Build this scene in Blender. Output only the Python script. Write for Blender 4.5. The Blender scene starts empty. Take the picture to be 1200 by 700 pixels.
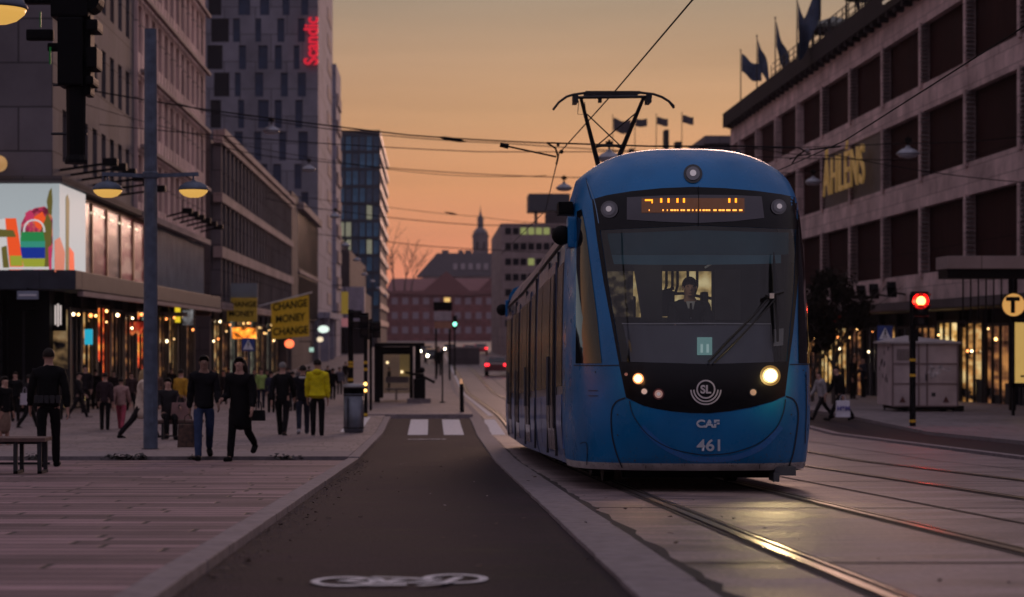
import bpy, bmesh, math, random
from mathutils import Vector, Matrix
from mathutils.bvhtree import BVHTree
R = math.radians
random.seed(7)
S = bpy.context.scene
COL = S.collection
F = 2300.0            # focal length in photo pixels (1200 px wide)
CX, CY, ZC = 505.0, 395.0, 0.85

# ---------------------------------------------------------------- camera
cd = bpy.data.cameras.new('camera'); cam = bpy.data.objects.new('camera', cd); COL.objects.link(cam)
S.camera = cam
cam.location = (0, 0, ZC); cam.rotation_euler = (R(90), 0, 0)
cd.sensor_width = 36; cd.lens = F/1200*36
cd.shift_x = (600-CX)/1200; cd.shift_y = (CY-350)/1200
cd.clip_start = 0.1; cd.clip_end = 6000
cd.dof.use_dof = True; cd.dof.focus_distance = 20.4; cd.dof.aperture_fstop = 1.9; cd.dof.aperture_blades = 9

# ---------------------------------------------------------------- world: dusk sky
W = bpy.data.worlds.new('World'); S.world = W; W.use_nodes = True
nt = W.node_tree; N = nt.nodes; L = nt.links; N.clear()
wo = N.new('ShaderNodeOutputWorld'); bg = N.new('ShaderNodeBackground')
tc = N.new('ShaderNodeTexCoord'); sep = N.new('ShaderNodeSeparateXYZ'); L.new(tc.outputs['Generated'], sep.inputs[0])
def ramp(stops):
    r = N.new('ShaderNodeValToRGB'); e = r.color_ramp.elements
    e[0].position, e[0].color = stops[0][0], (*stops[0][1], 1)
    e[1].position, e[1].color = stops[-1][0], (*stops[-1][1], 1)
    for p, c in stops[1:-1]:
        q = e.new(p); q.color = (*c, 1)
    return r
rw = ramp([(0, (.64,.165,.155)), (.035, (.70,.205,.125)), (.075, (.69,.28,.125)), (.11, (.56,.29,.145)), (.17, (.315,.235,.17)), (.3, (.17,.145,.15)), (.6, (.24,.20,.25)), (1, (.38,.34,.42))])
re = ramp([(0, (.05,.04,.05)), (.10, (.07,.055,.075)), (.20, (.16,.125,.16)), (.30, (.30,.245,.31)), (.6, (.38,.33,.43)), (1, (.38,.34,.42))])
L.new(sep.outputs['Z'], rw.inputs[0]); L.new(sep.outputs['Z'], re.inputs[0])
mr = N.new('ShaderNodeMapRange'); mr.inputs[1].default_value = -.5; mr.inputs[2].default_value = .95; L.new(sep.outputs['Y'], mr.inputs[0])
mx = N.new('ShaderNodeMix'); mx.data_type = 'RGBA'
L.new(mr.outputs[0], mx.inputs[0]); L.new(re.outputs[0], mx.inputs[6]); L.new(rw.outputs[0], mx.inputs[7])
sky = N.new('ShaderNodeTexSky'); sky.sky_type = 'NISHITA'; sky.sun_disc = False
sky.sun_elevation = R(8); sky.sun_rotation = R(9)
SUN_EL, SUN_AZ = 8, 9
sm = N.new('ShaderNodeMix'); sm.data_type = 'RGBA'; sm.blend_type = 'ADD'; sm.inputs[0].default_value = .0025
mp_ = N.new('ShaderNodeMapping'); mp_.inputs['Scale'].default_value = (2.2, 2.2, 26); L.new(tc.outputs['Generated'], mp_.inputs[0])
cn = N.new('ShaderNodeTexNoise'); cn.inputs['Scale'].default_value = 1.6; cn.inputs['Detail'].default_value = 5; L.new(mp_.outputs[0], cn.inputs[0])
cr_ = N.new('ShaderNodeMapRange'); cr_.inputs[1].default_value = .35; cr_.inputs[2].default_value = .7; cr_.inputs[3].default_value = .93; cr_.inputs[4].default_value = 1.09; L.new(cn.outputs[0], cr_.inputs[0])
cs = N.new('ShaderNodeVectorMath'); cs.operation = 'SCALE'; L.new(mx.outputs[2], cs.inputs[0]); L.new(cr_.outputs[0], cs.inputs['Scale'])
L.new(cs.outputs[0], sm.inputs[6]); L.new(sky.outputs[0], sm.inputs[7])
L.new(sm.outputs[2], bg.inputs[0]); bg.inputs[1].default_value = 1.0
L.new(bg.outputs[0], wo.inputs[0])

# ---------------------------------------------------------------- the last light
sl = bpy.data.lights.new('sun', 'SUN'); so = bpy.data.objects.new('sun', sl); COL.objects.link(so)
sl.energy = 0.7; sl.angle = R(12); sl.color = (1, .58, .44)
d = -Vector((math.sin(R(9))*math.cos(R(8)), math.cos(R(9))*math.cos(R(8)), math.sin(R(8))))
so.rotation_euler = d.to_track_quat('-Z', 'Y').to_euler(); so.location = (0, 0, 60)
S.view_settings.view_transform = 'Standard'; S.view_settings.look = 'None'
S.view_settings.exposure = 0; S.view_settings.gamma = 1
S.cycles.use_denoising = True
S.cycles.max_bounces = 6; S.cycles.transparent_max_bounces = 12; S.cycles.volume_bounces = 0
S.cycles.caustics_reflective = False; S.cycles.caustics_refractive = False
S.cycles.sample_clamp_indirect = 4

# ================================================================ helpers
_G = [(-60, 2.2), (0, 0), (32.6, -1.205), (48.6, -1.58), (57, -1.55), (62, -1.576), (78, -1.83), (110, -2.33), (200, -1.76), (350, -.98), (600, -.45), (6000, -.4)]
def g(y):
    if y <= _G[0][0]: return _G[0][1]
    for (a, b), (c, d_) in zip(_G, _G[1:]):
        if y <= c: return b+(d_-b)*(y-a)/(c-a)
    return _G[-1][1]
def P(px, py, Y): return Vector(((px-CX)*Y/F, Y, ZC-(py-CY)*Y/F))
def X_(px, Y): return (px-CX)*Y/F
def Z_(py, Y): return ZC-(py-CY)*Y/F
def Yg(py):                       # distance of the ground seen at height py
    lo, hi = 5.0, 340.0
    for _ in range(50):
        m = (lo+hi)/2
        if CY+F*(ZC-g(m))/m > py: lo = m
        else: hi = m
    return lo

ORG = {}
def tag(o, label=None, cat=None, group=None, kind=None):
    if label: o['label'] = label
    if cat: o['category'] = cat
    if group: o['group'] = group
    if kind: o['kind'] = kind
    return o
def empty(name, loc, label=None, cat=None, group=None):
    o = bpy.data.objects.new(name, None); COL.objects.link(o); o.location = loc; o.empty_display_size = .3
    ORG[o.name] = Vector(loc)
    return tag(o, label, cat, group)
def link(name, me, mat=None, parent=None):
    o = bpy.data.objects.new(name, me); COL.objects.link(o)
    if mat is not None and not me.materials: me.materials.append(mat)
    if parent is not None: o.parent = parent; ORG[o.name] = ORG[parent.name]
    else: ORG[o.name] = Vector((0, 0, 0))
    return o

class MB:
    def __init__(s): s.v = []; s.f = []; s.m = []; s.cm = 0
    def add(s, vs, fs):
        n = len(s.v); s.v += [Vector(p) for p in vs]; s.f += [tuple(n+i for i in f) for f in fs]; s.m += [s.cm]*len(fs); return s
    def box(s, x0, x1, y0, y1, z0, z1, fn=None):
        vs = [(x0,y0,z0),(x1,y0,z0),(x1,y1,z0),(x0,y1,z0),(x0,y0,z1),(x1,y0,z1),(x1,y1,z1),(x0,y1,z1)]
        fs = [(0,3,2,1),(4,5,6,7),(0,1,5,4),(1,2,6,5),(2,3,7,6),(3,0,4,7)]
        if fn: vs = [fn(*p) for p in vs]
        return s.add(vs, fs)
    def quad(s, a, b, c, d_): return s.add([a, b, c, d_], [(0,1,2,3)])
    def bar(s, p, q, w, h=None, up=(0,0,1)):
        p, q = Vector(p), Vector(q); h = h or w; d_ = (q-p).normalized(); u = Vector(up)
        if abs(d_.dot(u)) > .98: u = Vector((0,1,0))
        a = d_.cross(u).normalized()*w/2; b = a.cross(d_).normalized()*h/2
        vs = [p-a-b, p+a-b, p+a+b, p-a+b, q-a-b, q+a-b, q+a+b, q-a+b]
        return s.add(vs, [(0,3,2,1),(4,5,6,7),(0,1,5,4),(1,2,6,5),(2,3,7,6),(3,0,4,7)])
    def tube(s, pts, r, n=8, cap=True):
        pts = [Vector(p) for p in pts]; k = len(pts)
        rs = r if isinstance(r, (list, tuple)) else [r]*k
        base = len(s.v); prev = None
        for i, p in enumerate(pts):
            d_ = (pts[min(i+1, k-1)]-pts[max(i-1, 0)]).normalized()
            if prev is None:
                u = Vector((0,0,1)) if abs(d_.z) < .9 else Vector((1,0,0)); a = d_.cross(u).normalized()
            else: a = (prev-d_*prev.dot(d_)).normalized()
            prev = a; b = d_.cross(a)
            for j in range(n):
                t = 2*math.pi*j/n; s.v.append(p+(a*math.cos(t)+b*math.sin(t))*rs[i])
        for i in range(k-1):
            for j in range(n):
                s.f.append((base+i*n+j, base+i*n+(j+1)%n, base+(i+1)*n+(j+1)%n, base+(i+1)*n+j)); s.m.append(s.cm)
        if cap:
            s.f.append(tuple(base+j for j in reversed(range(n)))); s.f.append(tuple(base+(k-1)*n+j for j in range(n))); s.m += [s.cm]*2
        return s
    def lathe(s, prof, c=(0,0,0), n=20, sx=1, sy=1):
        base = len(s.v); c = Vector(c)
        for r, z in prof:
            for j in range(n):
                t = 2*math.pi*j/n; s.v.append(c+Vector((r*math.cos(t)*sx, r*math.sin(t)*sy, z)))
        k = len(prof)
        for i in range(k-1):
            for j in range(n):
                s.f.append((base+i*n+j, base+i*n+(j+1)%n, base+(i+1)*n+(j+1)%n, base+(i+1)*n+j)); s.m.append(s.cm)
        s.f.append(tuple(base+j for j in reversed(range(n)))); s.f.append(tuple(base+(k-1)*n+j for j in range(n))); s.m += [s.cm]*2
        return s
    def disc(s, c, nrm, r, th=.01, n=20):
        nrm = Vector(nrm).normalized(); return s.tube([Vector(c)-nrm*th/2, Vector(c)+nrm*th/2], r, n)
    def prism(s, poly, fn, w0, w1):
        n = len(poly); vs = [fn(a, w0, b) for a, b in poly]+[fn(a, w1, b) for a, b in poly]
        fs = [tuple(range(n)), tuple(range(2*n-1, n-1, -1))]+[(i, i+n, (i+1) % n+n, (i+1) % n) for i in range(n)]
        return s.add(vs, fs)
    def ball(s, c, r, n=10, sx=1, sy=1, sz=1):
        k = max(4, n//2+1)
        pr = [(max(.001, r*math.sin(math.pi*i/k)), -r*sz*math.cos(math.pi*i/k)) for i in range(k+1)]
        return s.lathe(pr, c, n, sx, sy)
    def mesh(s, name, mats=(), smooth=False, org=None, bevel=0, fixn=False):
        me = bpy.data.meshes.new(name)
        o = org or Vector((0,0,0))
        me.from_pydata([tuple(v-o) for v in s.v], [], s.f)
        for m in mats: me.materials.append(m)
        if s.m and max(s.m) > 0: me.polygons.foreach_set('material_index', s.m)
        if bevel or fixn:
            bm = bmesh.new(); bm.from_mesh(me)
            if fixn: bmesh.ops.recalc_face_normals(bm, faces=bm.faces)
            if bevel:
                bmesh.ops.bevel(bm, geom=[e for e in bm.edges if len(e.link_faces) == 2 and e.calc_face_angle(0) > .5], offset=bevel, segments=2, affect='EDGES', profile=.7)
            bm.to_mesh(me); bm.free()
        if smooth:
            for p in me.polygons: p.use_smooth = True
        me.update(); return me
    def build(s, name, mat, parent=None, smooth=False, bevel=0, fixn=False, **kw):
        mats = mat if isinstance(mat, (list, tuple)) else [mat]
        me = s.mesh(name, mats, smooth, ORG[parent.name] if parent else None, bevel, fixn)
        o = link(name, me, None, parent); return tag(o, **kw)
def thing(mb, name, mat, label, cat, group=None, **kw):
    o = mb.build(name, mat, None, **kw); return tag(o, label, cat, group)
def solo(mb, name, mat, loc, label, cat, group=None, **kw):
    """one-mesh thing with its origin at loc"""
    mats = mat if isinstance(mat, (list, tuple)) else [mat]
    me = mb.mesh(name, mats, kw.get('smooth', False), Vector(loc), kw.get('bevel', 0), kw.get('fixn', False))
    o = bpy.data.objects.new(name, me); COL.objects.link(o); o.location = loc; ORG[o.name] = Vector(loc)
    return tag(o, label, cat, group)
def children(o): return [c for c in bpy.data.objects if c.parent == o]
KIDS = {}
def copy_tree(o, parent=None):
    c = o.copy(); COL.objects.link(c); c.parent = parent; ORG[c.name] = ORG.get(o.name, Vector((0,0,0)))
    for ch in children(o): copy_tree(ch, c)
    return c
def dup(o, loc, rz=0, label=None, group=None, scale=None):
    c = copy_tree(o); c.location = loc; c.rotation_euler = (0, 0, rz)
    if scale: c.scale = (scale,)*3
    if label: c['label'] = label
    if group: c['group'] = group
    return c

# ---------------------------------------------------------------- materials
def M(name, col, rough=.7, metal=0., var=.18, scale=2.5, bump=0., emis=None, es=0., spec=.5, coat=0.):
    m = bpy.data.materials.new(name); m.use_nodes = True; n = m.node_tree.nodes; l = m.node_tree.links
    b = n['Principled BSDF']; b.inputs['Roughness'].default_value = rough; b.inputs['Metallic'].default_value = metal
    b.inputs['Specular IOR Level'].default_value = spec
    b.inputs['Base Color'].default_value = (*col, 1)
    if coat: b.inputs['Coat Weight'].default_value = coat; b.inputs['Coat Roughness'].default_value = .08
    if var or bump:
        t = n.new('ShaderNodeTexCoord'); ns = n.new('ShaderNodeTexNoise'); ns.inputs['Scale'].default_value = scale; ns.inputs['Detail'].default_value = 6
        l.new(t.outputs['Object'], ns.inputs[0])
        if var:
            mrr = n.new('ShaderNodeMapRange'); mrr.inputs[1].default_value = .3; mrr.inputs[2].default_value = .7
            mrr.inputs[3].default_value = 1-var; mrr.inputs[4].default_value = 1+var; l.new(ns.outputs[0], mrr.inputs[0])
            vm = n.new('ShaderNodeVectorMath'); vm.operation = 'SCALE'; vm.inputs[0].default_value = col; l.new(mrr.outputs[0], vm.inputs['Scale'])
            l.new(vm.outputs[0], b.inputs['Base Color'])
        if bump:
            bp = n.new('ShaderNodeBump'); bp.inputs['Strength'].default_value = bump; bp.inputs['Distance'].default_value = .02
            l.new(ns.outputs[0], bp.inputs['Height']); l.new(bp.outputs[0], b.inputs['Normal'])
    if emis:
        b.inputs['Emission Color'].default_value = (*emis, 1); b.inputs['Emission Strength'].default_value = es
    return m
def Mpanel(name, col, w, h, mortar=.02, mcol=None, rough=.8, var=.12, swz=True, off=.5, spec=.3, bump=.4, dirt=.35, dscale=.25, jit=False):
    m = bpy.data.materials.new(name); m.use_nodes = True; n = m.node_tree.nodes; l = m.node_tree.links
    b = n['Principled BSDF']; b.inputs['Roughness'].default_value = rough; b.inputs['Specular IOR Level'].default_value = spec
    t = n.new('ShaderNodeTexCoord'); sp = n.new('ShaderNodeSeparateXYZ'); l.new(t.outputs['Object'], sp.inputs[0])
    cb = n.new('ShaderNodeCombineXYZ')
    if swz:
        ad = n.new('ShaderNodeMath'); ad.operation = 'ADD'; l.new(sp.outputs['X'], ad.inputs[0]); l.new(sp.outputs['Y'], ad.inputs[1])
        l.new(ad.outputs[0], cb.inputs[0]); l.new(sp.outputs['Z'], cb.inputs[1])
    else:
        l.new(sp.outputs['X'], cb.inputs[0]); l.new(sp.outputs['Y'], cb.inputs[1])
    if jit:
        dv = n.new('ShaderNodeMath'); dv.operation = 'DIVIDE'; l.new(sp.outputs['Y'], dv.inputs[0]); dv.inputs[1].default_value = h
        fl = n.new('ShaderNodeMath'); fl.operation = 'FLOOR'; l.new(dv.outputs[0], fl.inputs[0])
        wn = n.new('ShaderNodeTexWhiteNoise'); wn.noise_dimensions = '1D'; l.new(fl.outputs[0], wn.inputs['W'])
        ma = n.new('ShaderNodeMath'); ma.operation = 'MULTIPLY_ADD'; l.new(wn.outputs['Value'], ma.inputs[0]); ma.inputs[1].default_value = w; l.new(sp.outputs['X'], ma.inputs[2])
        l.new(ma.outputs[0], cb.inputs[0]); off = 0
    br = n.new('ShaderNodeTexBrick'); l.new(cb.outputs[0], br.inputs[0])
    br.offset = off; br.inputs['Scale'].default_value = 1; br.inputs['Brick Width'].default_value = w; br.inputs['Row Height'].default_value = h
    br.inputs['Mortar Size'].default_value = mortar; br.inputs['Mortar Smooth'].default_value = .2; br.inputs['Bias'].default_value = 0
    c1 = tuple(c*(1-var) for c in col); c2 = tuple(min(1, c*(1+var)) for c in col); mc = mcol or tuple(c*.4 for c in col)
    br.inputs['Color1'].default_value = (*c1, 1); br.inputs['Color2'].default_value = (*c2, 1); br.inputs['Mortar'].default_value = (*mc, 1)
    ns = n.new('ShaderNodeTexNoise'); ns.inputs['Scale'].default_value = dscale; ns.inputs['Detail'].default_value = 9; ns.inputs['Roughness'].default_value = .65
    l.new(t.outputs['Object'], ns.inputs[0])
    mrr = n.new('ShaderNodeMapRange'); mrr.inputs[1].default_value = .3; mrr.inputs[2].default_value = .7; mrr.inputs[3].default_value = 1-dirt; mrr.inputs[4].default_value = 1+dirt*.6
    l.new(ns.outputs[0], mrr.inputs[0])
    vm = n.new('ShaderNodeVectorMath'); vm.operation = 'SCALE'; l.new(br.outputs[0], vm.inputs[0]); l.new(mrr.outputs[0], vm.inputs['Scale'])
    l.new(vm.outputs[0], b.inputs['Base Color'])
    bp = n.new('ShaderNodeBump'); bp.inputs['Strength'].default_value = bump; bp.inputs['Distance'].default_value = .01
    inv = n.new('ShaderNodeMath'); inv.operation = 'SUBTRACT'; inv.inputs[0].default_value = 1; l.new(br.outputs['Fac'], inv.inputs[1])
    n2 = n.new('ShaderNodeTexNoise'); n2.inputs['Scale'].default_value = 30; n2.inputs['Detail'].default_value = 4; l.new(t.outputs['Object'], n2.inputs[0])
    ad2 = n.new('ShaderNodeMath'); ad2.operation = 'MULTIPLY_ADD'; l.new(n2.outputs[0], ad2.inputs[0]); ad2.inputs[1].default_value = .35; l.new(inv.outputs[0], ad2.inputs[2])
    l.new(ad2.outputs[0], bp.inputs['Height']); l.new(bp.outputs[0], b.inputs['Normal'])
    return m
def Mlit(name, c1, c2, es, scale=1.2, dark=0.):
    """lit shop interior or lit window: brightness wanders as goods and lamps would make it"""
    m = bpy.data.materials.new(name); m.use_nodes = True; n = m.node_tree.nodes; l = m.node_tree.links
    b = n['Principled BSDF']; b.inputs['Base Color'].default_value = (.03,.03,.03,1); b.inputs['Roughness'].default_value = .25
    t = n.new('ShaderNodeTexCoord'); mp = n.new('ShaderNodeMapping'); mp.inputs['Scale'].default_value = (1.4, .22, 1.5); l.new(t.outputs['Object'], mp.inputs[0])
    ns = n.new('ShaderNodeTexNoise'); ns.inputs['Scale'].default_value = scale; ns.inputs['Detail'].default_value = 3; l.new(mp.outputs[0], ns.inputs[0])
    vo = n.new('ShaderNodeTexVoronoi'); vo.inputs['Scale'].default_value = scale*1.6; l.new(mp.outputs[0], vo.inputs[0])
    rp = n.new('ShaderNodeValToRGB'); e = rp.color_ramp.elements
    e[0].position = .38; e[0].color = (*[c*dark for c in c1], 1); e[1].position = .62; e[1].color = (*c2, 1); q = e.new(.5); q.color = (*c1, 1)
    l.new(ns.outputs[0], rp.inputs[0])
    mm = n.new('ShaderNodeMix'); mm.data_type = 'RGBA'; mm.blend_type = 'MULTIPLY'; mm.inputs[0].default_value = .55
    l.new(rp.outputs[0], mm.inputs[6]); l.new(vo.outputs['Distance'], mm.inputs[7])
    l.new(mm.outputs[2], b.inputs['Emission Color']); b.inputs['Emission Strength'].default_value = es
    return m
K = {}
K['glassdark'] = M('window glass', (.008,.009,.016), .15, var=0, spec=.28)
K['glassblue'] = M('blue window glass', (.03,.05,.10), .25, .0, var=.3, scale=.6, spec=.35)
K['glasspale'] = M('pale ribbed glass', (.27,.32,.37), .35, var=.2, scale=.8)
K['stoneA'] = Mpanel('grey stone panels', (.165,.148,.165), 2.1, 1.35, .03, var=.1)
K['stoneB'] = Mpanel('pink render panels', (.78,.57,.54), .9, 3.0, .03, var=.05)
K['stonepale'] = Mpanel('pale concrete', (.40,.31,.30), 2.4, 1.2, .02, var=.08)
K['stonedark'] = Mpanel('dark concrete', (.10,.08,.085), 2.4, 1.2, .02)
K['stoneR'] = Mpanel('pink grey stone cladding', (.62,.46,.45), 1.2, .65, .015, var=.14, dirt=.45, dscale=.6)
K['hotel'] = Mpanel('grey hotel cladding', (.235,.23,.275), 3.2, 2.8, .05, var=.13)
K['hotelpale'] = Mpanel('light hotel cladding', (.40,.38,.46), 3.2, 2.8, .05, var=.04)
K['brick'] = Mpanel('red brick', (.24,.09,.09), 2.5, 1.0, .08, var=.15)
K['roofred'] = M('red roof tiles', (.20,.08,.08), .8)
K['roofgrey'] = M('grey metal roof', (.10,.10,.12), .6)
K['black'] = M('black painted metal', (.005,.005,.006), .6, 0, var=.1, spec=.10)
K['darkmetal'] = M('dark metal', (.03,.03,.034), .55, .2, spec=.3)
K['greymetal'] = M('grey metal', (.07,.075,.09), .55, .2)
K['bluegrey'] = M('blue grey painted steel', (.085,.11,.16), .55, .2, var=.3, scale=6, bump=.1)
K['shutter'] = Mpanel('brown ribbed shutter', (.042,.013,.012), .14, 3.4, .03, (.014,.004,.004), var=.2, off=0, spec=.08)
K['louvre'] = M('louvre metal', (.20,.16,.16), .6, .3)
K['litwarm'] = Mlit('lit shop interior', (.7,.32,.09), (1.0,.70,.30), .85, 1.5)
K['litdim'] = Mlit('dim lit interior', (.22,.08,.04), (.80,.34,.10), .62, 1.3)
K['litred'] = Mlit('red lit display', (.9,.08,.02), (1,.40,.06), 1.7, 1.5)
K['litcool'] = Mlit('cool lit window', (.45,.5,.4), (.8,.85,.6), .5)
K['litpink'] = Mlit('pink lit window', (.30,.11,.09), (.62,.30,.20), .42, .9, .3)
K['yellowlamp'] = M('yellow lamp glass', (.8,.5,.15), .4, var=0, emis=(1,.56,.12), es=.62)
K['granite'] = M('granite kerb', (.20,.165,.175), .75, var=.25, scale=9, bump=.3)
K['paintwhite'] = M('worn white road paint', (.62,.60,.62), .7, var=.25, scale=14)
K['leaf0'] = M('dark leaves', (.035,.05,.02), .7, var=.5, scale=1.5)
K['bark'] = M('bark', (.05,.04,.035), .9, var=.3)
K['yellow'] = M('yellow sign paint', (.52,.31,.02), .6, var=.12, emis=(1,.58,.03), es=.05)
K['white'] = M('white paint', (.75,.75,.78), .6, var=.05)
K['haze'] = None
DOT = [M('shop lamp %d' % i, c, .4, var=0, emis=c, es=e) for i, (c, e) in enumerate([((1,.55,.18), 5), ((1,.78,.45), 6), ((1,.30,.08), 4), ((1,.62,.25), 3)])]

# ================================================================ ground
def ys(y0, y1, step):
    out = [y0]; y = y0
    while y < y1-1e-6:
        y = min(y1, y+step); out.append(y)
    for b, _ in _G:
        if y0 < b < y1: out.append(b)
    return sorted(set(out))
def sheet(name, x0, x1, y0, y1, dz, mat, step=4, side=0., nx=1, **kw):
    fx0 = x0 if callable(x0) else (lambda y: x0); fx1 = x1 if callable(x1) else (lambda y: x1)
    m = MB(); Y = ys(y0, y1, step)
    for a, b in zip(Y, Y[1:]):
        for i in range(nx):
            p = lambda y, t: (fx0(y)+(fx1(y)-fx0(y))*t/nx, y, g(y)+dz)
            m.quad(p(a, i), p(a, i+1), p(b, i+1), p(b, i))
        if side:
            m.quad((fx0(a), a, g(a)+dz-side), (fx0(a), a, g(a)+dz), (fx0(b), b, g(b)+dz), (fx0(b), b, g(b)+dz-side))
            m.quad((fx1(a), a, g(a)+dz), (fx1(a), a, g(a)+dz-side), (fx1(b), b, g(b)+dz-side), (fx1(b), b, g(b)+dz))
    if side:
        for yy in (y0, y1):
            m.quad((fx0(yy), yy, g(yy)+dz-side), (fx1(yy), yy, g(yy)+dz-side), (fx1(yy), yy, g(yy)+dz), (fx0(yy), yy, g(yy)+dz))
    return m.build(name, mat, **kw)
def Mground(name, c1, c2, rough, scale=.5, bump=.5, fine=40, spec=.4, streak=0., speck=0.):
    m = bpy.data.materials.new(name); m.use_nodes = True; n = m.node_tree.nodes; l = m.node_tree.links
    b = n['Principled BSDF']; b.inputs['Specular IOR Level'].default_value = spec
    t = n.new('ShaderNodeTexCoord'); mp = n.new('ShaderNodeMapping'); mp.inputs['Scale'].default_value = (.45 if streak < 2 else 1, 1+streak, 1); l.new(t.outputs['Object'], mp.inputs[0])
    ns = n.new('ShaderNodeTexNoise'); ns.inputs['Scale'].default_value = scale; ns.inputs['Detail'].default_value = 10; ns.inputs['Roughness'].default_value = .6; l.new(mp.outputs[0], ns.inputs[0])
    rp = n.new('ShaderNodeValToRGB'); e = rp.color_ramp.elements; e[0].position = .35; e[0].color = (*c1, 1); e[1].position = .68; e[1].color = (*c2, 1)
    l.new(ns.outputs[0], rp.inputs[0])
    n2 = n.new('ShaderNodeTexNoise'); n2.inputs['Scale'].default_value = fine; n2.inputs['Detail'].default_value = 5; l.new(t.outputs['Object'], n2.inputs[0])
    mm = n.new('ShaderNodeMapRange'); mm.inputs[1].default_value = .3; mm.inputs[2].default_value = .7; mm.inputs[3].default_value = .72; mm.inputs[4].default_value = 1.28; l.new(n2.outputs[0], mm.inputs[0])
    vm = n.new('ShaderNodeVectorMath'); vm.operation = 'SCALE'; l.new(rp.outputs[0], vm.inputs[0]); l.new(mm.outputs[0], vm.inputs['Scale'])
    l.new(vm.outputs[0], b.inputs['Base Color'])
    rr = n.new('ShaderNodeMapRange'); rr.inputs[1].default_value = .3; rr.inputs[2].default_value = .7; rr.inputs[3].default_value = rough-.12; rr.inputs[4].default_value = rough+.12; l.new(ns.outputs[0], rr.inputs[0]); l.new(rr.outputs[0], b.inputs['Roughness'])
    bp = n.new('ShaderNodeBump'); bp.inputs['Strength'].default_value = bump; bp.inputs['Distance'].default_value = .008
    l.new(n2.outputs[0], bp.inputs['Height']); l.new(bp.outputs[0], b.inputs['Normal'])
    return m
K['asph'] = Mground('dark asphalt', (.010,.006,.008), (.050,.032,.038), .80, 1.4, 1.0, 38, streak=1.2, spec=.16)
K['asphroad'] = Mground('road asphalt', (.10,.08,.085), (.17,.135,.14), .6, .3, .5, 40)
K['conc'] = Mground('track concrete', (.07,.05,.054), (.33,.25,.25), .54, .8, .8, 30, spec=.5, streak=2.6)
K['gravel'] = Mground('tar and gravel joint', (.018,.014,.014), (.06,.045,.045), .85, 4, 1, 50)
K['plank'] = Mpanel('long granite paving slabs', (.235,.150,.160), 1.8, .31, .022, (.035,.025,.028), jit=True, rough=.58, var=.5, swz=False, dirt=.30, dscale=1.2, bump=.6)
K['paver'] = Mpanel('small granite pavers', (.25,.195,.195), .7, .35, .02, (.09,.07,.07), rough=.6, var=.22, swz=False, dirt=.3, dscale=.5, jit=True)
K['paverR'] = Mpanel('right pavement slabs', (.21,.175,.185), 1.4, .7, .03, (.09,.07,.075), rough=.6, var=.12, swz=False, dirt=.3, dscale=.3)
K['rail'] = M('worn steel rail', (.34,.31,.29), .28, 1., var=.15, scale=12)
LK = lambda y: -1.18; RK = lambda y: .885+.0052*min(y, 50)
sheet('ground', -900, 900, -60, 5000, -.03, K['asphroad'], 200, nx=2, kind='structure')
sheet('plaza_paving', -70, lambda y: LK(y)-.19, -12, 32.0, .02, K['plank'], 4, side=.06, kind='structure')
sheet('drain_channel', -70, lambda y: LK(y)-.0, 32.0, 32.9, .0, K['black'], 4, kind='structure')
sheet('paving_border', -70, lambda y: LK(y)-.19, 32.45, 35.2, .075, K['granite'], 4, side=.1, kind='structure')
sheet('pavement_left', -70, lambda y: LK(y)-.19, 35.2, 420, .07, K['paver'], 4, side=.1, kind='structure')
# kerb stones, with joints
m = MB(); y = -8.
while y < 57:
    y2 = y+1.15; a, b = y, y2-.015
    o = .055 if y < 32 else .075
    for (xa, xb) in ((LK(y)-.18, LK(y)),):
        m.box(xa, xb, a, b, -.1, o, lambda X, Y, Z: (X+random.uniform(-.004, .004), Y, Z+g(Y)))
    y = y2
m.build('kerb_left', K['granite'], kind='structure', bevel=.012)
sheet('bike_path', lambda y: LK(y)+.002, lambda y: RK(y), -12, 58, -.005, K['asph'], 2, kind='structure')
m = MB(); y = -8.
while y < 140:
    y2 = y+1.6
    m.box(RK(y), RK(y)+.36, y, y2-.02, -.08, .022, lambda X, Y, Z: (X+random.uniform(-.005, .005), Y, Z+g(Y)))
    y = y2
m.build('kerb_strip', K['granite'], kind='structure', bevel=.008)
def ragged(x, w):
    rr = random.Random(5)
    return [(x+rr.uniform(-.025, .025), w*rr.uniform(.6, 1.2)) for _ in range(400)]
m = MB(); rg = ragged(1.32, .09); yy = -8.; i = 0
while yy < 60:
    a, wa = rg[i]; b, wb = rg[i+1]; y2 = yy+.35
    sa, sb = yy*.003, y2*.003
    m.quad((a-wa/2+sa, yy, g(yy)+.006), (a+wa/2+sa, yy, g(yy)+.006), (b+wb/2+sb, y2, g(y2)+.006), (b-wb/2+sb, y2, g(y2)+.006)); yy = y2; i += 1
m.build('joint_strip', K['gravel'], kind='structure')
sheet('track_slab', lambda y: RK(y)+.36, 10.0, -12, 420, -.003, K['conc'], 4, kind='structure')
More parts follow.
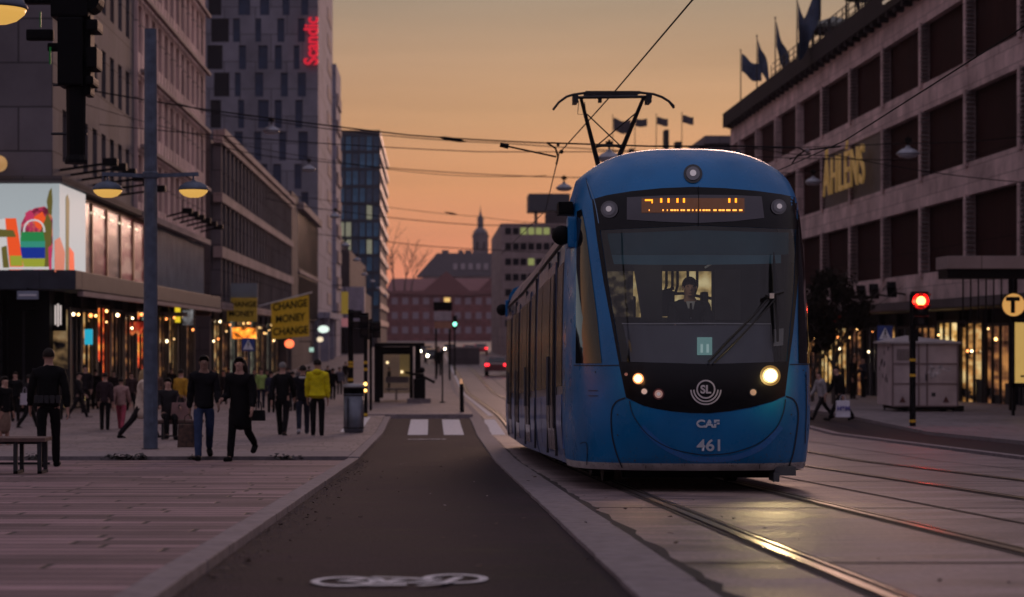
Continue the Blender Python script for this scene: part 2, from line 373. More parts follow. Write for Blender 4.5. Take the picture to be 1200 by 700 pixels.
# slab joints across the tracks and along them
m = MB()
for yj in [4.6, 10.8, 16.9, 23.2, 29.0, 35.5, 42, 49, 57, 66, 76, 88, 100, 115]:
    k = random.uniform(-.25, .25)
    m.quad((1.3, yj, g(yj)+.003), (9.95, yj+k, g(yj+k)+.003), (9.95, yj+k+.05, g(yj+k)+.003), (1.3, yj+.05, g(yj)+.003))
for xj in (4.42, 8.35):
    Y = ys(-10, 200, 3)
    for a, b in zip(Y, Y[1:]):
        w = .014 if xj != 4.42 else .02
        m.quad((xj-w, a, g(a)+.005), (xj+w, a, g(a)+.005), (xj+w, b, g(b)+.005), (xj-w, b, g(b)+.005))
m.build('slab_joints', K['gravel'], kind='structure')
def railx(x0, name):
    m = MB(); gr = MB(); Y = ys(-10, 330, 3)
    for a, b in zip(Y, Y[1:]):
        for (q, x, w, dz) in ((m, x0, .032, .012), (gr, x0+.055, .022, .004), (m, x0+.09, .012, .010), (gr, x0-.06, .025, .0025), (gr, x0+.12, .018, .0025)):
            q.quad((x-w, a, g(a)+dz), (x+w, a, g(a)+dz), (x+w, b, g(b)+dz), (x-w, b, g(b)+dz))
    o = m.build(name, K['rail'], kind='structure'); p = gr.build('rail_groove', K['gravel'], o)
for x in (2.07, 3.51, 5.62, 7.06): railx(x, 'tram_rail')
# right side: cycle lane, kerb and pavement
sheet('kerb_right', 9.95, 10.15, -12, 200, .05, K['granite'], 4, side=.1, kind='structure')
sheet('side_lane', 10.15, 12.3, -12, 200, .004, K['asph'], 4, kind='structure')
sheet('kerb_outer', 12.3, 12.5, -12, 200, .09, K['granite'], 4, side=.1, kind='structure')
sheet('pavement_right', 12.5, 70, -12, 330, .08, K['paverR'], 4, side=.1, kind='structure')
# crossing stripes and centre marks
for i, x in enumerate((-2.05, -1.15, -.15)): pass
m = MB()
for x0 in (-2.25, -.58, .32, 1.35, 2.35, 3.3, 4.3, 5.3, 6.3, 7.3, 8.3):
    z = .076 if x0 < -1.3 else .0035
    pts = []
    for yy in (48.6, 57.0): pts += [(x0, yy, g(yy)+z), (x0+.5, yy, g(yy)+z)]
    w = [pts[0], pts[1], pts[3], pts[2]]; m.quad(*w)
m.build('crossing_stripes', K['paintwhite'], kind='structure')
# bicycle painted on the path
def flat(mb, pts, w, z=.0):
    for a, b in zip(pts, pts[1:]):
        a, b = Vector((*a, 0)), Vector((*b, 0)); d_ = (b-a).normalized(); nn = Vector((-d_.y, d_.x, 0))*w/2; e_ = d_*w*.3
        q = [a-nn-e_, b-nn+e_, b+nn+e_, a+nn-e_]
        mb.add([(v.x, v.y, g(v.y)+z) for v in q], [(0,1,2,3)])
def ringf(mb, c, rx, ry, w, z, n=36):
    for i in range(n):
        t0, t1 = 2*math.pi*i/n, 2*math.pi*(i+1)/n; q = []
        for t, k in ((t0, 0), (t1, 0), (t1, 1), (t0, 1)):
            x = c[0]+(rx-w*k)*math.cos(t); y = c[1]+(ry-w*k*1.6)*math.sin(t); q.append((x, y, g(y)+z))
        mb.add(q, [(3,2,1,0)])
yb = Yg(680)
def bike(sc, x0, yb, name, lab):
    m = MB(); B = lambda u, v: (x0+u*sc, yb+v*sc)
    k = [0]
    def zz(): k[0] += 1; return .003+.0015*k[0]
    ringf(m, B(-.30, -.1), .185*sc, .30*sc, .050*sc, .003); ringf(m, B(.31, .08), .185*sc, .30*sc, .050*sc, .003)
    flat(m, [B(-.31,-.1), B(-.12,-.22), B(.05,.05), B(.22,-.15), B(-.12,-.22)], .065*sc, .0045)
    flat(m, [B(-.31,-.1), B(-.14,.08), B(-.05,-.24)], .055*sc, .006)
    flat(m, [B(-.18,-.38), B(.02,-.36)], .08*sc, .0075); flat(m, [B(.33,.08), B(.24,-.30), B(.12,-.42)], .055*sc, .009)
    flat(m, [B(-.14,.08), B(.22,-.05)], .055*sc, .0105)
    m.build(name, K['paintwhite'], kind='structure')
bike(.90, X_(468, yb), yb, 'bicycle_marking', '')
bike(.9, X_(500, Yg(515)), Yg(515), 'bicycle_marking', '')
# kerb island with the shelter beyond the crossing
sheet('platform_kerb', -1.9, RK(60)+.1, 58.5, 59.0, .10, K['granite'], 2, side=.14, kind='structure')
sheet('platform', -1.9, RK(60)+.1, 59.0, 150, .10, K['paver'], 4, side=.14, kind='structure')
m = MB()
Yv = ys(60, 300, 5)
for a, b in zip(Yv, Yv[1:]):
    m.quad((1.75, a, g(a)+.004), (1.9, a, g(a)+.004), (1.9, b, g(b)+.004), (1.75, b, g(b)+.004))
m.build('lane_line', K['paintwhite'], kind='structure')
# dead leaves and litter: on the path edge
m = MB(); rr = random.Random(3)
for i in range(260):
    y = rr.uniform(9, 32); s_ = rr.random()
    x = LK(y)+.03+abs(rr.gauss(0, .14)) if i % 3 else rr.uniform(-1, 3)
    r_ = rr.uniform(.008, .028); a = rr.random()*6.28; z0 = g(y)+.004+(.0 if x < .9 else .022)
    q = [(x+r_*math.cos(a+t), y+r_*math.sin(a+t), z0+rr.uniform(.001, .018)) for t in (0, 1.5, 3.1, 4.6)]
    m.quad(*q)
m.build('dead_leaves', M('dead leaves', (.07,.045,.035), .9, var=.5, scale=20), kind='stuff')
# grit in the gutter
m = MB()
for i in range(900):
    y = rr.uniform(8, 33); x = LK(y)+.01+abs(rr.gauss(0, .10)); r_ = rr.uniform(.003, .010)
    c = Vector((x, y, g(y)+r_*.4)); m.add([c+Vector((r_,0,0)), c+Vector((-r_*.5,r_,0)), c+Vector((-r_*.6,-r_,0)), c+Vector((0,0,r_))], [(0,1,3),(1,2,3),(2,0,3)])
m.build('gutter_grit', M('grit', (.11,.085,.085), .9, var=.4, scale=30), kind='stuff')

m = MB()
for i in range(46):
    y = rr.uniform(9, 40); x = rr.uniform(-.9, .9) if i % 2 else rr.uniform(1.0, 3.2); r_ = rr.uniform(.006, .018); a = rr.random()*6.28; z0 = g(y)+.026
    m.quad(*[(x+r_*math.cos(a+t), y+r_*math.sin(a+t), z0+rr.uniform(0, .01)-(.025 if x < .9 else 0)) for t in (0, 1.5, 3.1, 4.6)])
m.build('litter', M('pale litter', (.30,.25,.26), .8, var=.4, scale=20), kind='stuff')

# hairline cracks in the cycle path
m = MB(); rr = random.Random(21)
for i in range(9):
    x, y = rr.uniform(-.8, .7), rr.uniform(9.5, 26); a = rr.uniform(0, 3.1)
    for k in range(rr.randint(8, 18)):
        a += rr.gauss(0, .5); ln = rr.uniform(.05, .13); x2, y2 = x+math.cos(a)*ln, y+math.sin(a)*ln
        if not -1.1 < x2 < .85: break
        nx_, ny_ = -math.sin(a)*.004, math.cos(a)*.006
        m.quad(*[(u, v, g(v)-.0025) for u, v in ((x-nx_, y-ny_), (x2-nx_, y2-ny_), (x2+nx_, y2+ny_), (x+nx_, y+ny_))]); x, y = x2, y2
m.build('crack_marks', K['gravel'], kind='structure')
# ================================================================ buildings
def fmap(kind, base):
    if kind == 'x+': return lambda u, w, v: (base+w, u, v)
    if kind == 'x-': return lambda u, w, v: (base-w, u, v)
    return lambda u, w, v: (u, base-w, v)
def boxm(mb, f, u0, u1, w0, w1, v0, v1): return mb.box(u0, u1, w0, w1, v0, v1, f)
def share_windows(root, f, cells, mat_of, name='window', depth=-.28, th=.04, frame=None, split=None):
    """one object per opening; panes of one size share a mesh"""
    cache = {}
    for i, (u0, u1, v0, v1) in enumerate(cells):
        mt = mat_of(i); key = (round(u1-u0, 2), round(v1-v0, 2), mt.name)
        c = Vector(f((u0+u1)/2, depth, (v0+v1)/2))
        if key not in cache:
            m = MB(); boxm(m, f, u0, u1, depth-th, depth, v0, v1)
            me = m.mesh(name, [mt, frame or K['darkmetal']], org=c)
            if frame or split:
                m = MB(); boxm(m, f, u0, u1, depth-th, depth, v0, v1); m.cm = 1; t = .06
                for (a, b, c0, d0) in ((u0, u0+t, v0, v1), (u1-t, u1, v0, v1), (u0+t, u1-t, v0, v0+t), (u0+t, u1-t, v1-t, v1)):
                    boxm(m, f, a, b, depth+.002, depth+.06, c0, d0)
                if split:
                    for k in range(1, split): uu = u0+(u1-u0)*k/split; boxm(m, f, uu-.03, uu+.03, depth+.002, depth+.05, v0+t, v1-t)
                me = m.mesh(name, [mt, frame or K['darkmetal']], org=c)
            cache[key] = me
        o = bpy.data.objects.new(name, cache[key]); COL.objects.link(o); o.parent = root; o.location = c-ORG[root.name]; ORG[o.name] = c
def wall_grid(mb, f, u0, u1, v0, v1, rows, cols, d=.30, w=0.):
    """solid wall of thickness d with real openings rows x cols"""
    z = v0
    for a, b in rows:
        if a > z: boxm(mb, f, u0, u1, w-d, w, z, a)
        x = u0
        for c, e in cols:
            if c > x: boxm(mb, f, x, c, w-d, w, a, b)
            x = e
        if x < u1: boxm(mb, f, x, u1, w-d, w, a, b)
        z = b
    if z < v1: boxm(mb, f, u0, u1, w-d, w, z, v1)
def text(name, s, size, mat, parent, M4, extrude=.02, bold=0., sx=1., space=1., align='CENTER', bevel=0, **kw):
    cu = bpy.data.curves.new(name, 'FONT'); cu.body = s; cu.size = size; cu.extrude = extrude; cu.offset = bold; cu.align_x = align; cu.align_y = 'CENTER'; cu.space_character = space
    o = bpy.data.objects.new('t', cu); COL.objects.link(o); dg = bpy.context.evaluated_depsgraph_get(); me = bpy.data.meshes.new_from_object(o.evaluated_get(dg)); bpy.data.objects.remove(o)
    me.transform(Matrix.Diagonal((sx, 1, 1, 1))); me.transform(M4)
    if parent is not None: me.transform(Matrix.Translation(-ORG[parent.name]))
    me.materials.clear(); me.materials.append(mat); me.name = name
    return tag(link(name, me, None, parent), **kw)
def TM(loc, right, up):
    r = Vector(right).normalized(); u = Vector(up).normalized(); n = r.cross(u)
    m = Matrix((r, u, n)).transposed().to_4x4(); m.translation = Vector(loc); return m

XL = -11.56; XR = 21.3
K['litgold'] = Mlit('golden shop interior', (.8,.42,.11), (1,.75,.35), 1.2, 1.3, .15)
def shopfronts(root, f, u0, u1, z0, z1, n, mats, depth=-2.2, door=3):
    """deep ground floor: columns, lit back, glass"""
    st = (u1-u0)/n; col = MB()
    for i in range(n+1):
        u = u0+st*i; boxm(col, f, u-.16, u+.16, depth-.2, depth+.1, z0, z1)
    boxm(col, f, u0, u1, depth-.6, depth-.2, z0, z1)
    col.build('shop_column', K['black'], root)
    for i in range(n):
        u = u0+st*i; a, b = u+.18, u+st-.18
        zz = z1-.45-random.random()*.3
        m = MB(); boxm(m, f, a, b, depth-.1, depth-.04, z0+.25, zz); 
        o = m.build('shop_window', mats[i % len(mats)], root)
        m = MB()
        for uu in (a, a+(b-a)*.38, a+(b-a)*.7, b): boxm(m, f, uu-.05, uu+.05, depth, depth+.10, z0+.1, zz+.1)
        boxm(m, f, a, b, depth, depth+.08, zz, zz+.12); boxm(m, f, a, b, depth, depth+.08, z0+.1, z0+.25)
        for k in range(2):
            uu = a+(b-a)*random.uniform(.1, .9); p_ = f(uu, depth+.14, zz-random.choice((.1, .1, .5, 1.1))); q_ = MB(); q_.ball(p_, random.uniform(.035, .07), 8); q_.build('shop_lamp', random.choice(DOT), o)
        # racks and mannequins inside the window
        for k in range(random.choice((1, 2, 2))):
            ww = random.uniform(.2, .45); uu = random.uniform(a+.5, b-.5) if b-a > 1.1 else (a+b)/2; h = random.uniform(.4, 1.4); boxm(m, f, uu-ww, uu+ww, depth-.04, depth-.01, z0+.25, z0+.25+h)
        m.build('frame', K['darkmetal'], o)

# ---------- corner office block with the screen
gz = g(66)
A = empty('office_building', (XL, 60, g(60)), 'grey stone office block with wraparound advertising screen on its corner', 'building')
fA = fmap('x+', XL); fF = fmap('y-', 60)
rowsA = [(6.35+2.95*k, 8.0+2.95*k) for k in range(6)]
colsA = [(61.6+1.82*k, 62.5+1.82*k) for k in range(8)]
m = MB(); wall_grid(m, fA, 60.31, 76.4, 5.75, 25, rowsA, colsA, .34)
m.box(-32, XL-.002, 60, 60.3, 5.75, 25); m.box(-32, XL-.6, 60.4, 76.4, 2.9, 25)
m.build('wall', K['stoneA'], A)
share_windows(A, fA, [(c[0], c[1], r[0], r[1]) for r in rowsA for c in colsA], lambda i: K['litpink'] if i in (9, 21, 30) else K['glassdark'], frame=K['darkmetal'])
B_ = empty('office_building', (XL, 76.4, g(76.4)), 'pink grey office block with ribbed bands behind the lamp post', 'building')
rowsB = [(6.15+2.93*k, 8.0+2.93*k) for k in range(7)]
colsB = [(76.75+1.9*k, 77.95+1.9*k) for k in range(12)]
m = MB(); wall_grid(m, fA, 76.42, 99.6, 5.75, 27, rowsB, colsB, .3, .12)
for k in range(25): boxm(m, fA, 76.5+.95*k, 76.58+.95*k, .122, .145, 5.8, 26.9)
m.box(-32, XL-.4, 76.5, 99.55, 2.9, 26.8)
m.build('wall', K['stoneB'], B_)
m = MB()
for r in rowsB: boxm(m, fA, 76.45, 99.6, .225, .42, r[1]+.22, r[1]+.36)
m.build('cornice', K['stonepale'], B_)
share_windows(B_, fA, [(c[0], c[1], r[0], r[1]) for r in rowsB for c in colsB], lambda i: K['glassdark'], frame=K['stonepale'], depth=-.12)
# bands, screen, glazed storey, canopy
m = MB(); boxm(m, fA, 60.0, 76.4, .0, .35, 5.55, 5.75); m.box(-32, XL+.35, 59.65, 59.998, 5.55, 5.75); m.build('band', K['stonedark'], A)
m = MB(); boxm(m, fA, 76.45, 99.6, .12, .40, 5.50, 5.74); m.build('band', K['stonepale'], B_)
def canopy(root, y0, y1, front):
    m = MB(); boxm(m, fA, y0, y1, -.2, .9, 2.28, 2.86)
    if front: m.box(-32, XL-.2, 58.9, 60.3, 2.28, 2.86); m.box(XL-.2, XL+.9, 58.9, 60.0, 2.28, 2.86)
    m.build('canopy', M('canopy fascia', (.040,.045,.060), .6, spec=.2), root, bevel=.03)
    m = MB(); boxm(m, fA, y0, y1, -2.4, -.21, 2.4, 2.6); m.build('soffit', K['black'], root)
    m = MB(); boxm(m, fA, y0, y1, .75, .93, 2.10, 2.25); 
    m.build('canopy_trim', K['stonepale'], root)
canopy(A, 60.0, 76.4, True); canopy(B_, 76.42, 99.6, False)
def Mscreen():
    m = bpy.data.materials.new('led screen'); m.use_nodes = True; n = m.node_tree.nodes; l = m.node_tree.links; b = n['Principled BSDF']
    b.inputs['Base Color'].default_value = (.02,.02,.02,1)
    t = n.new('ShaderNodeTexCoord'); sp = n.new('ShaderNodeSeparateXYZ'); l.new(t.outputs['Object'], sp.inputs[0])
    r = n.new('ShaderNodeMapRange'); r.inputs[1].default_value = 4; r.inputs[2].default_value = 7.4; r.inputs[3].default_value = .46; r.inputs[4].default_value = .36; l.new(sp.outputs['Z'], r.inputs[0])
    b.inputs['Emission Color'].default_value = (.86, .95, 1, 1); l.new(r.outputs[0], b.inputs['Emission Strength']); return m
def E(name, c, s=.6): return M(name, tuple(x*.1 for x in c), .5, var=0, emis=c, es=s)
scr = MB(); scr.box(-32, XL+.3, 59.5, 59.72, 2.92, 5.5); boxm(scr, fA, 59.72, 64.0, .02, .3, 2.92, 5.5)
scr = scr.build('screen', Mscreen(), A)
# the picture on the screen: bags and cloth, plain shapes
e_red, e_white, e_green, e_blue, e_yel, e_pinkx, e_ol, e_grey = E('screen red', (.95,.10,.02), .8), E('screen white', (.9,.85,.85), .6), E('screen green', (.03,.35,.10), .55), E('screen blue', (.01,.04,.38), .6), E('screen yellow', (.5,.55,.05), .55), E('screen pink', (.75,.05,.16), .6), E('screen olive', (.18,.15,.03), .6), E('screen grey', (.22,.22,.20), .5)
e_pink = Mlit('screen pink cloth', (.70,.04,.14), (.85,.28,.10), .8, 3.5, .3)
def poly_front(pts, mat, k, name='screen_picture'):
    mb = MB(); mb.prism([(X_(px, 59.5), Z_(py, 59.5)) for px, py in pts], lambda a, w, b: (a, w, b), 59.5-.004*k-.004, 59.5-.004*k+.001); mb.build(name, mat, scr)
def poly_side(pts, mat, k):
    mb = MB(); X0 = XL+.3
    mb.prism([(X0*F/(px-CX), Z_(py, X0*F/(px-CX))) for px, py in pts], lambda a, w, b: (w, a, b), X0-.001, X0+.004*k+.004); mb.build('screen_picture', mat, scr)
poly_front([(-20,262),(6,256),(10,318),(-20,318)], e_white, 1)
poly_front([(-20,262),(-6,258),(0,318),(-20,318)], e_red, 2)
poly_front([(6,256),(19,256),(28,316),(12,318)], e_red, 2)
poly_front([(-10,268),(16,270),(19,278),(-10,278)], e_ol, 4)
poly_front([(24,276),(25,262),(31,250),(41,244),(52,242),(59,247),(61.5,256),(61.8,290),(60,312),(54,318),(54,285),(45,272)], e_pink, 0)
import_pts = [(25,268)]+[(25+3*k, 268-14*math.sin(k*math.pi/12)**.6-(4 if k > 5 else 0)) for k in range(1, 12)]+[(61,270),(61,292),(55,318),(40,318)]
poly_front(import_pts, e_pink, 1)
poly_front([(48,262),(56,250),(61,262),(60,300),(56,318),(50,318),(50,280)], e_ol, 3)
poly_front([(25,272),(51,272),(53,283),(24,283)], e_green, 5); poly_front([(24,283),(53,283),(53,290),(24,290)], E('screen teal', (.05,.42,.30), .55), 6)
poly_front([(24,290),(53,290),(53,303),(26,303)], e_blue, 7); poly_front([(26,303),(53,303),(52,316),(29,316)], e_yel, 8)
mb = MB(); ring = [(27+(13+12*math.cos(math.pi-t*math.pi/10)), 272-14*math.sin(t*math.pi/10)**.8) for t in range(11)]
mb.tube([P(a, b, 59.45) for a, b in ring], .03, 6); mb.build('screen_picture', e_white, scr)
poly_front([(-20,313),(61,313),(61,316),(-20,316)], e_white, 10)
poly_front([(55,236),(58,224),(61,220),(62,236),(61,253),(57,250)], e_ol, 11)
poly_side([(64,282),(70,278),(76,296),(75,320),(64,319)], E('screen coral', (.8,.2,.12), .6), 1)
poly_side([(77,232),(79,228),(81,236),(80,322),(77,321)], e_ol, 2)
poly_side([(81,290),(86,296),(87,323),(81,323)], e_red, 3)
poly_side([(82,318),(87,318),(87,323.5),(82,323)], E('screen orange', (.9,.45,.02), .7), 5)
for q_, (pts, mt) in enumerate([([(30,250),(36,246),(40,252),(38,262),(31,262)], e_pinkx), ([(2,290),(8,288),(11,314),(4,314)], e_ol), ([(12,300),(26,300),(27,312),(13,312)], e_yel), ([(40,255),(50,248),(54,256),(48,270),(42,266)], e_red), ([(57,290),(61,288),(61,316),(58,316)], e_pinkx), ([(-18,300),(-8,296),(-6,316),(-18,316)], e_green)]): poly_front(pts, mt, 12+q_)
# glazed storey: warm shop level then pale ribbed glass
def glazed(root, y0, y1, n, mt, name):
    st = (y1-y0)/n
    for i in range(n):
        m = MB(); boxm(m, fA, y0+st*i+.08, y0+st*(i+1)-.08, -.12, -.06, 2.95, 5.45); m.build(name, mt(i), root)
    m = MB()
    for i in range(n+1): boxm(m, fA, y0+st*i-.09, y0+st*i+.09, -.3, .0, 2.9, 5.5)
    boxm(m, fA, y0, y1, -.3, .02, 5.40, 5.5)
    m.build('mullion', M('bronze mullion', (.30,.17,.08), .4, .4), root)
    m = MB(); boxm(m, fA, y0, y1, -.9, -.6, 2.9, 5.5); m.build('back_wall', K['stonedark'], root)
warm = Mlit('glazed shop storey', (.16,.10,.10), (.55,.32,.24), .42, 1.0, .5); warm2 = Mlit('poster behind glass', (.30,.08,.09), (.62,.36,.30), .42, 1.1, .4)
glazed(A, 64.05, 76.35, 4, lambda i: [warm, warm2, warm, warm2, warm2, warm][i], 'shop_glass')
glazed(B_, 76.5, 82.3, 2, lambda i: [warm2, warm, warm][i], 'shop_glass')
m = MB()
for k in range(34): boxm(m, fA, 82.4+.5*k, 82.46+.5*k, .0, .10, 2.9, 5.48)
boxm(m, fA, 82.35, 99.6, -.2, -.005, 2.88, 5.48); m.build('ribbed_glass', K['glasspale'], B_)
# row of small lights inside the glazed storey
m = MB()
stl = E('strip light', (1,.85,.6), 1.3)
for i in range(7): y = 65+i*2.0; MB().box(XL-.055, XL-.02, y, y+.7, 5.05, 5.12).build('strip_light', stl, A)
# brackets with floodlights over the glazed storey
def floodlight(y, x0, z, ln, label):
    r = empty('floodlight', (x0, y, z), label, 'floodlight', 'floodlights on arms along the left facade')
    m = MB(); m.bar((x0, y, z), (x0+ln, y-.3, z+.18), .07); m.build('arm', K['black'], r)
    m = MB(); m.box(x0+ln-.1, x0+ln+.35, y-.5, y-.15, z+.10, z+.34); m.build('lamp_head', K['black'], r, bevel=.04)
for i, y in enumerate([61.2, 63.0, 65.0, 67.2, 69.6, 72.2]): floodlight(y, XL, 6.05, 1.5, 'black floodlight on an arm above the screen, number %s from the corner' % ['one','two','three','four','five','six'][i])
for i, y in enumerate([84, 86.2, 88.5, 91, 93.6, 96.3]): floodlight(y, XL+.25, 6.0, .8, 'black floodlight above the pale ribbed glass, number %s beyond the lamp post' % ['one','two','three','four','five','six'][i])
# ground floors
fF2 = fmap('y-', 61.5)
shopfronts(A, fA, 61.2, 76.4, g(66)+.02, 2.38, 5, [K['litdim'], K['glassdark'], K['litwarm'], K['litred'], K['litdim']], -.5)
m = MB(); 
for x in (-11.9, -13.35, -15.05, -17.9, -21): m.box(x-.16, x+.16, 60.4, 61.0, g(60), 2.38)
m.box(-32, -12, 61.4, 61.7, g(60), 2.38); m.build('shop_column', K['black'], A)
for (x0, x1, z0, z1, mt) in ((X_(30,61.3), X_(48,61.3), -1.3, 1.6, Mlit('pale doorway', (.42,.22,.06), (.85,.55,.22), .62, .8)), (X_(56,61.3), X_(80,61.3), -1.35, 1.7, Mlit('ochre doorway', (.45,.27,.12), (.8,.58,.3), .55, .8)), (X_(-14,61.3), X_(6,61.3), -1.3, 1.3, K['litred'])):
    m = MB(); m.box(x0, x1, 61.3, 61.36, z0, z1); o = m.build('shop_window', mt, A)
    m = MB(); m.box(x0-.08, x0, 61.2, 61.38, z0, z1); m.box(x1, x1+.08, 61.2, 61.38, z0, z1); m.box(x0-.08, x1+.08, 61.2, 61.38, z1, z1+.1); m.build('frame', K['darkmetal'], o)
shopfronts(B_, fA, 76.6, 99.4, g(88)+.02, 2.38, 7, [K['litdim'], K['litred'], K['glassdark'], K['litdim'], K['litwarm'], K['glassdark'], K['litdim']], -.5)
# shop signs under the canopy
def sign(name, x0, x1, Y, z0, z1, mat, label, cat='sign', th=.12, words=None, wm=None, wsz=.3, group=None, rod=None):
    r = empty(name, ((x0+x1)/2, Y, z0), label, cat, group)
    m = MB(); m.box(x0, x1, Y, Y+th, z0, z1); m.build('panel', mat, r, bevel=.01)
    m = MB(); top = rod or .25; m.bar(((x0+x1)/2, Y+th/2, z1), ((x0+x1)/2, Y+th/2, z1+top), .04); m.build('bracket', K['black'], r)
    if words:
        n = len(words)
        for i, wd in enumerate(words):
            zc = z1-(z1-z0)*(i+.5)/n
            text('lettering', wd, wsz, wm, r, TM(((x0+x1)/2, Y-.008, zc), (1,0,0), (0,0,1)), .004, .004*wsz/.3)
    return r
PX = lambda px, Y: X_(px, Y)
r = sign('street_name_plate', PX(20, 58.8), PX(45, 58.8), 58.78, Z_(351, 58.8), Z_(341, 58.8), M('pale blue plate', (.22,.25,.33), .5), 'pale blue street name plate on the canopy edge below the screen', 'street sign', th=.06, rod=.1)
m = MB(); m.box(PX(22, 58.8), PX(43, 58.8), 58.765, 58.775, Z_(347, 58.8), Z_(345, 58.8)); m.build('lettering', K['white'], r)
r = empty('hanging_sign', (PX(68, 61), 61, Z_(384, 61)), 'black hanging sign with white vertical bars, under the canopy corner', 'sign')
m = MB(); m.box(PX(60, 61), PX(77, 61), 61, 61.1, Z_(388, 61), Z_(355, 61)); m.build('panel', K['black'], r)
m = MB()
for k, (h) in enumerate((12, 14, 12)): m.box(PX(64.2+k*3, 61), PX(66+k*3, 61), 60.98, 60.995, Z_(370+h*.9, 61), Z_(370-h, 61))
m.build('emblem', E('white neon', (.85,.72,.68), .7), r)
sign('hanging_sign', PX(99, 66), PX(108, 66), 66, Z_(404, 66), Z_(386, 66), E('cyan light box', (.02,.42,.60), .9), 'small cyan light box sign hanging beside the dark column')
sign('hanging_sign', PX(144, 80), PX(151, 80), 80, Z_(407, 80), Z_(395, 80), E('pale blue light box', (.25,.42,.68), .7), 'pale blue light box sign hanging under the red awning')
sign('light_box', PX(137, 82), PX(141.5, 82), 82, Z_(378, 82), Z_(363, 82), E('white light', (.7,.85,.8), .9), 'narrow white light box left of the green white letters', 'sign')
sign('shop_sign', PX(143, 82), PX(171, 82), 82, Z_(380, 82), Z_(364, 82), Mlit('pale green word sign', (.22,.36,.30), (.6,.85,.72), .9, 3.2, .2), 'lit pale green word sign above the red awning', 'sign')
sign('light_box', PX(205, 90), PX(211, 90), 90, Z_(378, 90), Z_(359, 90), E('yellow light box', (1,.72,.03), .8), 'narrow yellow light box just right of the lamp post', 'sign')
sign('light_box', PX(214, 92), PX(226, 92), 92, Z_(381, 92), Z_(362, 92), Mlit('grey light box', (.3,.3,.34), (.6,.6,.62), .5), 'grey white light box beside the narrow yellow one', 'sign')
r = empty('awning', (XL+1, 83, 1.4), 'red lit scalloped awning under the pale green word sign', 'awning')
m = MB()
for k in range(6):
    xa = PX(124+7.4*k, 79); xb = PX(131+7.4*k, 79); zt, zb = Z_(377, 79), Z_(390, 79)
    m.add([(xa, 79.4, zt), (xb, 79.4, zt), (xb, 78.6, zb), ((xa+xb)/2, 78.5, zb-.12), (xa, 78.6, zb)], [(0,1,2,3,4)])
    m.box(xa, xa+.05, 78.6, 79.5, zb, zt)
m.build('cloth', Mlit('lit red awning', (.62,.045,.02), (1,.28,.08), .8, 1.6, .25), r)
m = MB(); m.bar((PX(124, 79), 79.4, Z_(376, 79)), (PX(168, 79), 79.4, Z_(376, 79)), .08); m.build('rail', K['black'], r)
r = empty('awning', (XL+1, 90, 1.4), 'pale grey flat awning right of the lamp post', 'awning')
m = MB(); m.box(PX(184, 88), PX(216, 88), 88, 89.2, Z_(371, 88), Z_(366, 88)); m.build('cloth', M('pale awning', (.35,.35,.36), .7), r)
m = MB(); m.bar((PX(186, 88), 89, Z_(366, 88)), (PX(186, 88)-.3, 90, Z_(360, 88)), .05); m.build('arm', K['black'], r)
r = empty('awning', (XL+1, 99, 1.4), 'small pink brown awning at the end of the pink office block', 'awning')
m = MB(); x0, x1 = PX(229, 97), PX(246, 97); m.add([(x0, 97.6, Z_(362, 97)), (x1, 97.6, Z_(362, 97)), (x1, 96.9, Z_(370, 97)), (x0, 96.9, Z_(370, 97)), (x0, 97.6, Z_(370, 97)), (x1, 97.6, Z_(370, 97))], [(0,1,2,3),(0,3,4),(1,5,2),(3,2,5,4)]); m.build('cloth', M('salmon awning', (.5,.28,.2), .7), r)
m = MB(); m.box(x0, x1, 97.62, 97.7, Z_(364, 97), Z_(362, 97)); m.build('rail', K['black'], r)
# globe light on the front wall
r = empty('wall_light', (X_(0, 59.3), 59.3, Z_(192, 59.3)), 'round ochre wall light at the left edge above the screen', 'wall light')
m = MB(); m.ball((X_(-1, 59.3), 59.3, Z_(192, 59.3)), .25, 14); m.build('globe', M('ochre globe', (.7,.42,.15), .5, var=0, emis=(1,.55,.2), es=.3), r, smooth=True)
m = MB(); m.bar((X_(-1, 59.3), 59.4, Z_(192, 59.3)), (X_(-1, 59.3), 60, Z_(190, 59.3)), .07); m.build('arm', K['black'], r)

# ---------- long low block with fins
C_ = empty('office_building', (XL, 106, g(106)), 'long low block with pale floor bands and upright fins', 'building')
m = MB(); zt = 12.0
for z0, z1 in ((11.35, 12.05), (8.15, 8.65), (5.15, 5.75), (2.35, 2.75)): boxm(m, fA, 106, 161, -.2, .30, z0, z1)
boxm(m, fA, 106, 161, .302, .45, 11.75, 12.1)
m.build('floor_band', K['stonepale'], C_)
m = MB(); m.box(-34, XL-.85, 106, 161, g(106), 12.0); m.box(-34, XL-.35, 105.7, 106.3, g(106), 12.02); boxm(m, fA, 160.5, 161, -.9, -.2, -2, 12); m.build('wall', K['stonedark'], C_)
m = MB(); u = 106.3
while u < 161: boxm(m, fA, u, u+.28, -.5, .22, 2.76, 11.34); u += 2.28
m.build('fin', K['stoneA'], C_)
cells = [(106.6+2.28*k, 108.55+2.28*k, z0, z1) for k in range(24) for z0, z1 in ((8.66, 11.34), (5.76, 8.14), (2.76, 5.14))]
share_windows(C_, fA, cells, lambda i: K['litpink'] if i in (11, 40) else K['glassdark'], depth=-.6, split=2)
shopfronts(C_, fA, 106.5, 160.5, g(130)-.2, 2.34, 12, [K['litcool'], K['litwarm'], K['litdim']], -.8)
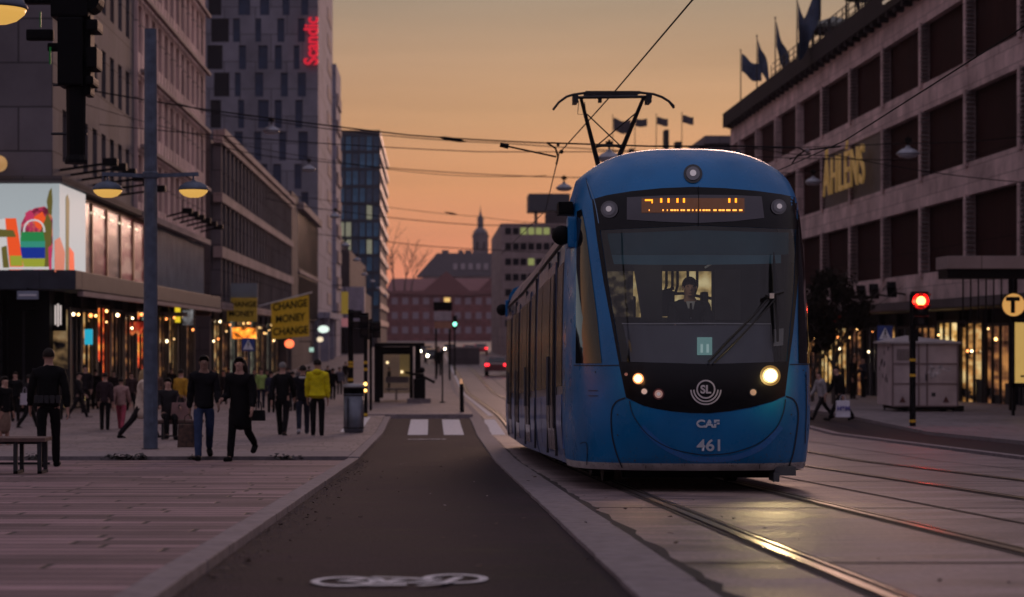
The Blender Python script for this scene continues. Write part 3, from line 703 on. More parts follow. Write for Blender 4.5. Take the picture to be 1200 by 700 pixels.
# exchange shop: sign band, awning
r = empty('shop_sign', (XL+.4, 118, 1.5), 'ochre money exchange sign band on the long low block', 'sign')
m = MB(); m.box(X_(266, 112), X_(301, 112), 112, 112.25, Z_(377, 112), Z_(349, 112)); m.build('panel', M('ochre sign', (.42,.27,.04), .6, emis=(1,.6,.05), es=.03), r)
for k, wd in enumerate(('CHANGE', 'MONEY')): text('lettering', wd, .42, K['black'], r, TM((X_(283, 112), 111.98, Z_(357+11*k, 112)), (1,0,0), (0,0,1)), .01, .01)
m = MB(); m.box(X_(266, 112), X_(301, 112), 112.3, 112.5, Z_(350, 112), Z_(332, 112)); m.build('grille', K['glasspale'], r)
r = sign('light_box', X_(272, 113), X_(300, 113), 113, Z_(397, 113), Z_(384, 113), Mlit('orange neon', (.9,.22,.02), (1,.40,.05), 2.6, 1.7, .1), 'bright orange lit sign under the ochre exchange sign', 'sign')
# banner on a slanting pole
Yb = 130.
r = empty('banner', (X_(340, Yb), Yb, Z_(397, Yb)), 'yellow money exchange banner hanging from a slanting pole', 'banner', None)
m = MB(); n_ = 12
c4 = [(317.5, 355), (362, 345.5), (362.5, 394), (318.5, 398)]
def bil(u, v): 
    a = Vector(c4[0]).lerp(Vector(c4[1]), u); b = Vector(c4[3]).lerp(Vector(c4[2]), u); return a.lerp(b, v)
for k, off in ((0, 0), (1, .03)):
    for i in range(n_):
        for j in range(8):
            q = []
            for (a, b) in ((i, j), (i+1, j), (i+1, j+1), (i, j+1)):
                p = bil(a/n_, b/8); q.append(P(p.x, p.y, Yb+.05*math.sin(a*.9+b*.3)+off))
            m.quad(*q)
m.build('cloth', K['yellow'], r)
for k, wd in enumerate(('CHANGE', 'MONEY', 'CHANGE')):
    p = bil(.5, .17+.33*k); text('lettering', wd, .68, K['black'], r, TM(P(p.x, p.y, Yb-.08), (44, 0, 6-k*1.5), (0, 0, 1)), .008, .018, sx=.83)
m = MB(); m.tube([P(299, 360, Yb+.02), P(366, 342.5, Yb+.02)], .05, 6); m.tube([P(299, 360, Yb+.02), P(296, 361, Yb+1.5)], .05, 6); m.build('pole', K['white'], r)

# ---------- dark glazed block and the hotel
D_ = empty('office_building', (XL, 165, g(165)), 'narrow dark glazed block with warm roof edge before the hotel', 'building')
m = MB(); m.box(-30, XL-.3, 163, 200, g(165), 12.4); boxm(m, fA, 163, 171, -.3, 0, -2, 13); m.build('wall', K['stonedark'], D_)
m = MB(); boxm(m, fA, 171, 200, -.3, .5, 12.0, 12.6); boxm(m, fA, 171, 200, -.3, .15, 6.4, 6.7); m.build('roof_edge', K['stonepale'], D_)
share_windows(D_, fA, [(171.3+4.1*k, 175.2+4.1*k, z0, z1) for k in range(7) for z0, z1 in ((2.5, 6.3), (6.8, 11.9))], lambda i: K['glassdark'], depth=-.05, split=3)
HY = 201.; HX = XL
H_ = empty('hotel_tower', (HX-8, HY, g(HY)), 'tall grey hotel tower with staggered dark windows and red upright sign', 'hotel')
fH = fmap('y-', HY); fHs = fmap('x+', HX)
def _z(py): return Z_(py, HY)
edges = [-46, -14, 18.6, 50, 82, 114, 151, 189, 222, 255, 288]
rowc = [[(242,250),(266,272),(290,302),(316,324),(342,352)], [(246,257),(281,291),(306,314),(332,338),(354,360)], [(250,265),(274,280),(300,305),(326,332),(350,356)], [(245,258),(281,287),(304,312),(323,329),(345,350)], [(253,266),(276,281),(300,307),(330,336),(350,357)],
        [(248,257),(280,285),(304,313),(323,329),(347,353)], [(251,263),(276,283),(299,305),(328,334),(351,359)], [(250,256),(282,288),(306,312),(321,328),(346,352)], [(250,262),(276,281),(298,306),(326,331),(354,360)], [(246,256),(281,287),(303,311),(323,331),(346,352)]]
rows = []; m = MB(); cells = []; lv = []
for i, (a, b) in enumerate(zip(edges, edges[1:])):
    z1, z0 = _z(a), _z(b); zz0 = z0+.06; zz1 = z1-.28
    cs = [(X_(p-(q-p)*.18, HY), X_(min(q+(q-p)*.22, 368), HY)) for p, q in rowc[i]]
    boxm(m, fH, -36, HX-.002, -.4, 0, z0-.28 if i < 20 else z0, zz0); x = -36
    for c, e in cs: boxm(m, fH, x, c, -.4, 0, zz0, zz1); x = e
    boxm(m, fH, x, HX-.002, -.4, 0, zz0, zz1); cells += [(c, e, zz0, zz1) for c, e in cs]
boxm(m, fH, -36, HX-.002, -.4, 0, _z(-46)-.28, 42); m.box(-36, HX-.5, HY+.5, 231, g(HY), 42); m.box(-36, HX-.01, HY, HY+.4, g(HY), _z(288)-.3)
m.build('wall', K['hotel'], H_)
share_windows(H_, fH, cells, lambda i: K['glassblue'] if i % 5 else K['glassdark'], depth=-.2)
m = MB(); boxm(m, fHs, HY+.001, 231, -.4, 0, g(HY), 42.1); m.build('side_wall', K['hotelpale'], H_)
m = MB()
for k in range(12): z = 4.5+2.9*k; boxm(m, fHs, 219, 227.5, .001, .06, z, z+1.3)
m.build('side_window', K['stonepale'], H_)
w2 = MB(); w2.box(-26, HX+.4, 231, 243, -2, 33); w2.build('rear_wing', K['hotelpale'], H_)
w3 = MB()
for k in range(9): w3.box(HX+.41, HX+.6, 232.5, 241, 3.5+3.1*k, 4.9+3.1*k)
w3.build('balcony', K['stonepale'], H_)
text('sign_lettering', 'Scandic', 2.05, E('red neon', (1,.02,.05), .62), H_, TM((X_(365.5, HY-.5), HY-.5, _z(49)), (0,0,1), (-1,0,0)), .12, .045, sx=.80)
m = MB(); m.box(HX-.6, HX+1.2, 202, 231, 2.8, 3.4); m.box(HX+.1, HX+1, 203, 203.6, g(203), 2.8); m.box(HX+.1, HX+1, 214, 214.6, g(203), 2.8); m.build('entrance_canopy', K['hotelpale'], H_)
# ---------- blue glass tower
GX = X_(445, 345); gy = 345.
G_ = empty('glass_tower', (GX-8, gy, g(gy)), 'dark blue glass office tower with grid facade beyond the hotel', 'building')
m = MB(); m.box(-30, GX-.3, gy+.35, 414, -2, 36.6); m.box(-30, GX+.0, gy, 414, 36.4, 37.2); m.build('frame_core', K['stonedark'], G_)
x0g = -20.
cells = []; fG = fmap('y-', gy); fGs = fmap('x+', GX)
nc = 9; cw = (GX-x0g)/nc
for i in range(nc):
    for j in range(11): cells.append((x0g+cw*i+.12, x0g+cw*(i+1)-.12, 3+3.03*j+.3, 3+3.03*(j+1)-.12))
gl1, gl2 = M('tower glass', (.09,.26,.42), .25, 0, var=.35, scale=.35, spec=.6), M('tower glass dark', (.045,.12,.21), .2, 0, var=.2, scale=.3, spec=1)
lit = M('lit office', (.2,.2,.17), .4, emis=(.62,.62,.42), es=.28)
rr = random.Random(11); pick = [rr.random() for _ in cells]
share_windows(G_, fG, cells, lambda i: lit if (pick[i] > .80 and (i % 11) in (4, 5, 6)) else (gl1 if pick[i] > .3 else gl2), depth=-.1, split=2)
m = MB()
for i in range(nc+1): boxm(m, fG, x0g+cw*i-.11, x0g+cw*i+.11, -.3, .12, -1, 36.4)
for j in range(12): boxm(m, fG, x0g, GX, -.3, .05, 3+3.03*j-.1, 3+3.03*j+.28)
m.build('facade_grid', M('tower frame', (.03,.045,.07), .6, 0), G_)
m = MB()
for j in range(12): boxm(m, fGs, gy+.1, 414, -.3, .08, 3+3.03*j-.1, 3+3.03*j+.9)
m.build('side_band', M('tower side', (.30,.22,.22), .5), G_)
m = MB(); boxm(m, fGs, gy+.1, 414, -.35, -.31, -1, 36.4); m.build('side_glass', gl2, G_)
# low dark building and pale box near the tower foot
r = empty('low_building', (-11.5, 262, g(262)), 'low dark building at the foot of the blue glass tower', 'building')
m = MB(); m.box(-20, X_(417, 262), 262, 330, -2, Z_(336, 262)+.0); m.box(-20, X_(409, 262), 264, 330, 7, Z_(292, 262)); m.build('wall', K['stonedark'], r)
m = MB(); m.box(-15, X_(428, 262), 259, 261.9, 2.1, Z_(337, 262)); m.build('pale_fascia', M('pale fascia', (.42,.38,.46), .6), r)
m = MB(); m.box(-11.4, X_(430, 262), 259.5, 261.5, -1.8, 2.09); m.build('entrance', K['glassdark'], r)

# ---------- department store on the right
T_ = empty('department_store', (XR, 100, g(100)), 'long stone department store with brown shutters, roof terrace and gold letters', 'department store')
fR = fmap('x-', XR); YE = 139.6; Y0 = 49.
m = MB()
for z0, z1 in ((2.35, 3.6), (6.47, 7.77), (10.6, 11.8), (14.4, 15.75)): boxm(m, fR, Y0, YE, -.6, 0, z0, z1)
boxm(m, fR, YE-.5, YE, -.6, -.001, 3.6, 14.4); m.box(XR+.001, XR+30, YE-.4, YE-.05, -2, 15.7)
m.build('stone_band', K['stoneR'], T_)
m = MB(); m.box(XR+.75, XR+30, Y0, YE-.45, g(100), 15.7); m.build('wall', K['stonedark'], T_)
m = MB(); boxm(m, fR, Y0, YE+.3, -.6, .5, 15.75, 16.0); boxm(m, fR, Y0, YE+.3, .2, .5, 16.0, 16.75); m.box(XR-.5, XR+30, YE, YE+.3, 16.0, 16.75); m.box(XR+.6, XR+30, Y0, YE, 15.71, 15.9)
for k in range(60): boxm(m, fR, Y0+.3+1.5*k, Y0+.6+1.5*k, .0, .45, 15.5, 15.74)
m.build('roof_parapet', M('dark parapet', (.030,.024,.026), .8, spec=.15), T_)
pil = [70.8+7.17*k for k in range(-3, 10)]
rowsR = ((3.6, 6.47), (7.77, 10.6), (11.8, 14.4))
for k, y in enumerate(pil):
    if y > YE: continue
    for z0, z1 in rowsR:
        m = MB(); boxm(m, fR, y-.15, y+.15, -.3, .12, z0-.15, z1+.05)
        m.build('pilaster', K['stoneR'], T_)
lv = []
base = None
for y in pil:
    for z0, z1 in rowsR:
        m = MB(); n_ = 15
        for i in range(n_):
            z = z0+.1+(z1-z0-.2)*i/(n_-1); m.box(XR-.10, XR+.18, y-.38, y-.16, z-.03, z+.035)
        if y < 112: m.build('louvre', K['louvre'], T_)
for k, (a, b) in enumerate(zip(pil, pil[1:])):
    for ri, (z0, z1) in enumerate(rowsR):
        if ri == 1 and 91 < a < 103: continue
        m = MB(); boxm(m, fR, a+.16, b-.16, -.55, -.30, z0, z1); boxm(m, fR, a+.16, b-.45, -.3, -.2, z0, z0+.12)
        m.build('shutter', K['shutter'], T_)
m = MB(); boxm(m, fR, 92.6, 106.5, -.5, -.05, 7.77, 10.6); m.build('sign_wall', M('cream sign wall', (.11,.085,.075), .7, var=.2), T_)
gold = M('gold letters', (.62,.40,.12), .5, 0, var=.2, emis=(1,.60,.2), es=.085)  # letters given a faint glow of their own to stand out
text('sign_lettering', 'ÅHLÉNS', 2.75, gold, T_, TM((XR-.35, 99.8, 9.15), (0,-1,0), (0,0,1)), .05, .0, sx=.92, space=1.12)
# ground floor of the store
m = MB(); boxm(m, fR, Y0, YE, -.6, 1.3, 1.95, 2.34); m.build('canopy', K['darkmetal'], T_)
m = MB(); boxm(m, fR, Y0, YE, 1.2, 1.35, 2.0, 2.3); m.build('canopy_edge', K['stonedark'], T_)
shopfronts(T_, fR, 66, 138, g(110)-.1, 1.93, 20, [K['litwarm'], K['glassdark'], K['litdim'], K['litwarm'], K['litgold'], K['litdim'], K['glassdark']], -.4)
shopfronts(T_, fR, 50, 65.8, g(60)-.1, 1.93, 3, [K['litdim'], K['litdim']], -.6)
# spotlights along the frieze
for k in range(6):
    y = 104-3.1*k-.4*(k % 2); r = empty('floodlight', (XR, y, 2.9), 'black floodlight on the store frieze above the red signal, number %s from the tree' % ['one','two','three','four','five','six'][k], 'floodlight', 'floodlights along the store frieze')
    m = MB(); m.bar((XR, y, 2.75), (XR-.55, y, 2.85), .08); m.build('arm', K['black'], r)
    m = MB(); m.bar((XR-.5, y+.35, 2.75), (XR-.75, y-.45, 3.2), .42, .3); m.build('lamp_head', K['black'], r, bevel=.05)
# terrace railing, parasols
r = empty('terrace_railing', (XR-.2, 100, 16.75), 'thin metal railing along the store roof terrace', 'railing')
m = MB()
for z in (17.0, 17.3, 17.65): boxm(m, fR, 60, 121, .22, .26, z, z+.04)
for k in range(42): y = 60+k*1.5; boxm(m, fR, y, y+.05, .2, .25, 16.75, 17.65)
m.build('rail', K['darkmetal'], r)
m = MB(); 
for k in range(14): y = 60+k*4.4; boxm(m, fR, y, y+.1, .16, .27, 16.75, 17.7)
m.build('post', K['darkmetal'], r)
def parasol(x, y, z, rad, mat, label):
    r = empty('parasol', (x, y, z), label, 'parasol', 'parasols on the store roof terrace')
    m = MB(); n_ = 8
    for i in range(n_):
        t0, t1 = 2*math.pi*i/n_, 2*math.pi*(i+1)/n_
        a = Vector((x+rad*math.cos(t0), y+rad*math.sin(t0), z+2.2)); b = Vector((x+rad*math.cos(t1), y+rad*math.sin(t1), z+2.2)); c = Vector((x, y, z+2.85))
        m.add([a, b, c, a-Vector((0,0,.18)), b-Vector((0,0,.18))], [(0,1,2),(0,3,4,1)])
    m.build('canopy', mat, r); m = MB(); m.tube([(x, y, z-.9), (x, y, z+2.8)], .04, 6); m.build('pole', K['darkmetal'], r)
gcl = M('green parasol cloth', (.12,.22,.10), .8)
parasol(XR+1.2, 98.6, 15.9, 1.9, gcl, 'green parasol on the store roof behind the railing, nearer one')
parasol(XR+1.2, 109.5, 15.9, 1.9, M('grey parasol cloth', (.14,.15,.13), .8), 'dull grey green parasol lower on the roof terrace, farther one')
r = empty('terrace_screen', (XR-.1, 88, 16.8), 'pale strip light under the roof edge at top right', 'light')
m = MB(); boxm(m, fR, 84.5, 90, .52, .6, 16.1, 16.22); m.build('tube', E('pale strip', (.6,.45,.35), .5), r)
# flags on the roof
flagc = M('dark blue flag', (.05,.07,.12), .8, var=.3); flagg = M('grey flag', (.08,.07,.08), .8, var=.3)
def flag(x, y, zb, zt, size, mat, label, group, sw=0., droop=.5, seed=1):
    r = empty('flag', (x, y, zb), label, 'flag', group)
    m = MB(); m.tube([(x, y, zb), (x, y, zt)], [.05, .03], 6); m.ball((x, y, zt+.05), .07, 6); m.build('pole', K['darkmetal'], r)
    m = MB(); nx, nz = 10, 6; rr = random.Random(seed); ph = rr.random()*6
    def pt(i, j):
        u = i/nx*size; v = j/nz*size*.62
        return (x+.06+u*max(.34, 1-droop*.55)*(1 if sw >= 0 else -1), y+.22*math.sin(u*2.6+ph)*u, zt-.15-v-droop*u*.8-.1*math.sin(u*3+ph)*u)
    for i in range(nx):
        for j in range(nz): m.quad(pt(i, j), pt(i+1, j), pt(i+1, j+1), pt(i, j+1))
    m.build('cloth', mat, r, smooth=True)
words6 = ['farthest', 'second farthest', 'third farthest', 'fourth farthest', 'fifth farthest', 'nearest']
for k, (px, Y, pyt, sz, dr, sw) in enumerate([(868, 136, 60, 2.0, .6, 1), (887, 130, 43, 2.4, 1.2, 1), (908.5, 122.5, 22, 2.5, 1.4, 1), (934, 114.5, -2, 2.6, 1.5, 1), (961, 107.5, -28, 3.3, 1.1, -1), (992, 100.2, -60, 2.0, 1.2, 1)]):
    flag(X_(px, Y), Y, 16.6, Z_(pyt, Y), sz, flagc, 'dark blue flag on a roof pole, %s along the store roof edge' % words6[k], 'flags on the department store roof', sw, dr, k)

# ---------- building beyond the store, with flags and chimneys
V_ = empty('far_department_building', (XR, 165, g(165)), 'flat roofed building beyond the store, chimneys above the tram roof', 'building')
m = MB(); m.box(XR, 60, 150, 238, -2, 15.6); m.box(XR-.4, 60, 149.6, 238, 15.6, 16.2); m.build('wall', K['stoneA'], V_)
chm = K['darkmetal']
for (px, w_, pt) in ((779, 5, 152), (792, 7, 166), (738, 5, 174), (829, 14, 166)):
    Y = 180.; x = X_(px, Y); MB().box(x, x+w_*Y/F, Y, Y+1.5, 16.2, Z_(pt, Y)).build('chimney', chm, V_)
for k, (px, pyt, sz) in enumerate([(718, 136, 1.9), (744, 137, 1.15), (769, 135, 1.15), (799, 133, 1.15)]):
    flag(X_(px, 182), 182, 16.2, Z_(pyt, 182), sz, flagg, 'small grey flag seen over the tram roof, %s from the pantograph' % ['first', 'second', 'third', 'fourth'][k], 'grey flags over the tram roof', 1, .15 if k else .3, k+20)
m = MB(); 
x = X_(855, 142); 
# ---------- dark office block at the street end, right of centre
Q = empty('office_building', (9, 250, g(250)), 'brown grey office block with a rooftop box, behind the tram', 'building')
m = MB(); m.box(X_(587, 250), 30, 250, 290, -2, Z_(262, 250)); m.build('wall', K['stonepale'], Q)
m = MB(); m.box(X_(620, 256), X_(668, 256), 256, 262, Z_(247, 256), Z_(227, 256)); m.bar((X_(628, 257), 257, 15), (X_(628, 257), 257, 18), .4); m.bar((X_(652, 257), 257, 15), (X_(652, 257), 257, 18), .4); m.build('rooftop_box', K['greymetal'], Q)
m = MB(); m.box(X_(640, 255), 30, 254, 258, Z_(263, 255), Z_(250, 255)); m.build('penthouse', K['stonedark'], Q)
fQ = fmap('y-', 250)
cells = [(X_(592+9*i, 250), X_(599+9*i, 250), Z_(275+18*j, 250), Z_(267+18*j, 250)) for i in range(8) for j in range(7)]
litg = M('lit green office', (.1,.12,.05), .4, emis=(.55,.60,.2), es=.40)
share_windows(Q, fQ, cells, lambda i: litg if i in (14, 21, 28, 35, 23, 37) else K['glassdark'], depth=.03)
# ---------- end of the street
Rb = empty('brick_building', (5, 640, g(640)), 'wide red brick building closing the end of the street', 'building')
Yr = 640.
m = MB(); m.box(X_(453, Yr), X_(600, Yr), Yr, Yr+30, -3, Z_(345, Yr)); m.build('wall', K['brick'], Rb)
m = MB()
def gable(xa, xb, ye, zt0, zt1, d=12):
    xm = (xa+xb)/2; m.add([(xa, ye, zt0), (xb, ye, zt0), (xm, ye, zt1), (xa, ye+d, zt0), (xb, ye+d, zt0), (xm, ye+d, zt1)], [(0,1,2),(3,5,4),(0,2,5,3),(1,4,5,2),(0,3,4,1)])
gable(X_(490, Yr), X_(556, Yr), Yr-.8, Z_(346, Yr), Z_(318, Yr)); gable(X_(556, Yr), X_(602, Yr), Yr-.5, Z_(345, Yr), Z_(322, Yr)); 
m.box(X_(451, Yr), X_(602, Yr), Yr-.6, Yr+30, Z_(345, Yr), Z_(341, Yr)); m.add([(X_(452,Yr),Yr,Z_(341,Yr)),(X_(602,Yr),Yr,Z_(341,Yr)),(X_(595,Yr),Yr+14,Z_(325,Yr)),(X_(458,Yr),Yr+14,Z_(325,Yr))],[(0,1,2,3)])
m.build('roof', K['roofred'], Rb)
fB = fmap('y-', Yr)
cells = [(X_(459+12.3*i, Yr), X_(466+12.3*i, Yr), Z_(357+17*j, Yr), Z_(349+17*j, Yr)) for i in range(11) for j in range(3)]
pale = M('pale window', (.30,.24,.28), .4); 
litf = M('lit far window', (.5,.35,.1), .4, emis=(1,.62,.2), es=.9)
share_windows(Rb, fB, cells, lambda i: litf if i in (15,) else pale, depth=.08)
Mb = empty('mansard_building', (15, 800, 0), 'long roofed building on the rise above the red brick building', 'building')
Ym = 800.; m = MB(); m.box(X_(495, Ym), X_(600, Ym), Ym, Ym+20, -3, Z_(318, Ym)); m.build('wall', K['stonepale'], Mb)
m = MB(); m.prism([(X_(488, Ym), Z_(324, Ym)), (X_(604, Ym), Z_(324, Ym)), (X_(604, Ym), Z_(297, Ym)), (X_(512, Ym), Z_(297, Ym))], lambda a, w, b: (a, w, b), Ym-1, Ym+22)
for px, w_ in ((518, 8), (537, 6), (545, 8), (580, 9), (590, 5)): m.box(X_(px, Ym), X_(px+w_, Ym), Ym+2, Ym+6, Z_(297, Ym), Z_(293, Ym))
m.build('roof', K['roofgrey'], Mb)
m = MB()
dm = M('pale dormer', (.38,.33,.36), .6)
for k in range(7): MB().box(X_(531+9*k, Ym), X_(536+9*k, Ym), Ym-1.4, Ym-.9, Z_(316, Ym), Z_(309, Ym)).build('dormer', dm, Mb)
Yt = 1000.; Tw = empty('church_tower', (X_(563, Yt), Yt, 0), 'church tower with stepped dome and thin spire on the skyline', 'tower')
cx_ = X_(563, Yt); pr = lambda px, py: (px*Yt/F, Z_(py, Yt))
m = MB(); m.box(cx_-3.9, cx_+3.9, Yt-4, Yt+4, 0, Z_(277, Yt)); m.box(cx_-4.3, cx_+4.3, Yt-4.4, Yt+4.4, Z_(278, Yt), Z_(276, Yt)); m.build('tower_shaft', K['stoneA'], Tw)
m = MB(); m.lathe([pr(9,276), pr(8.4,272), pr(6,269), pr(3.6,267)], (cx_, Yt, 0), 12); m.build('dome', K['roofgrey'], Tw, smooth=True)
m = MB(); m.lathe([pr(3.6,267), pr(3.6,258), pr(4.2,257), pr(2.6,254), pr(1.3,251), pr(.5,246), pr(.15,240)], (cx_, Yt, 0), 10); m.build('spire', K['roofgrey'], Tw)
m = MB(); 
for s_ in (-1, 1): m.box(cx_+s_*1.8-.6, cx_+s_*1.8+.6, Yt-4.5, Yt-3.95, Z_(292, Yt), Z_(284, Yt))
m.build('belfry_window', K['glassdark'], Tw)
sheet('hill', -900, 900, 1150, 2200, 16, K['roofgrey'], 300, kind='structure')
# left filler: cross street facade behind hotel, roofs
r = empty('low_building', (XL-4, 300, g(300)), 'dim pale building between the hotel and the glass tower', 'building')
m = MB(); m.box(-40, -14.5, 250, 340, -2, 16); m.build('wall', K['stoneA'], r)
m = MB(); m.box(-40, -14.3, 249.7, 340, 16, 16.6); m.build('roof', K['roofgrey'], r)
# ================================================================ the tram
TX, TY0, TY1 = 2.815, 20.0, 41.2
def cr(pts, n):
    """Catmull-Rom through pts, n samples per span"""
    pts = [Vector(p) for p in pts]; out = []
    for i in range(len(pts)-1):
        p0, p1, p2, p3 = pts[max(i-1, 0)], pts[i], pts[i+1], pts[min(i+2, len(pts)-1)]
        for k in range(n):
            t = k/n; out.append(.5*((2*p1)+(p2-p0)*t+(2*p0-5*p1+4*p2-p3)*t*t+(3*p1-p0-3*p2+p3)*t**3))
    out.append(pts[-1]); return out
pp = cr([(0,0,0), (.035,.40,0), (.11,.66,0), (.27,.86,0), (.46,1.02,0), (.72,1.16,0), (1.05,1.25,0), (1.5,1.30,0), (2.2,1.325,0)], 4)
gen = cr([(.20,.22,.96), (.12,.295,.975), (.06,.45,.985), (.01,.70,1), (0,.95,1), (.03,1.2,1), (.08,1.36,1), (.17,1.6,1), (.27,1.85,.997), (.37,2.1,.993), (.47,2.35,.988), (.57,2.6,.98), (.68,2.85,.97), (.77,3.03,.96), (.86,3.17,.95), (.95,3.30,.94), (1.07,3.44,.925), (1.24,3.57,.91), (1.48,3.67,.90), (1.8,3.745,.892), (2.2,3.785,.885)], 2)
def drop(h): return max(0, (h-3.12)/.665)*.35
def shell_pt(sgn, p, q, rear=False):
    t, off = p[0], p[1]; s_, h, wf = q
    T = t+s_*(1-t/2.2); x = sgn*off*wf
    h2 = h-drop(h)*(off/1.325)**3.1
    y = (TY1-T) if rear else (TY0+T)
    return Vector((TX+x, y, g(y)+h2))
def make_shell(rear=False):
    m = MB(); cols = [(-1, p) for p in reversed(pp[1:])]+[(1, p) for p in pp]
    nc_, nr = len(cols), len(gen)
    vs = [shell_pt(s_, p, q, rear) for q in gen for (s_, p) in cols]
    fs = []
    for j in range(nr-1):
        for i in range(nc_-1):
            a = j*nc_+i; f = (a, a+1, a+1+nc_, a+nc_); fs.append(f if not rear else f[::-1])
    yq = (TY1-2.2) if rear else (TY0+2.2)
    top = [v for v in vs[(nr-1)*nc_:]]; side_l = [vs[j*nc_] for j in range(nr) if gen[j][1] > 2.9]; side_r = [vs[j*nc_+nc_-1] for j in range(nr) if gen[j][1] > 2.9]
    ring_ = side_l[:-1]+top+list(reversed(side_r[:-1]))
    m.add([Vector((v.x*.999+TX*.001, yq, v.z)) for v in ring_], [tuple(range(len(ring_)))]); ncap = len(fs)
    m.add(vs, fs); m.f = m.f[1:]+m.f[:1]; m.m = [0]*len(m.f)
    base_ = len(ring_); m.m = [1 if (k//(nc_-1)) < 2 else 0 for k in range(len(fs))]+[0]
    return m
tramblue = M('tram blue paint', (.003,.155,.40), .36, 0, var=.16, scale=1.6, coat=.12, spec=.35)
def smudge(mat_, lo, hi, sc):
    n = mat_.node_tree.nodes; l = mat_.node_tree.links; t = n.new('ShaderNodeTexCoord'); q = n.new('ShaderNodeTexNoise'); q.inputs['Scale'].default_value = sc; q.inputs['Detail'].default_value = 8; l.new(t.outputs['Object'], q.inputs[0])
    r_ = n.new('ShaderNodeMapRange'); r_.inputs[1].default_value = .35; r_.inputs[2].default_value = .68; r_.inputs[3].default_value = lo; r_.inputs[4].default_value = hi; l.new(q.outputs[0], r_.inputs[0]); l.new(r_.outputs[0], n['Principled BSDF'].inputs['Roughness'])
smudge(tramblue, .20, .48, 3.5)
skirtw = M('worn pale skirt edge', (.42,.40,.40), .5, var=.25, scale=8)
maskblk = M('black glazed mask', (.003,.003,.005), .22, var=0, spec=.22)
gloss = M('tram dark glass', (.010,.011,.014), .06, var=0, spec=.9)
sidecol = M('tram side paint', (.10,.13,.23), .30, .35, var=.25, scale=3, coat=.6)
sidelow = M('tram lower side paint', (.10,.19,.42), .35, .2, var=.3, scale=5, coat=.4)
roofcol = M('tram roof paint', (.32,.26,.26), .38, .3, var=.15, scale=2)
TR = empty('tram', (TX, TY0, g(TY0)), 'blue tram with lit headlights standing on the street track', 'tram')
shell = make_shell(); me0 = shell.mesh('tmp')
bvh = BVHTree.FromPolygons([v.co.copy() for v in me0.vertices], [tuple(p.vertices) for p in me0.polygons])
CAMP = Vector((0, 0, ZC))
def proj(px, py, eps=.004):
    d_ = Vector(((px-CX)/F, 1, -(py-CY)/F)).normalized()
    hit = bvh.ray_cast(CAMP, d_)
    if hit[0] is None:
        n_ = bvh.find_nearest(CAMP+d_*21); p, nn = n_[0], n_[1]
    else: p, nn = hit[0], hit[1]
    if nn.y > 0: nn = -nn
    return p+nn*eps, nn
ws_poly = [(703,269), (760,264.5), (818,263), (880,264.5), (933,268), (931,331), (925,400), (921.5,425), (880,427), (829,428), (780,427), (728,425), (715,345)]
def cut_planes(bm, poly, only=None):
    for a, b in zip(poly, poly[1:]+poly[:1]):
        da = Vector(((a[0]-CX)/F, 1, -(a[1]-CY)/F)); db = Vector(((b[0]-CX)/F, 1, -(b[1]-CY)/F))
        nn = da.cross(db).normalized()
        fs = [f for f in bm.faces if f.calc_center_median().y < TY0+1.6]
        geom = list({v for f in fs for v in f.verts})+list({e for f in fs for e in f.edges})+fs
        bmesh.ops.bisect_plane(bm, geom=geom, plane_co=CAMP, plane_no=nn, dist=1e-5)
def inside(pt, poly):
    x, y = pt; c = False
    for (x1, y1), (x2, y2) in zip(poly, poly[1:]+poly[:1]):
        if (y1 > y) != (y2 > y) and x < (x2-x1)*(y-y1)/(y2-y1)+x1: c = not c
    return c
def topx(p): return (CX+F*p.x/p.y, CY-F*(p.z-ZC)/p.y)
# simple windshield outline (convex) for the opening
wsc = [(703.5,270), (818,264.5), (932.5,269), (930,340), (921.5,424), (829,427), (728.5,424), (715,345)]
bm = bmesh.new(); bm.from_mesh(me0); cut_planes(bm, wsc)
dead = [f for f in bm.faces if f.calc_center_median().y < TY0+1.6 and inside(topx(f.calc_center_median()), wsc)]
bmesh.ops.delete(bm, geom=dead, context='FACES')
bmesh.ops.translate(bm, verts=bm.verts, vec=-ORG[TR.name])
me = bpy.data.meshes.new('front_body'); bm.to_mesh(me); bm.free()
me.materials.append(tramblue); me.materials.append(skirtw)
for p in me.polygons: p.use_smooth = True
FB = link('front_body', me, None, TR)
rs_m = make_shell(True)
for v in rs_m.v:
    hh_ = v.z-g(v.y)
    if hh_ > 2.9: v.z = g(v.y)+2.9+(hh_-2.9)*.5
rs = rs_m.build('rear_body', [tramblue, skirtw], TR, smooth=True)
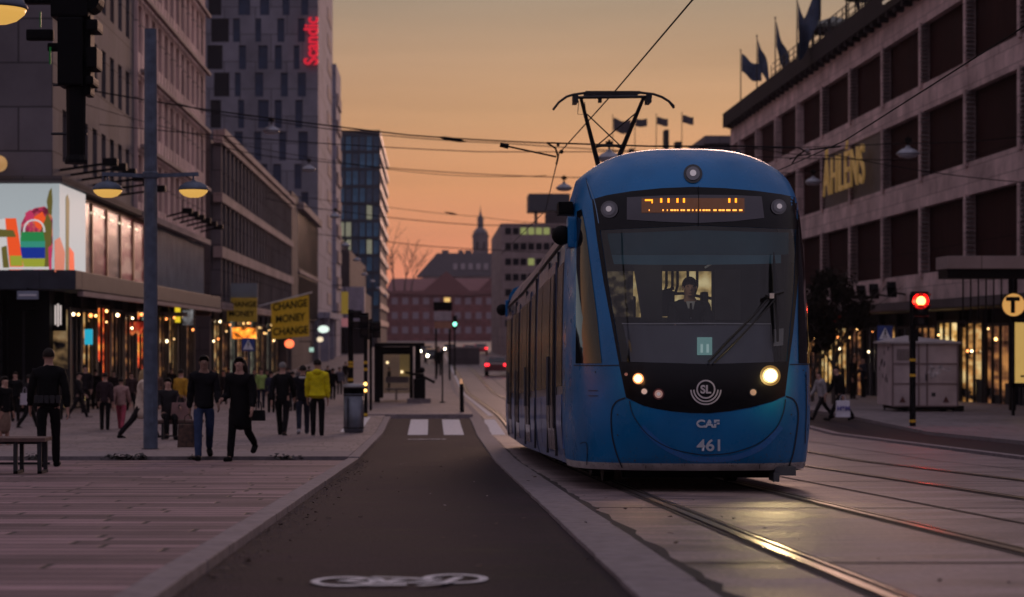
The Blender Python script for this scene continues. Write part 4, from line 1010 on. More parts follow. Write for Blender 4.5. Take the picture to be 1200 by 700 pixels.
def patch(name, poly, eps, mat, parent=None, step=6, hole=None, smooth=True, thick=0):
    bm = bmesh.new(); vs = [bm.verts.new((x, y, 0)) for x, y in poly]; bm.faces.new(vs)
    bmesh.ops.triangulate(bm, faces=bm.faces[:])
    xs = [p[0] for p in poly]; yy_ = [p[1] for p in poly]
    def bis(co, no): bmesh.ops.bisect_plane(bm, geom=bm.verts[:]+bm.edges[:]+bm.faces[:], plane_co=co, plane_no=no, dist=1e-4)
    x = math.ceil(min(xs)/step)*step
    while x < max(xs): bis((x+.013, 0, 0), (1, 0, 0)); x += step
    y = math.ceil(min(yy_)/step)*step
    while y < max(yy_): bis((0, y+.013, 0), (0, 1, 0)); y += step
    if hole:
        for a, b in zip(hole, hole[1:]+hole[:1]): bis((a[0], a[1], 0), (b[1]-a[1], a[0]-b[0], 0))
        dd = [f for f in bm.faces if inside(f.calc_center_median()[:2], hole)]; bmesh.ops.delete(bm, geom=dd, context='FACES')
    for v in bm.verts:
        p, nn = proj(v.co.x, v.co.y, eps); v.co = p-ORG[(parent or TR).name]
    bmesh.ops.recalc_face_normals(bm, faces=bm.faces)
    if bm.faces and bm.faces[0].normal.y > 0: bmesh.ops.reverse_faces(bm, faces=bm.faces)
    me = bpy.data.meshes.new(name); bm.to_mesh(me); bm.free(); me.materials.append(mat)
    for p in me.polygons: p.use_smooth = smooth
    return link(name, me, None, parent or TR)
def pline(name, pts, w, eps, mat, parent=None, n=5, mb=None):
    c = cr([(x, y, 0) for x, y in pts], n); m = mb or MB()
    for a, b in zip(c, c[1:]):
        d_ = (b-a).normalized(); o = Vector((-d_.y, d_.x, 0))*w/2
        m.quad(*[proj(v.x, v.y, eps)[0] for v in (a-o, a+o, b+o, b-o)])
    if mb is None: return m.build(name, mat, parent or TR)
def circ(cx, cy, r, n=20, ry=None): return [(cx+r*math.cos(2*math.pi*k/n), cy+(ry or r)*math.sin(2*math.pi*k/n)) for k in range(n)]
# black mask round the windshield, opening left clear
mask = [(694,234), (712,229), (740,224.5), (775,221), (812,219.5), (850,221), (885,224), (915,228), (936,232.5), (937,262), (936.5,300), (934,340), (929,390), (924,427), (919.5,464), (905,470.5), (880,477.5), (855,482), (830,484.5), (808,484), (786,482), (768,479), (754,475.5), (734,466), (726,428), (719,390), (708,332), (700,282)]
MK = patch('front_mask', mask, .005, maskblk, step=7, hole=wsc)
def Mglass(name, tint, refl=1.0, rough=.02):
    m = bpy.data.materials.new(name); m.use_nodes = True; n = m.node_tree.nodes; l = m.node_tree.links; n.clear()
    o = n.new('ShaderNodeOutputMaterial'); tr = n.new('ShaderNodeBsdfTransparent'); tr.inputs[0].default_value = (*tint, 1)
    gl = n.new('ShaderNodeBsdfGlossy'); gl.inputs['Roughness'].default_value = rough; gl.inputs[0].default_value = (refl, refl, refl, 1)
    fr = n.new('ShaderNodeFresnel'); fr.inputs[0].default_value = 1.5; mx_ = n.new('ShaderNodeMixShader')
    l.new(fr.outputs[0], mx_.inputs[0]); l.new(tr.outputs[0], mx_.inputs[1]); l.new(gl.outputs[0], mx_.inputs[2]); l.new(mx_.outputs[0], o.inputs[0]); return m
wglass = Mglass('windshield glass', (.78,.82,.84), 1.0)
WS = patch('windshield', wsc, .001, wglass, step=6)
# inside the cab
patch('sun_blind', [(708,272), (818,267), (929,271), (929,297), (818,296), (713,297)], -.05, M('teal blind', (.006,.10,.12), .5, var=.15), step=8)
patch('sun_blind', [(713,297), (818,296), (920,297), (920,307), (818,308), (716,308)], -.055, M('pale teal blind', (.09,.27,.31), .5, var=.1), step=8)
patch('dashboard', [(725,378), (908,378), (914,423), (829,426), (734,423)], -.08, M('grey console', (.13,.13,.155), .5, var=.12), step=8)
pline('dashboard_edge', [(725,377.5), (829,376.5), (908,377.5)], 1.3, -.06, M('pale console edge', (.55,.53,.52), .4))
rt = patch('route_sign', [(817,394.5), (835,394.5), (835,415.5), (817,415.5)], -.02, M('route sign panel', (.05,.10,.10), .5, var=0, emis=(.16,.30,.29), es=.55), step=5)
def ptext(name, s, cx, cy, hpx, wpx, mat, eps, parent, bold=.02):
    cu = bpy.data.curves.new(name, 'FONT'); cu.body = s; cu.size = 1; cu.offset = bold; cu.align_x = 'CENTER'; cu.align_y = 'CENTER'
    o = bpy.data.objects.new('t', cu); COL.objects.link(o); dg = bpy.context.evaluated_depsgraph_get(); me = bpy.data.meshes.new_from_object(o.evaluated_get(dg)); bpy.data.objects.remove(o)
    xs = [v.co.x for v in me.vertices]; ys_ = [v.co.y for v in me.vertices]; x0, x1, y0, y1 = min(xs), max(xs), min(ys_), max(ys_)
    for v in me.vertices:
        px = cx+((v.co.x-x0)/(x1-x0)-.5)*wpx; py = cy-((v.co.y-y0)/(y1-y0)-.5)*hpx
        v.co = proj(px, py, eps)[0]-ORG[parent.name]
    me.materials.clear(); me.materials.append(mat); return link(name, me, None, parent)
ptext('numerals', '11', 826, 408, 10, 10, E('pale numerals', (.45,.62,.6), .5), -.012, rt, .05)
patch('notice', [(909,385), (921,384), (920.5,404), (909,405)], -.03, M('pale notice', (.5,.48,.42), .7), step=6)
# cab room: rear wall, dark column, lit saloon beyond
m = MB(); Yw = 22.9; pb = lambda px, py, Y=Yw: P(px, py, Y)
wallm = M('cab rear wall', (.085,.085,.10), .5, var=.1)
def fbox(mb, a, b, c, d_, Y, th=.03):
    p, q = P(a, d_, Y), P(b, c, Y); mb.box(p.x, q.x, Y, Y+th, p.z, q.z)
fbox(m, 690, 735, 255, 400, Yw); fbox(m, 834, 930, 255, 400, Yw); fbox(m, 735, 834, 255, 318, Yw); fbox(m, 735, 834, 372, 400, Yw); m.build('cab_rear_wall', wallm, TR)
m = MB(); fbox(m, 752, 776, 310, 375, 22.4, .1); m.add([P(742,310,22.4), P(752,310,22.4), P(752,375,22.4)], [(0,1,2)]); m.build('cab_column', M('dark blue cab column', (.02,.022,.04), .5), TR)
litsal = Mlit('lit saloon', (.75,.50,.2), (1,.78,.40), .55, 3.2, .25)
m = MB(); fbox(m, 735, 834, 312, 372, 23.6, .02); m.build('saloon_light', litsal, TR)
m = MB(); fbox(m, 712, 742, 318, 372, 22.85, .02); m.build('painted_reflection', Mlit('painted reflection glow', (.10,.07,.05), (.5,.36,.2), .16, 6, .1), TR); m = MB(); fbox(m, 838, 868, 316, 375, 22.85, .02); m.build('cab_cupboard', M('cab cupboard', (.16,.15,.165), .5), TR)  # left panel: painted glow imitating warm reflections in the windscreen
m = MB()
for px in (737, 781, 788, 794, 806, 817): m.tube([P(px, 312, 23.4), P(px, 335, 23.4), P(px-3, 345, 23.4)], .018, 6)
m.tube([P(778, 345, 23.3), P(800, 344, 23.3), P(834, 350, 23.3)], .02, 6); m.tube([P(770,350,23.3), P(775,342,23.3), P(790,338,23.3)], .02, 6)
m.build('handrail', K['black'], TR)
m = MB()
for px, py, w_, h_ in ((783,352,16,22), (741,356,9,18), (826,352,9,20)): fbox(m, px-w_/2, px+w_/2, py-h_/2, py+h_/2+8, 23.2, .12)
m.build('saloon_seat', M('dark seat cloth', (.03,.03,.05), .8), TR, bevel=.03)
m = MB(); m.box(TX-.8, TX+.8, 21.2, 23.7, g(22)+.4, g(22)+1.0); m.build('cab_floor', K['black'], TR)
m = MB(); m.tube([P(826,314,21.9), P(836,308,21.9)], .012, 5); m.build('cab_grab_handle', K['white'], TR)
# side glass of the cab, left traced, right mirrored
sg = [(676.5,248), (682,245.5), (687,272), (693,318), (700,371), (705.5,426), (675,426)]
o = patch('side_glass', sg, .006, gloss, step=6)
me2 = o.data.copy(); 
for v in me2.vertices: v.co.x = -v.co.x
me2.flip_normals(); o2 = link('side_glass', me2, None, TR)
# destination display
disp = patch('destination_display', [(735,232), (775,230), (818,229), (860,229.5), (892,231), (895,256), (860,260), (818,262), (775,260.5), (735,258)], .010, M('display panel', (.060,.055,.070), .35, var=.15), step=7)
led = E('orange leds', (1,.25,.01), 3.0); ledw = E('pale orange leds', (1,.33,.05), 2.6)
patch('led_halo', [(752,233), (872,233), (872,250), (752,250)], .0125, M('painted led glow', (.04,.03,.03), .4, var=.3, scale=14, emis=(1,.28,.02), es=.06), disp, step=8)  # glow painted behind the text, standing for the halo round the leds
m1 = MB()
def rp_(mb, x0, y0, x1, y1, e=.015): mb.quad(*[proj(a, b, e)[0] for a, b in ((x0,y0),(x0,y1),(x1,y1),(x1,y0))])
rp_(m1, 756, 234.7, 765, 236.6); rp_(m1, 763.6, 236.6, 765, 239.2)
for x in (774.8, 783.4, 793.8, 801.4, 854.3, 862): rp_(m1, x-1.1, 233.5, x+1.1, 238.6)
m1.build('led_row', led, disp)
m2 = MB()
for a, b in ((279,283), (352,359), (376,381), (395,410), (413,426), (430,438), (450,460), (463,473), (485,500), (512,519), (532,539), (552,559), (568,580), (584,596), (599,609), (626,644), (655,670), (673,687), (695,718), (730,752), (765,782)):
    x0, x1 = 700+a/4.615, 700+b/4.615; rp_(m2, x0, 246.4, x1, 248.2)
m2.build('led_row', ledw, disp)
pline('mask_seam', [(818,219.5), (818.5,240), (818,266)], .7, .018, K['black'])
# marker lamps on the brow and beside the display
ringm = M('lamp ring', (.03,.03,.035), .3, .3); lensm = M('clear lamp lens', (.42,.43,.46), .15, var=0)
def lamp(name, cx, cy, r, ring=ringm, lens=lensm, core=None, e=.010, label=None):
    o = patch(name, circ(cx, cy, r), e, ring, step=8)
    if label: o['label'] = label
    l_ = patch('lens', circ(cx, cy, r*.72), e+.006, lens, o, step=8)
    if core: patch('bulb', circ(cx, cy, r*.34, 12), e+.012, core, o, step=8)
    return o
dull = M('dull lamp core', (.7,.65,.65), .3, var=0, emis=(1,.9,.9), es=.12)
greyl = M('grey lens', (.16,.16,.18), .2, var=.1)
lamp('marker_lamp', 812, 204.5, 11, M('lamp housing', (.012,.014,.02), .2), greyl, dull)
lamp('marker_lamp', 714.8, 246, 10, M('lamp bezel', (.09,.09,.10), .3), greyl, dull, .014)
lamp('marker_lamp', 911.5, 243, 9, M('lamp bezel 2', (.09,.09,.10), .3), greyl, dull, .014)
hot = M('headlamp lens', (1,.9,.7), .2, var=0, emis=(1,.80,.42), es=42); amb = M('amber lamp', (1,.6,.3), .2, var=0, emis=(1,.50,.16), es=5)
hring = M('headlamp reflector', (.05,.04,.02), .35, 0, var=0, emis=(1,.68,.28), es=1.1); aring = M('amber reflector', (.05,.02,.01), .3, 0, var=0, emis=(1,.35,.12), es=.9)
patch('glow_ring', circ(902, 440.5, 12), .009, M('headlamp halo glow', (.03,.02,.008), .4, 0, var=0, emis=(1,.52,.12), es=.16), step=8)  # glowing discs round the lenses, painted in as the headlight halo
lamp('headlight', 902, 440.5, 9, hring, hot, None, .012, 'bright yellow white headlight')
lamp('headlight', 748.5, 444, 6.5, aring, amb, None, .012, 'small amber headlight')
lamp('fog_lamp', 755.5, 459, 4.6, ringm, M('pinkish lens', (.5,.42,.40), .2, emis=(1,.75,.65), es=.25)); lamp('fog_lamp', 772, 462, 6.6, M('dark red ring', (.14,.03,.03), .3), M('pinkish lens 2', (.45,.25,.22), .2, emis=(1,.6,.5), es=.18), dull); lamp('fog_lamp', 882, 460, 5, ringm, M('pinkish lens 3', (.45,.32,.26), .2, emis=(1,.6,.4), es=.12))
patch('sensor', circ(734.5, 439, 2), .012, M('sensor', (.5,.3,.25), .3), step=9)
# emblem: two letters in a ring over two open arcs
paint = M('pale emblem paint', (.62,.57,.55), .5, var=.05)
m = MB(); lc = (827, 456.5)
def arc(r, a0, a1, w, n=30):
    pts = [(lc[0]+r*math.cos(R(a0+(a1-a0)*k/n)), lc[1]+r*math.sin(R(a0+(a1-a0)*k/n))) for k in range(n+1)]
    for a, b in zip(pts, pts[1:]):
        a = Vector((*a, 0)); b = Vector((*b, 0)); d_ = (b-a).normalized(); o = Vector((-d_.y, d_.x, 0))*w/2
        m.quad(*[proj(v.x, v.y, .013)[0] for v in (a-o, a+o, b+o, b-o)])
arc(10.2, 0, 360, 1.9); arc(14, 2, 178, 1.8); arc(17.4, 2, 178, 1.8); EM = m.build('emblem', paint, TR)
ptext('emblem_letters', 'SL', 827, 456.5, 10, 12.5, paint, .013, EM, .035)
num = M('pale blue white lettering', (.58,.66,.74), .45, var=.04)
ptext('maker_lettering', 'CAF', 829.5, 496.5, 9.5, 27, num, .010, TR, .045)
m = MB(); rp_(m, 818, 495.4, 840, 496.6, .0135); m.build('maker_lettering_line', tramblue, TR)
ptext('fleet_number', '461', 830, 521.5, 14, 27.5, num, .010, TR, .022)
# seams
seam = M('dark seam', (.004,.010,.025), .6, var=0)
pline('seam', [(733,466.5), (724,470), (718,478), (716.5,492), (718,512), (723,532), (729.5,548)], 1.5, .006, seam)
pline('seam', [(920.5,464.5), (929,468), (934,477), (935,492), (932.5,512), (929,532), (924,547)], 1.5, .006, seam)
pline('seam', [(738,470), (743,488), (760,510), (785,525), (815,532), (832,533), (860,530), (888,520), (908,503), (917,485), (920,468)], 1.0, .007, seam)
pline('seam', [(673,428.2), (690,428.4), (706,428.6), (726,428.3)], 1.1, .007, seam); pline('seam', [(925,427.5), (937,427.2), (948,427)], 1.1, .007, seam)
pline('seam', [(687,209), (690,222), (693.5,234)], .8, .006, seam)
pline('crescent', [(752,500), (775,521), (805,536), (832,538.5), (862,536), (893,523), (915,500)], 6.5, .0055, M('lighter blue crescent', (.022,.17,.50), .3, .2, coat=.6, var=.05))
pline('brow_highlight_strip', [(688,212), (697,236), (702,262)], 1.0, .006, M('pale trim', (.12,.25,.42), .3))
for pts in ([(690,458),(701,458)], [(690,464),(701,464)], [(944,436),(944.5,480),(943,520)], [(680,520),(688,520),(688,545)], [(757,545),(757,549)], [(890,544),(890,549)]): pline('seam', pts, .8, .006, seam)
bo_ = MB()
for px, py in ((724,486),(724,510),(927,486),(926,508),(744,540),(915,540),(698,436),(941,434)): bo_.tube([proj(px, py, .001)[0], proj(px, py, .008)[0]], .007, 8)
tag(bo_.build('bolt', K['greymetal'], TR), kind='stuff')
# wiper
blk = M('wiper black', (.008,.008,.009), .5, var=0)
m = MB()
def wp(pts, r, e): m.tube([proj(x, y, e)[0] for x, y in pts], r, 6)
wp([(829,426), (852,401), (878,375), (900,349)], .012, .05); wp([(835,427), (860,403), (890,371), (909,347)], .010, .05)
wp([(895,350), (905,346), (912,344)], .022, .06)
m.build('wiper_arm', blk, TR)
m = MB()
a0 = proj(904.3, 297, .03)[0]; m.tube([proj(904.5,297,.03)[0], proj(904.8,318,.035)[0], proj(906,345,.04)[0], proj(908,375,.04)[0], proj(909,401,.03)[0]], [.005,.022,.032,.018,.014], 6); m.build('wiper_blade', blk, TR)
m = MB(); m.box(P(897,0,20.6).x, P(902,0,20.6).x, 20.33, 20.36, P(0,350,20.4).z, P(0,344,20.4).z); m.build('wiper_cap', paint, TR)
# coupler cover and dark underframe
m = MB(); m.box(TX-1.1, TX+1.1, 20.5, 40.7, g(30)-.0, g(30)+.05)
ub = MB(); Yu = ys(21.0, 40.2, 1.5)
for a, b in zip(Yu, Yu[1:]):
    ub.add([(TX-1.18, a, g(a)+.2), (TX+1.18, a, g(a)+.2), (TX+1.18, b, g(b)+.2), (TX-1.18, b, g(b)+.2)], [(0,1,2,3)])
ub.box(TX-.8, TX+.8, 20.75, 20.85, g(20.5)+.12, g(20.5)+.4)
ub.build('underframe', K['black'], TR)
m = MB(); p = P(905, 553, 20.5); m.box(p.x, p.x+.22, 20.35, 20.8, p.z-.03, p.z+.06); m.box(p.x-.02, p.x+.04, 20.3, 20.6, p.z-.09, p.z); m.build('guard_bracket', K['greymetal'], TR)
# bogies
for yb_ in (23.9, 30.9, 37.4):
    bo = MB().box(TX-.8, TX+.8, yb_-.85, yb_+.85, g(yb_)+.22, g(yb_)+.5).build('bogie', K['black'], TR)
    for dy in (-.85, .85):
        for sx in (-1, 1):
            y = yb_+dy; x = TX+sx*.72-.025
            m = MB(); m.tube([(x-.06, y, g(y)+.31), (x+.06, y, g(y)+.31)], .30, 20); m.build('wheel', K['darkmetal'], bo)
# dried road spray along the bumper
spr = M('road spray', (.10,.085,.08), .9, var=.3)
rq = random.Random(4); m = MB()
for k in range(420):
    px_ = rq.uniform(692, 944); py_ = 546-abs(rq.gauss(0, 9)); r_ = rq.uniform(.15, .55); m.add([proj(px_+r_*math.cos(t), py_+r_*math.sin(t), .0075)[0] for t in (0, 1.3, 2.5, 3.8, 5.1)], [(4,3,2,1,0)])
tag(m.build('road_spray', spr, TR), kind='stuff')
# bodies of the articulated sections
prof = [(1.27,.24), (1.30,.34), (1.325,.7), (1.325,1.2), (1.318,1.9), (1.305,2.5), (1.285,2.80)]
proft = [(1.285,2.80), (1.20,3.02), (1.10,3.16), (.85,3.27), (.4,3.33), (0,3.35)]
def body(y0, y1, name='section_body', caps=(1, 1)):
    m = MB(); Y = ys(y0, y1, 1.5)
    def ring(y, pr, s_): return [(TX+s_*o, y, g(y)+h) for o, h in pr]
    for s_ in (-1, 1):
        for pr, mi in ((prof[:3], 1), (prof[2:], 0)):
            m.cm = mi
            for a, b in zip(Y, Y[1:]):
                A1, B1 = ring(a, pr, s_), ring(b, pr, s_)
                for i in range(len(pr)-1):
                    q = (A1[i], A1[i+1], B1[i+1], B1[i]); m.quad(*(q if s_ < 0 else q[::-1]))
    m.cm = 0
    full = [(-o, h) for o, h in prof+proft[1:]]+[(o, h) for o, h in reversed(prof+proft[1:-1])]
    for y in [q for q, c_ in zip((y0, y1), caps) if c_]: m.add([(TX+o, y, g(y)+h) for o, h in full], [tuple(range(len(full)))])
    ob = m.build(name, [sidecol, sidelow], TR)
    m = MB()
    pr = [(-o, h) for o, h in proft]+[(o, h) for o, h in reversed(proft[:-1])]
    for a, b in zip(Y, Y[1:]):
        for i in range(len(pr)-1):
            m.quad((TX+pr[i][0], a, g(a)+pr[i][1]), (TX+pr[i+1][0], a, g(a)+pr[i+1][1]), (TX+pr[i+1][0], b, g(b)+pr[i+1][1]), (TX+pr[i][0], b, g(b)+pr[i][1]))
    rf_ = m.build('roof_cover', roofcol, TR, smooth=True)
    for s_ in (-1, 1):
        m = MB()
        for a, b in zip(Y, Y[1:]):
            for o, h0, h1 in ((1.292, 2.76, 2.80),):
                q = [(TX+s_*(o+.012), a, g(a)+h0), (TX+s_*(o+.012), b, g(b)+h0), (TX+s_*(o-.0), b, g(b)+h1+.01), (TX+s_*(o-.0), a, g(a)+h1+.01)]; m.quad(*(q if s_ > 0 else q[::-1]))
        m.build('cant_rail', K['black'], rf_)
    return ob
# cab shells end at 2.2 behind each nose
body(22.2, 27.72, caps=(0, 1)); body(27.92, 34.35); body(34.55, 39.0)
for a, b in ((27.72, 27.92), (34.35, 34.55)):
    m = MB(); full = [(-o*.95, h*.985) for o, h in prof+proft[1:]]+[(o*.95, h*.985) for o, h in reversed(prof+proft[1:-1])]
    n_ = len(full); m.add([(TX+o, y, g(y)+h) for y in (a-.05, b+.05) for o, h in full], [(i, (i+1) % n_, (i+1) % n_+n_, i+n_) for i in range(n_)]); m.build('gangway_bellows', K['black'], TR)
def xs_at(h):
    for (o0, h0), (o1, h1) in zip(prof, prof[1:]):
        if h <= h1: return o0+(o1-o0)*(h-h0)/(h1-h0)
    return prof[-1][0]
def sidepanel(s_, y0, y1, h0, h1, name, mat, off=.008, parent=None, bars=0, th=.02):
    m = MB(); nh = 4
    for k in range(nh):
        a, b = h0+(h1-h0)*k/nh, h0+(h1-h0)*(k+1)/nh
        q = [(TX+s_*(xs_at(a)+off), y0, g(y0)+a), (TX+s_*(xs_at(a)+off), y1, g(y1)+a), (TX+s_*(xs_at(b)+off), y1, g(y1)+b), (TX+s_*(xs_at(b)+off), y0, g(y0)+b)]
        m.quad(*(q if s_ > 0 else q[::-1]))
    for (ya, yb2) in ((y0, y0), (y1, y1)):
        m.quad((TX+s_*(xs_at(h0)+off), ya, g(ya)+h0), (TX+s_*(xs_at(h1)+off), ya, g(ya)+h1), (TX+s_*(xs_at(h1)-.02), ya, g(ya)+h1), (TX+s_*(xs_at(h0)-.02), ya, g(ya)+h0))
    return m.build(name, mat, parent or TR)
sideglass = M('tram side window', (.045,.032,.034), .24, var=.2, spec=1.)
doorm = M('door paint', (.12,.14,.23), .25, .4, var=.2, scale=6, coat=.5)
wins = [(22.3,23.2),(25.15,26.3),(26.4,27.5),(28.15,29.25),(31.0,32.05),(32.15,32.95),(34.8,36.0),(37.55,38.75)]
doors = [(23.55,24.95),(29.45,30.8),(33.05,34.2),(36.15,37.4)]
pale_in = E('window interior lamp', (.9,.7,.4), .35)
for s_ in (-1, 1):
    for a, b in wins:
        w = sidepanel(s_, a, b, 1.12, 2.52, 'side_window', sideglass, .010)
        sidepanel(s_, a, b, .40, 1.02, 'lower_panel', sidelow, .012)
    for a, b in doors:
        for k in range(2):
            y0, y1 = a+(b-a)*k/2+.015, a+(b-a)*(k+1)/2-.015
            d_ = sidepanel(s_, y0, y1, .36, 2.62, 'door', doorm, .022)
            sidepanel(s_, y0+.08, y1-.08, .62, 2.48, 'door_window', sideglass, .030, d_)
            m = MB(); yh = y1-.05 if k == 0 else y0+.05; m.tube([(TX+s_*(xs_at(1.0)+.05), yh, g(yh)+.9), (TX+s_*(xs_at(1.0)+.05), yh, g(yh)+1.5)], .014, 6); m.build('door_handle', K['greymetal'], d_)
    for y in (23.3, 24.99+.05, 31.0-.05, 28.05, 34.68, 37.5):
        m = MB()
        m.box(TX+s_*1.29-.012, TX+s_*1.29+.05*s_ if s_ > 0 else TX+s_*1.29+.012, y-.03, y+.03, g(y)+.3, g(y)+2.7) if False else m.bar((TX+s_*1.325, y, g(y)+.3), (TX+s_*1.30, y, g(y)+2.72), .03, .05)
        m.build('body_trim', K['darkmetal'], TR)
# mirror cameras and lamps on the shoulder
def shoulder(s_, y, h, r):
    x = TX+s_*1.27
    m = MB(); m.box(x-.05, x+.05, y, y+.28, g(y)+h, g(y)+h+.34); m.build('camera_housing', tramblue, TR, bevel=.03)
    m = MB(); m.ball((x+s_*.11, y+.12, g(y)+h+.14), r, 12); m.build('mirror_camera', K['black'], TR, smooth=True)
for s_ in (-1,):
    shoulder(s_, 21.45, 2.62, .11); shoulder(s_, 39.4, 2.62, .12)
    m = MB(); y = 21.6; x = TX+s_*1.25; m.box(min(x, x+s_*.16), max(x, x+s_*.16), y, y+.35, g(y)+3.0, g(y)+3.14); m.build('roof_lamp_bracket', K['black'], TR, bevel=.02)
m = MB(); p = P(865, 186, 22.6); m.tube([p, p+Vector((0,0,.10))], [.035,.028], 10); m.build('antenna', K['greymetal'], TR)
# low roof equipment
m = MB(); m.box(TX-.8, TX+.8, 24.2, 27.2, g(25)+3.28, g(25)+3.5); m.box(TX-.8, TX+.8, 31.2, 33.8, g(32)+3.28, g(32)+3.5); m.build('roof_equipment', K['greymetal'], TR, bevel=.04)
# pantograph
YP = 28.5
pg = MB(); pz = lambda px, py, Y=YP: P(px, py, Y)
for dy in (0, .32):
    pg.tube([pz(648,129,YP+dy), pz(655,120,YP+dy), pz(664,113.5,YP+dy), pz(672,111,YP+dy), pz(690,108.5,YP+dy)], .02, 6)
    pg.tube([pz(748,108.5,YP+dy), pz(766,110.5,YP+dy), pz(776,114,YP+dy), pz(784,119,YP+dy), pz(790,125+dy*6,YP+dy)], .02, 6)
    pg.box(pz(686,0,YP).x, pz(750,0,YP).x, YP+dy-.035, YP+dy+.035, Z_(110.5,YP), Z_(107,YP))
PB = pg.build('pantograph_bow', K['darkmetal'], TR)
pg = MB(); pg.tube([pz(674,114.5,YP+.16), pz(764,113.5,YP+.16)], .022, 8)
for px in (675, 761): pg.box(pz(px-2.5,0).x, pz(px+2.5,0).x, YP-.03, YP+.36, Z_(120,YP), Z_(110,YP))
pg.box(pz(702,0).x, pz(706,0).x, YP+.1, YP+.2, Z_(119,YP), Z_(114,YP)); pg.build('bow_bracket', K['darkmetal'], PB)
pg = MB(); e1, e2 = pz(702,197,29.6), pz(722,192,29.6)
pg.tube([pz(681,116,YP+.16), e1], [.026,.042], 8); pg.tube([pz(754,115,YP+.16), e2], [.026,.042], 8)
pg.tube([pz(688,134,28.8), pz(728,172,29.3)], .010, 6); pg.tube([pz(746,132,28.8), pz(698,172,29.3)], .010, 6)
pg.tube([pz(698,172.5,29.3), pz(704,171,29.3), pz(722,171,29.3), pz(729,173,29.3)], .022, 6)
pg.tube([pz(678,118,YP+.1), pz(677,134,28.6), pz(687,134.5,28.7), pz(685,120,YP+.16)], .006, 5); pg.tube([pz(755,117), pz(757,122), pz(760,118)], .006, 5)
pg.build('pantograph_upper_arm', K['darkmetal'], TR)
pg = MB(); bb = Vector((TX, 28.6, g(28.6)+3.42)); pg.tube([e1, e2], .04, 8)
pg.tube([(e1+e2)/2, bb+Vector((0, -.2, .1))], [.05,.06], 8); pg.tube([e1, bb+Vector((-.4, -.1, .1))], .012, 6); pg.build('pantograph_lower_arm', K['darkmetal'], TR)
pg = MB(); 
pg.box(TX-.6, TX+.6, 28.2, 28.28, bb.z-.02, bb.z+.06); pg.box(TX-.6, TX+.6, 29.6, 29.68, bb.z-.06, bb.z+.02); pg.box(TX-.6, TX-.52, 28.2, 29.68, bb.z-.04, bb.z+.04); pg.box(TX+.52, TX+.6, 28.2, 29.68, bb.z-.04, bb.z+.04)
for sx in (-1, 1):
    for y in (28.25, 29.62): pg.lathe([(.06,-.12),(.08,-.09),(.05,-.07),(.08,-.04),(.05,-.02)], (TX+sx*.55, y, bb.z), 10)
pg.build('pantograph_base', K['darkmetal'], TR)
# light thrown by the two headlamps
def spot(name, px, py, tgt, e, col, ang, r=.05):
    l_ = bpy.data.lights.new(name, 'SPOT'); o = bpy.data.objects.new(name, l_); COL.objects.link(o); o.parent = TR
    p = proj(px, py, .06)[0]; o.location = p-ORG[TR.name]; l_.energy = e; l_.color = col; l_.spot_size = R(ang); l_.spot_blend = .8; l_.shadow_soft_size = r
    o.rotation_euler = (Vector(tgt)-p).to_track_quat('-Z', 'Y').to_euler(); return o
spot('headlight_beam', 902, 440.5, (3.3, 10.0, g(12)), 70, (1,.72,.34), 62)
spot('headlight_beam', 748.5, 444, (2.2, 15.5, g(15)), 10, (1,.55,.25), 60)

def glow(px, py, e, col, d=.16):
    l_ = bpy.data.lights.new('headlight_spill', 'POINT'); o = bpy.data.objects.new('headlight_spill', l_); COL.objects.link(o); o.parent = TR
    p = proj(px, py, d)[0]; o.location = p-ORG[TR.name]; l_.energy = e; l_.color = col; l_.shadow_soft_size = .05
glow(902, 440.5, 5, (1,.72,.25), .17); glow(748.5, 444, .9, (1,.42,.14), .12)
# ================================================================ people
from mathutils import noise as mnoise
def skin(verts, edges, radii, sub=1, name='body'):
    me = bpy.data.meshes.new(name); me.from_pydata([tuple(v) for v in verts], edges, [])
    o = bpy.data.objects.new('tmp', me); COL.objects.link(o)
    o.modifiers.new('k', 'SKIN'); sv = me.skin_vertices[0].data
    for i, r in enumerate(radii):
        r = r if isinstance(r, tuple) else (r, r); sv[i].radius = r; sv[i].use_root = (i == 0)
    s_ = o.modifiers.new('s', 'SUBSURF'); s_.levels = sub; s_.render_levels = sub
    dg = bpy.context.evaluated_depsgraph_get(); r = bpy.data.meshes.new_from_object(o.evaluated_get(dg)); bpy.data.objects.remove(o)
    r.name = name
    if name != 'body' and name != 'shoe':
        for v in r.vertices:
            p = v.co; q = mnoise.noise(p*9)*.5+mnoise.noise(Vector((p.x*14, p.y*14, p.z*30)))*.5+.6*mnoise.noise(p*26)
            v.co = p+v.normal*q*(.009 if name == 'trousers' else .022)
    for p in r.polygons: p.use_smooth = True
    return r
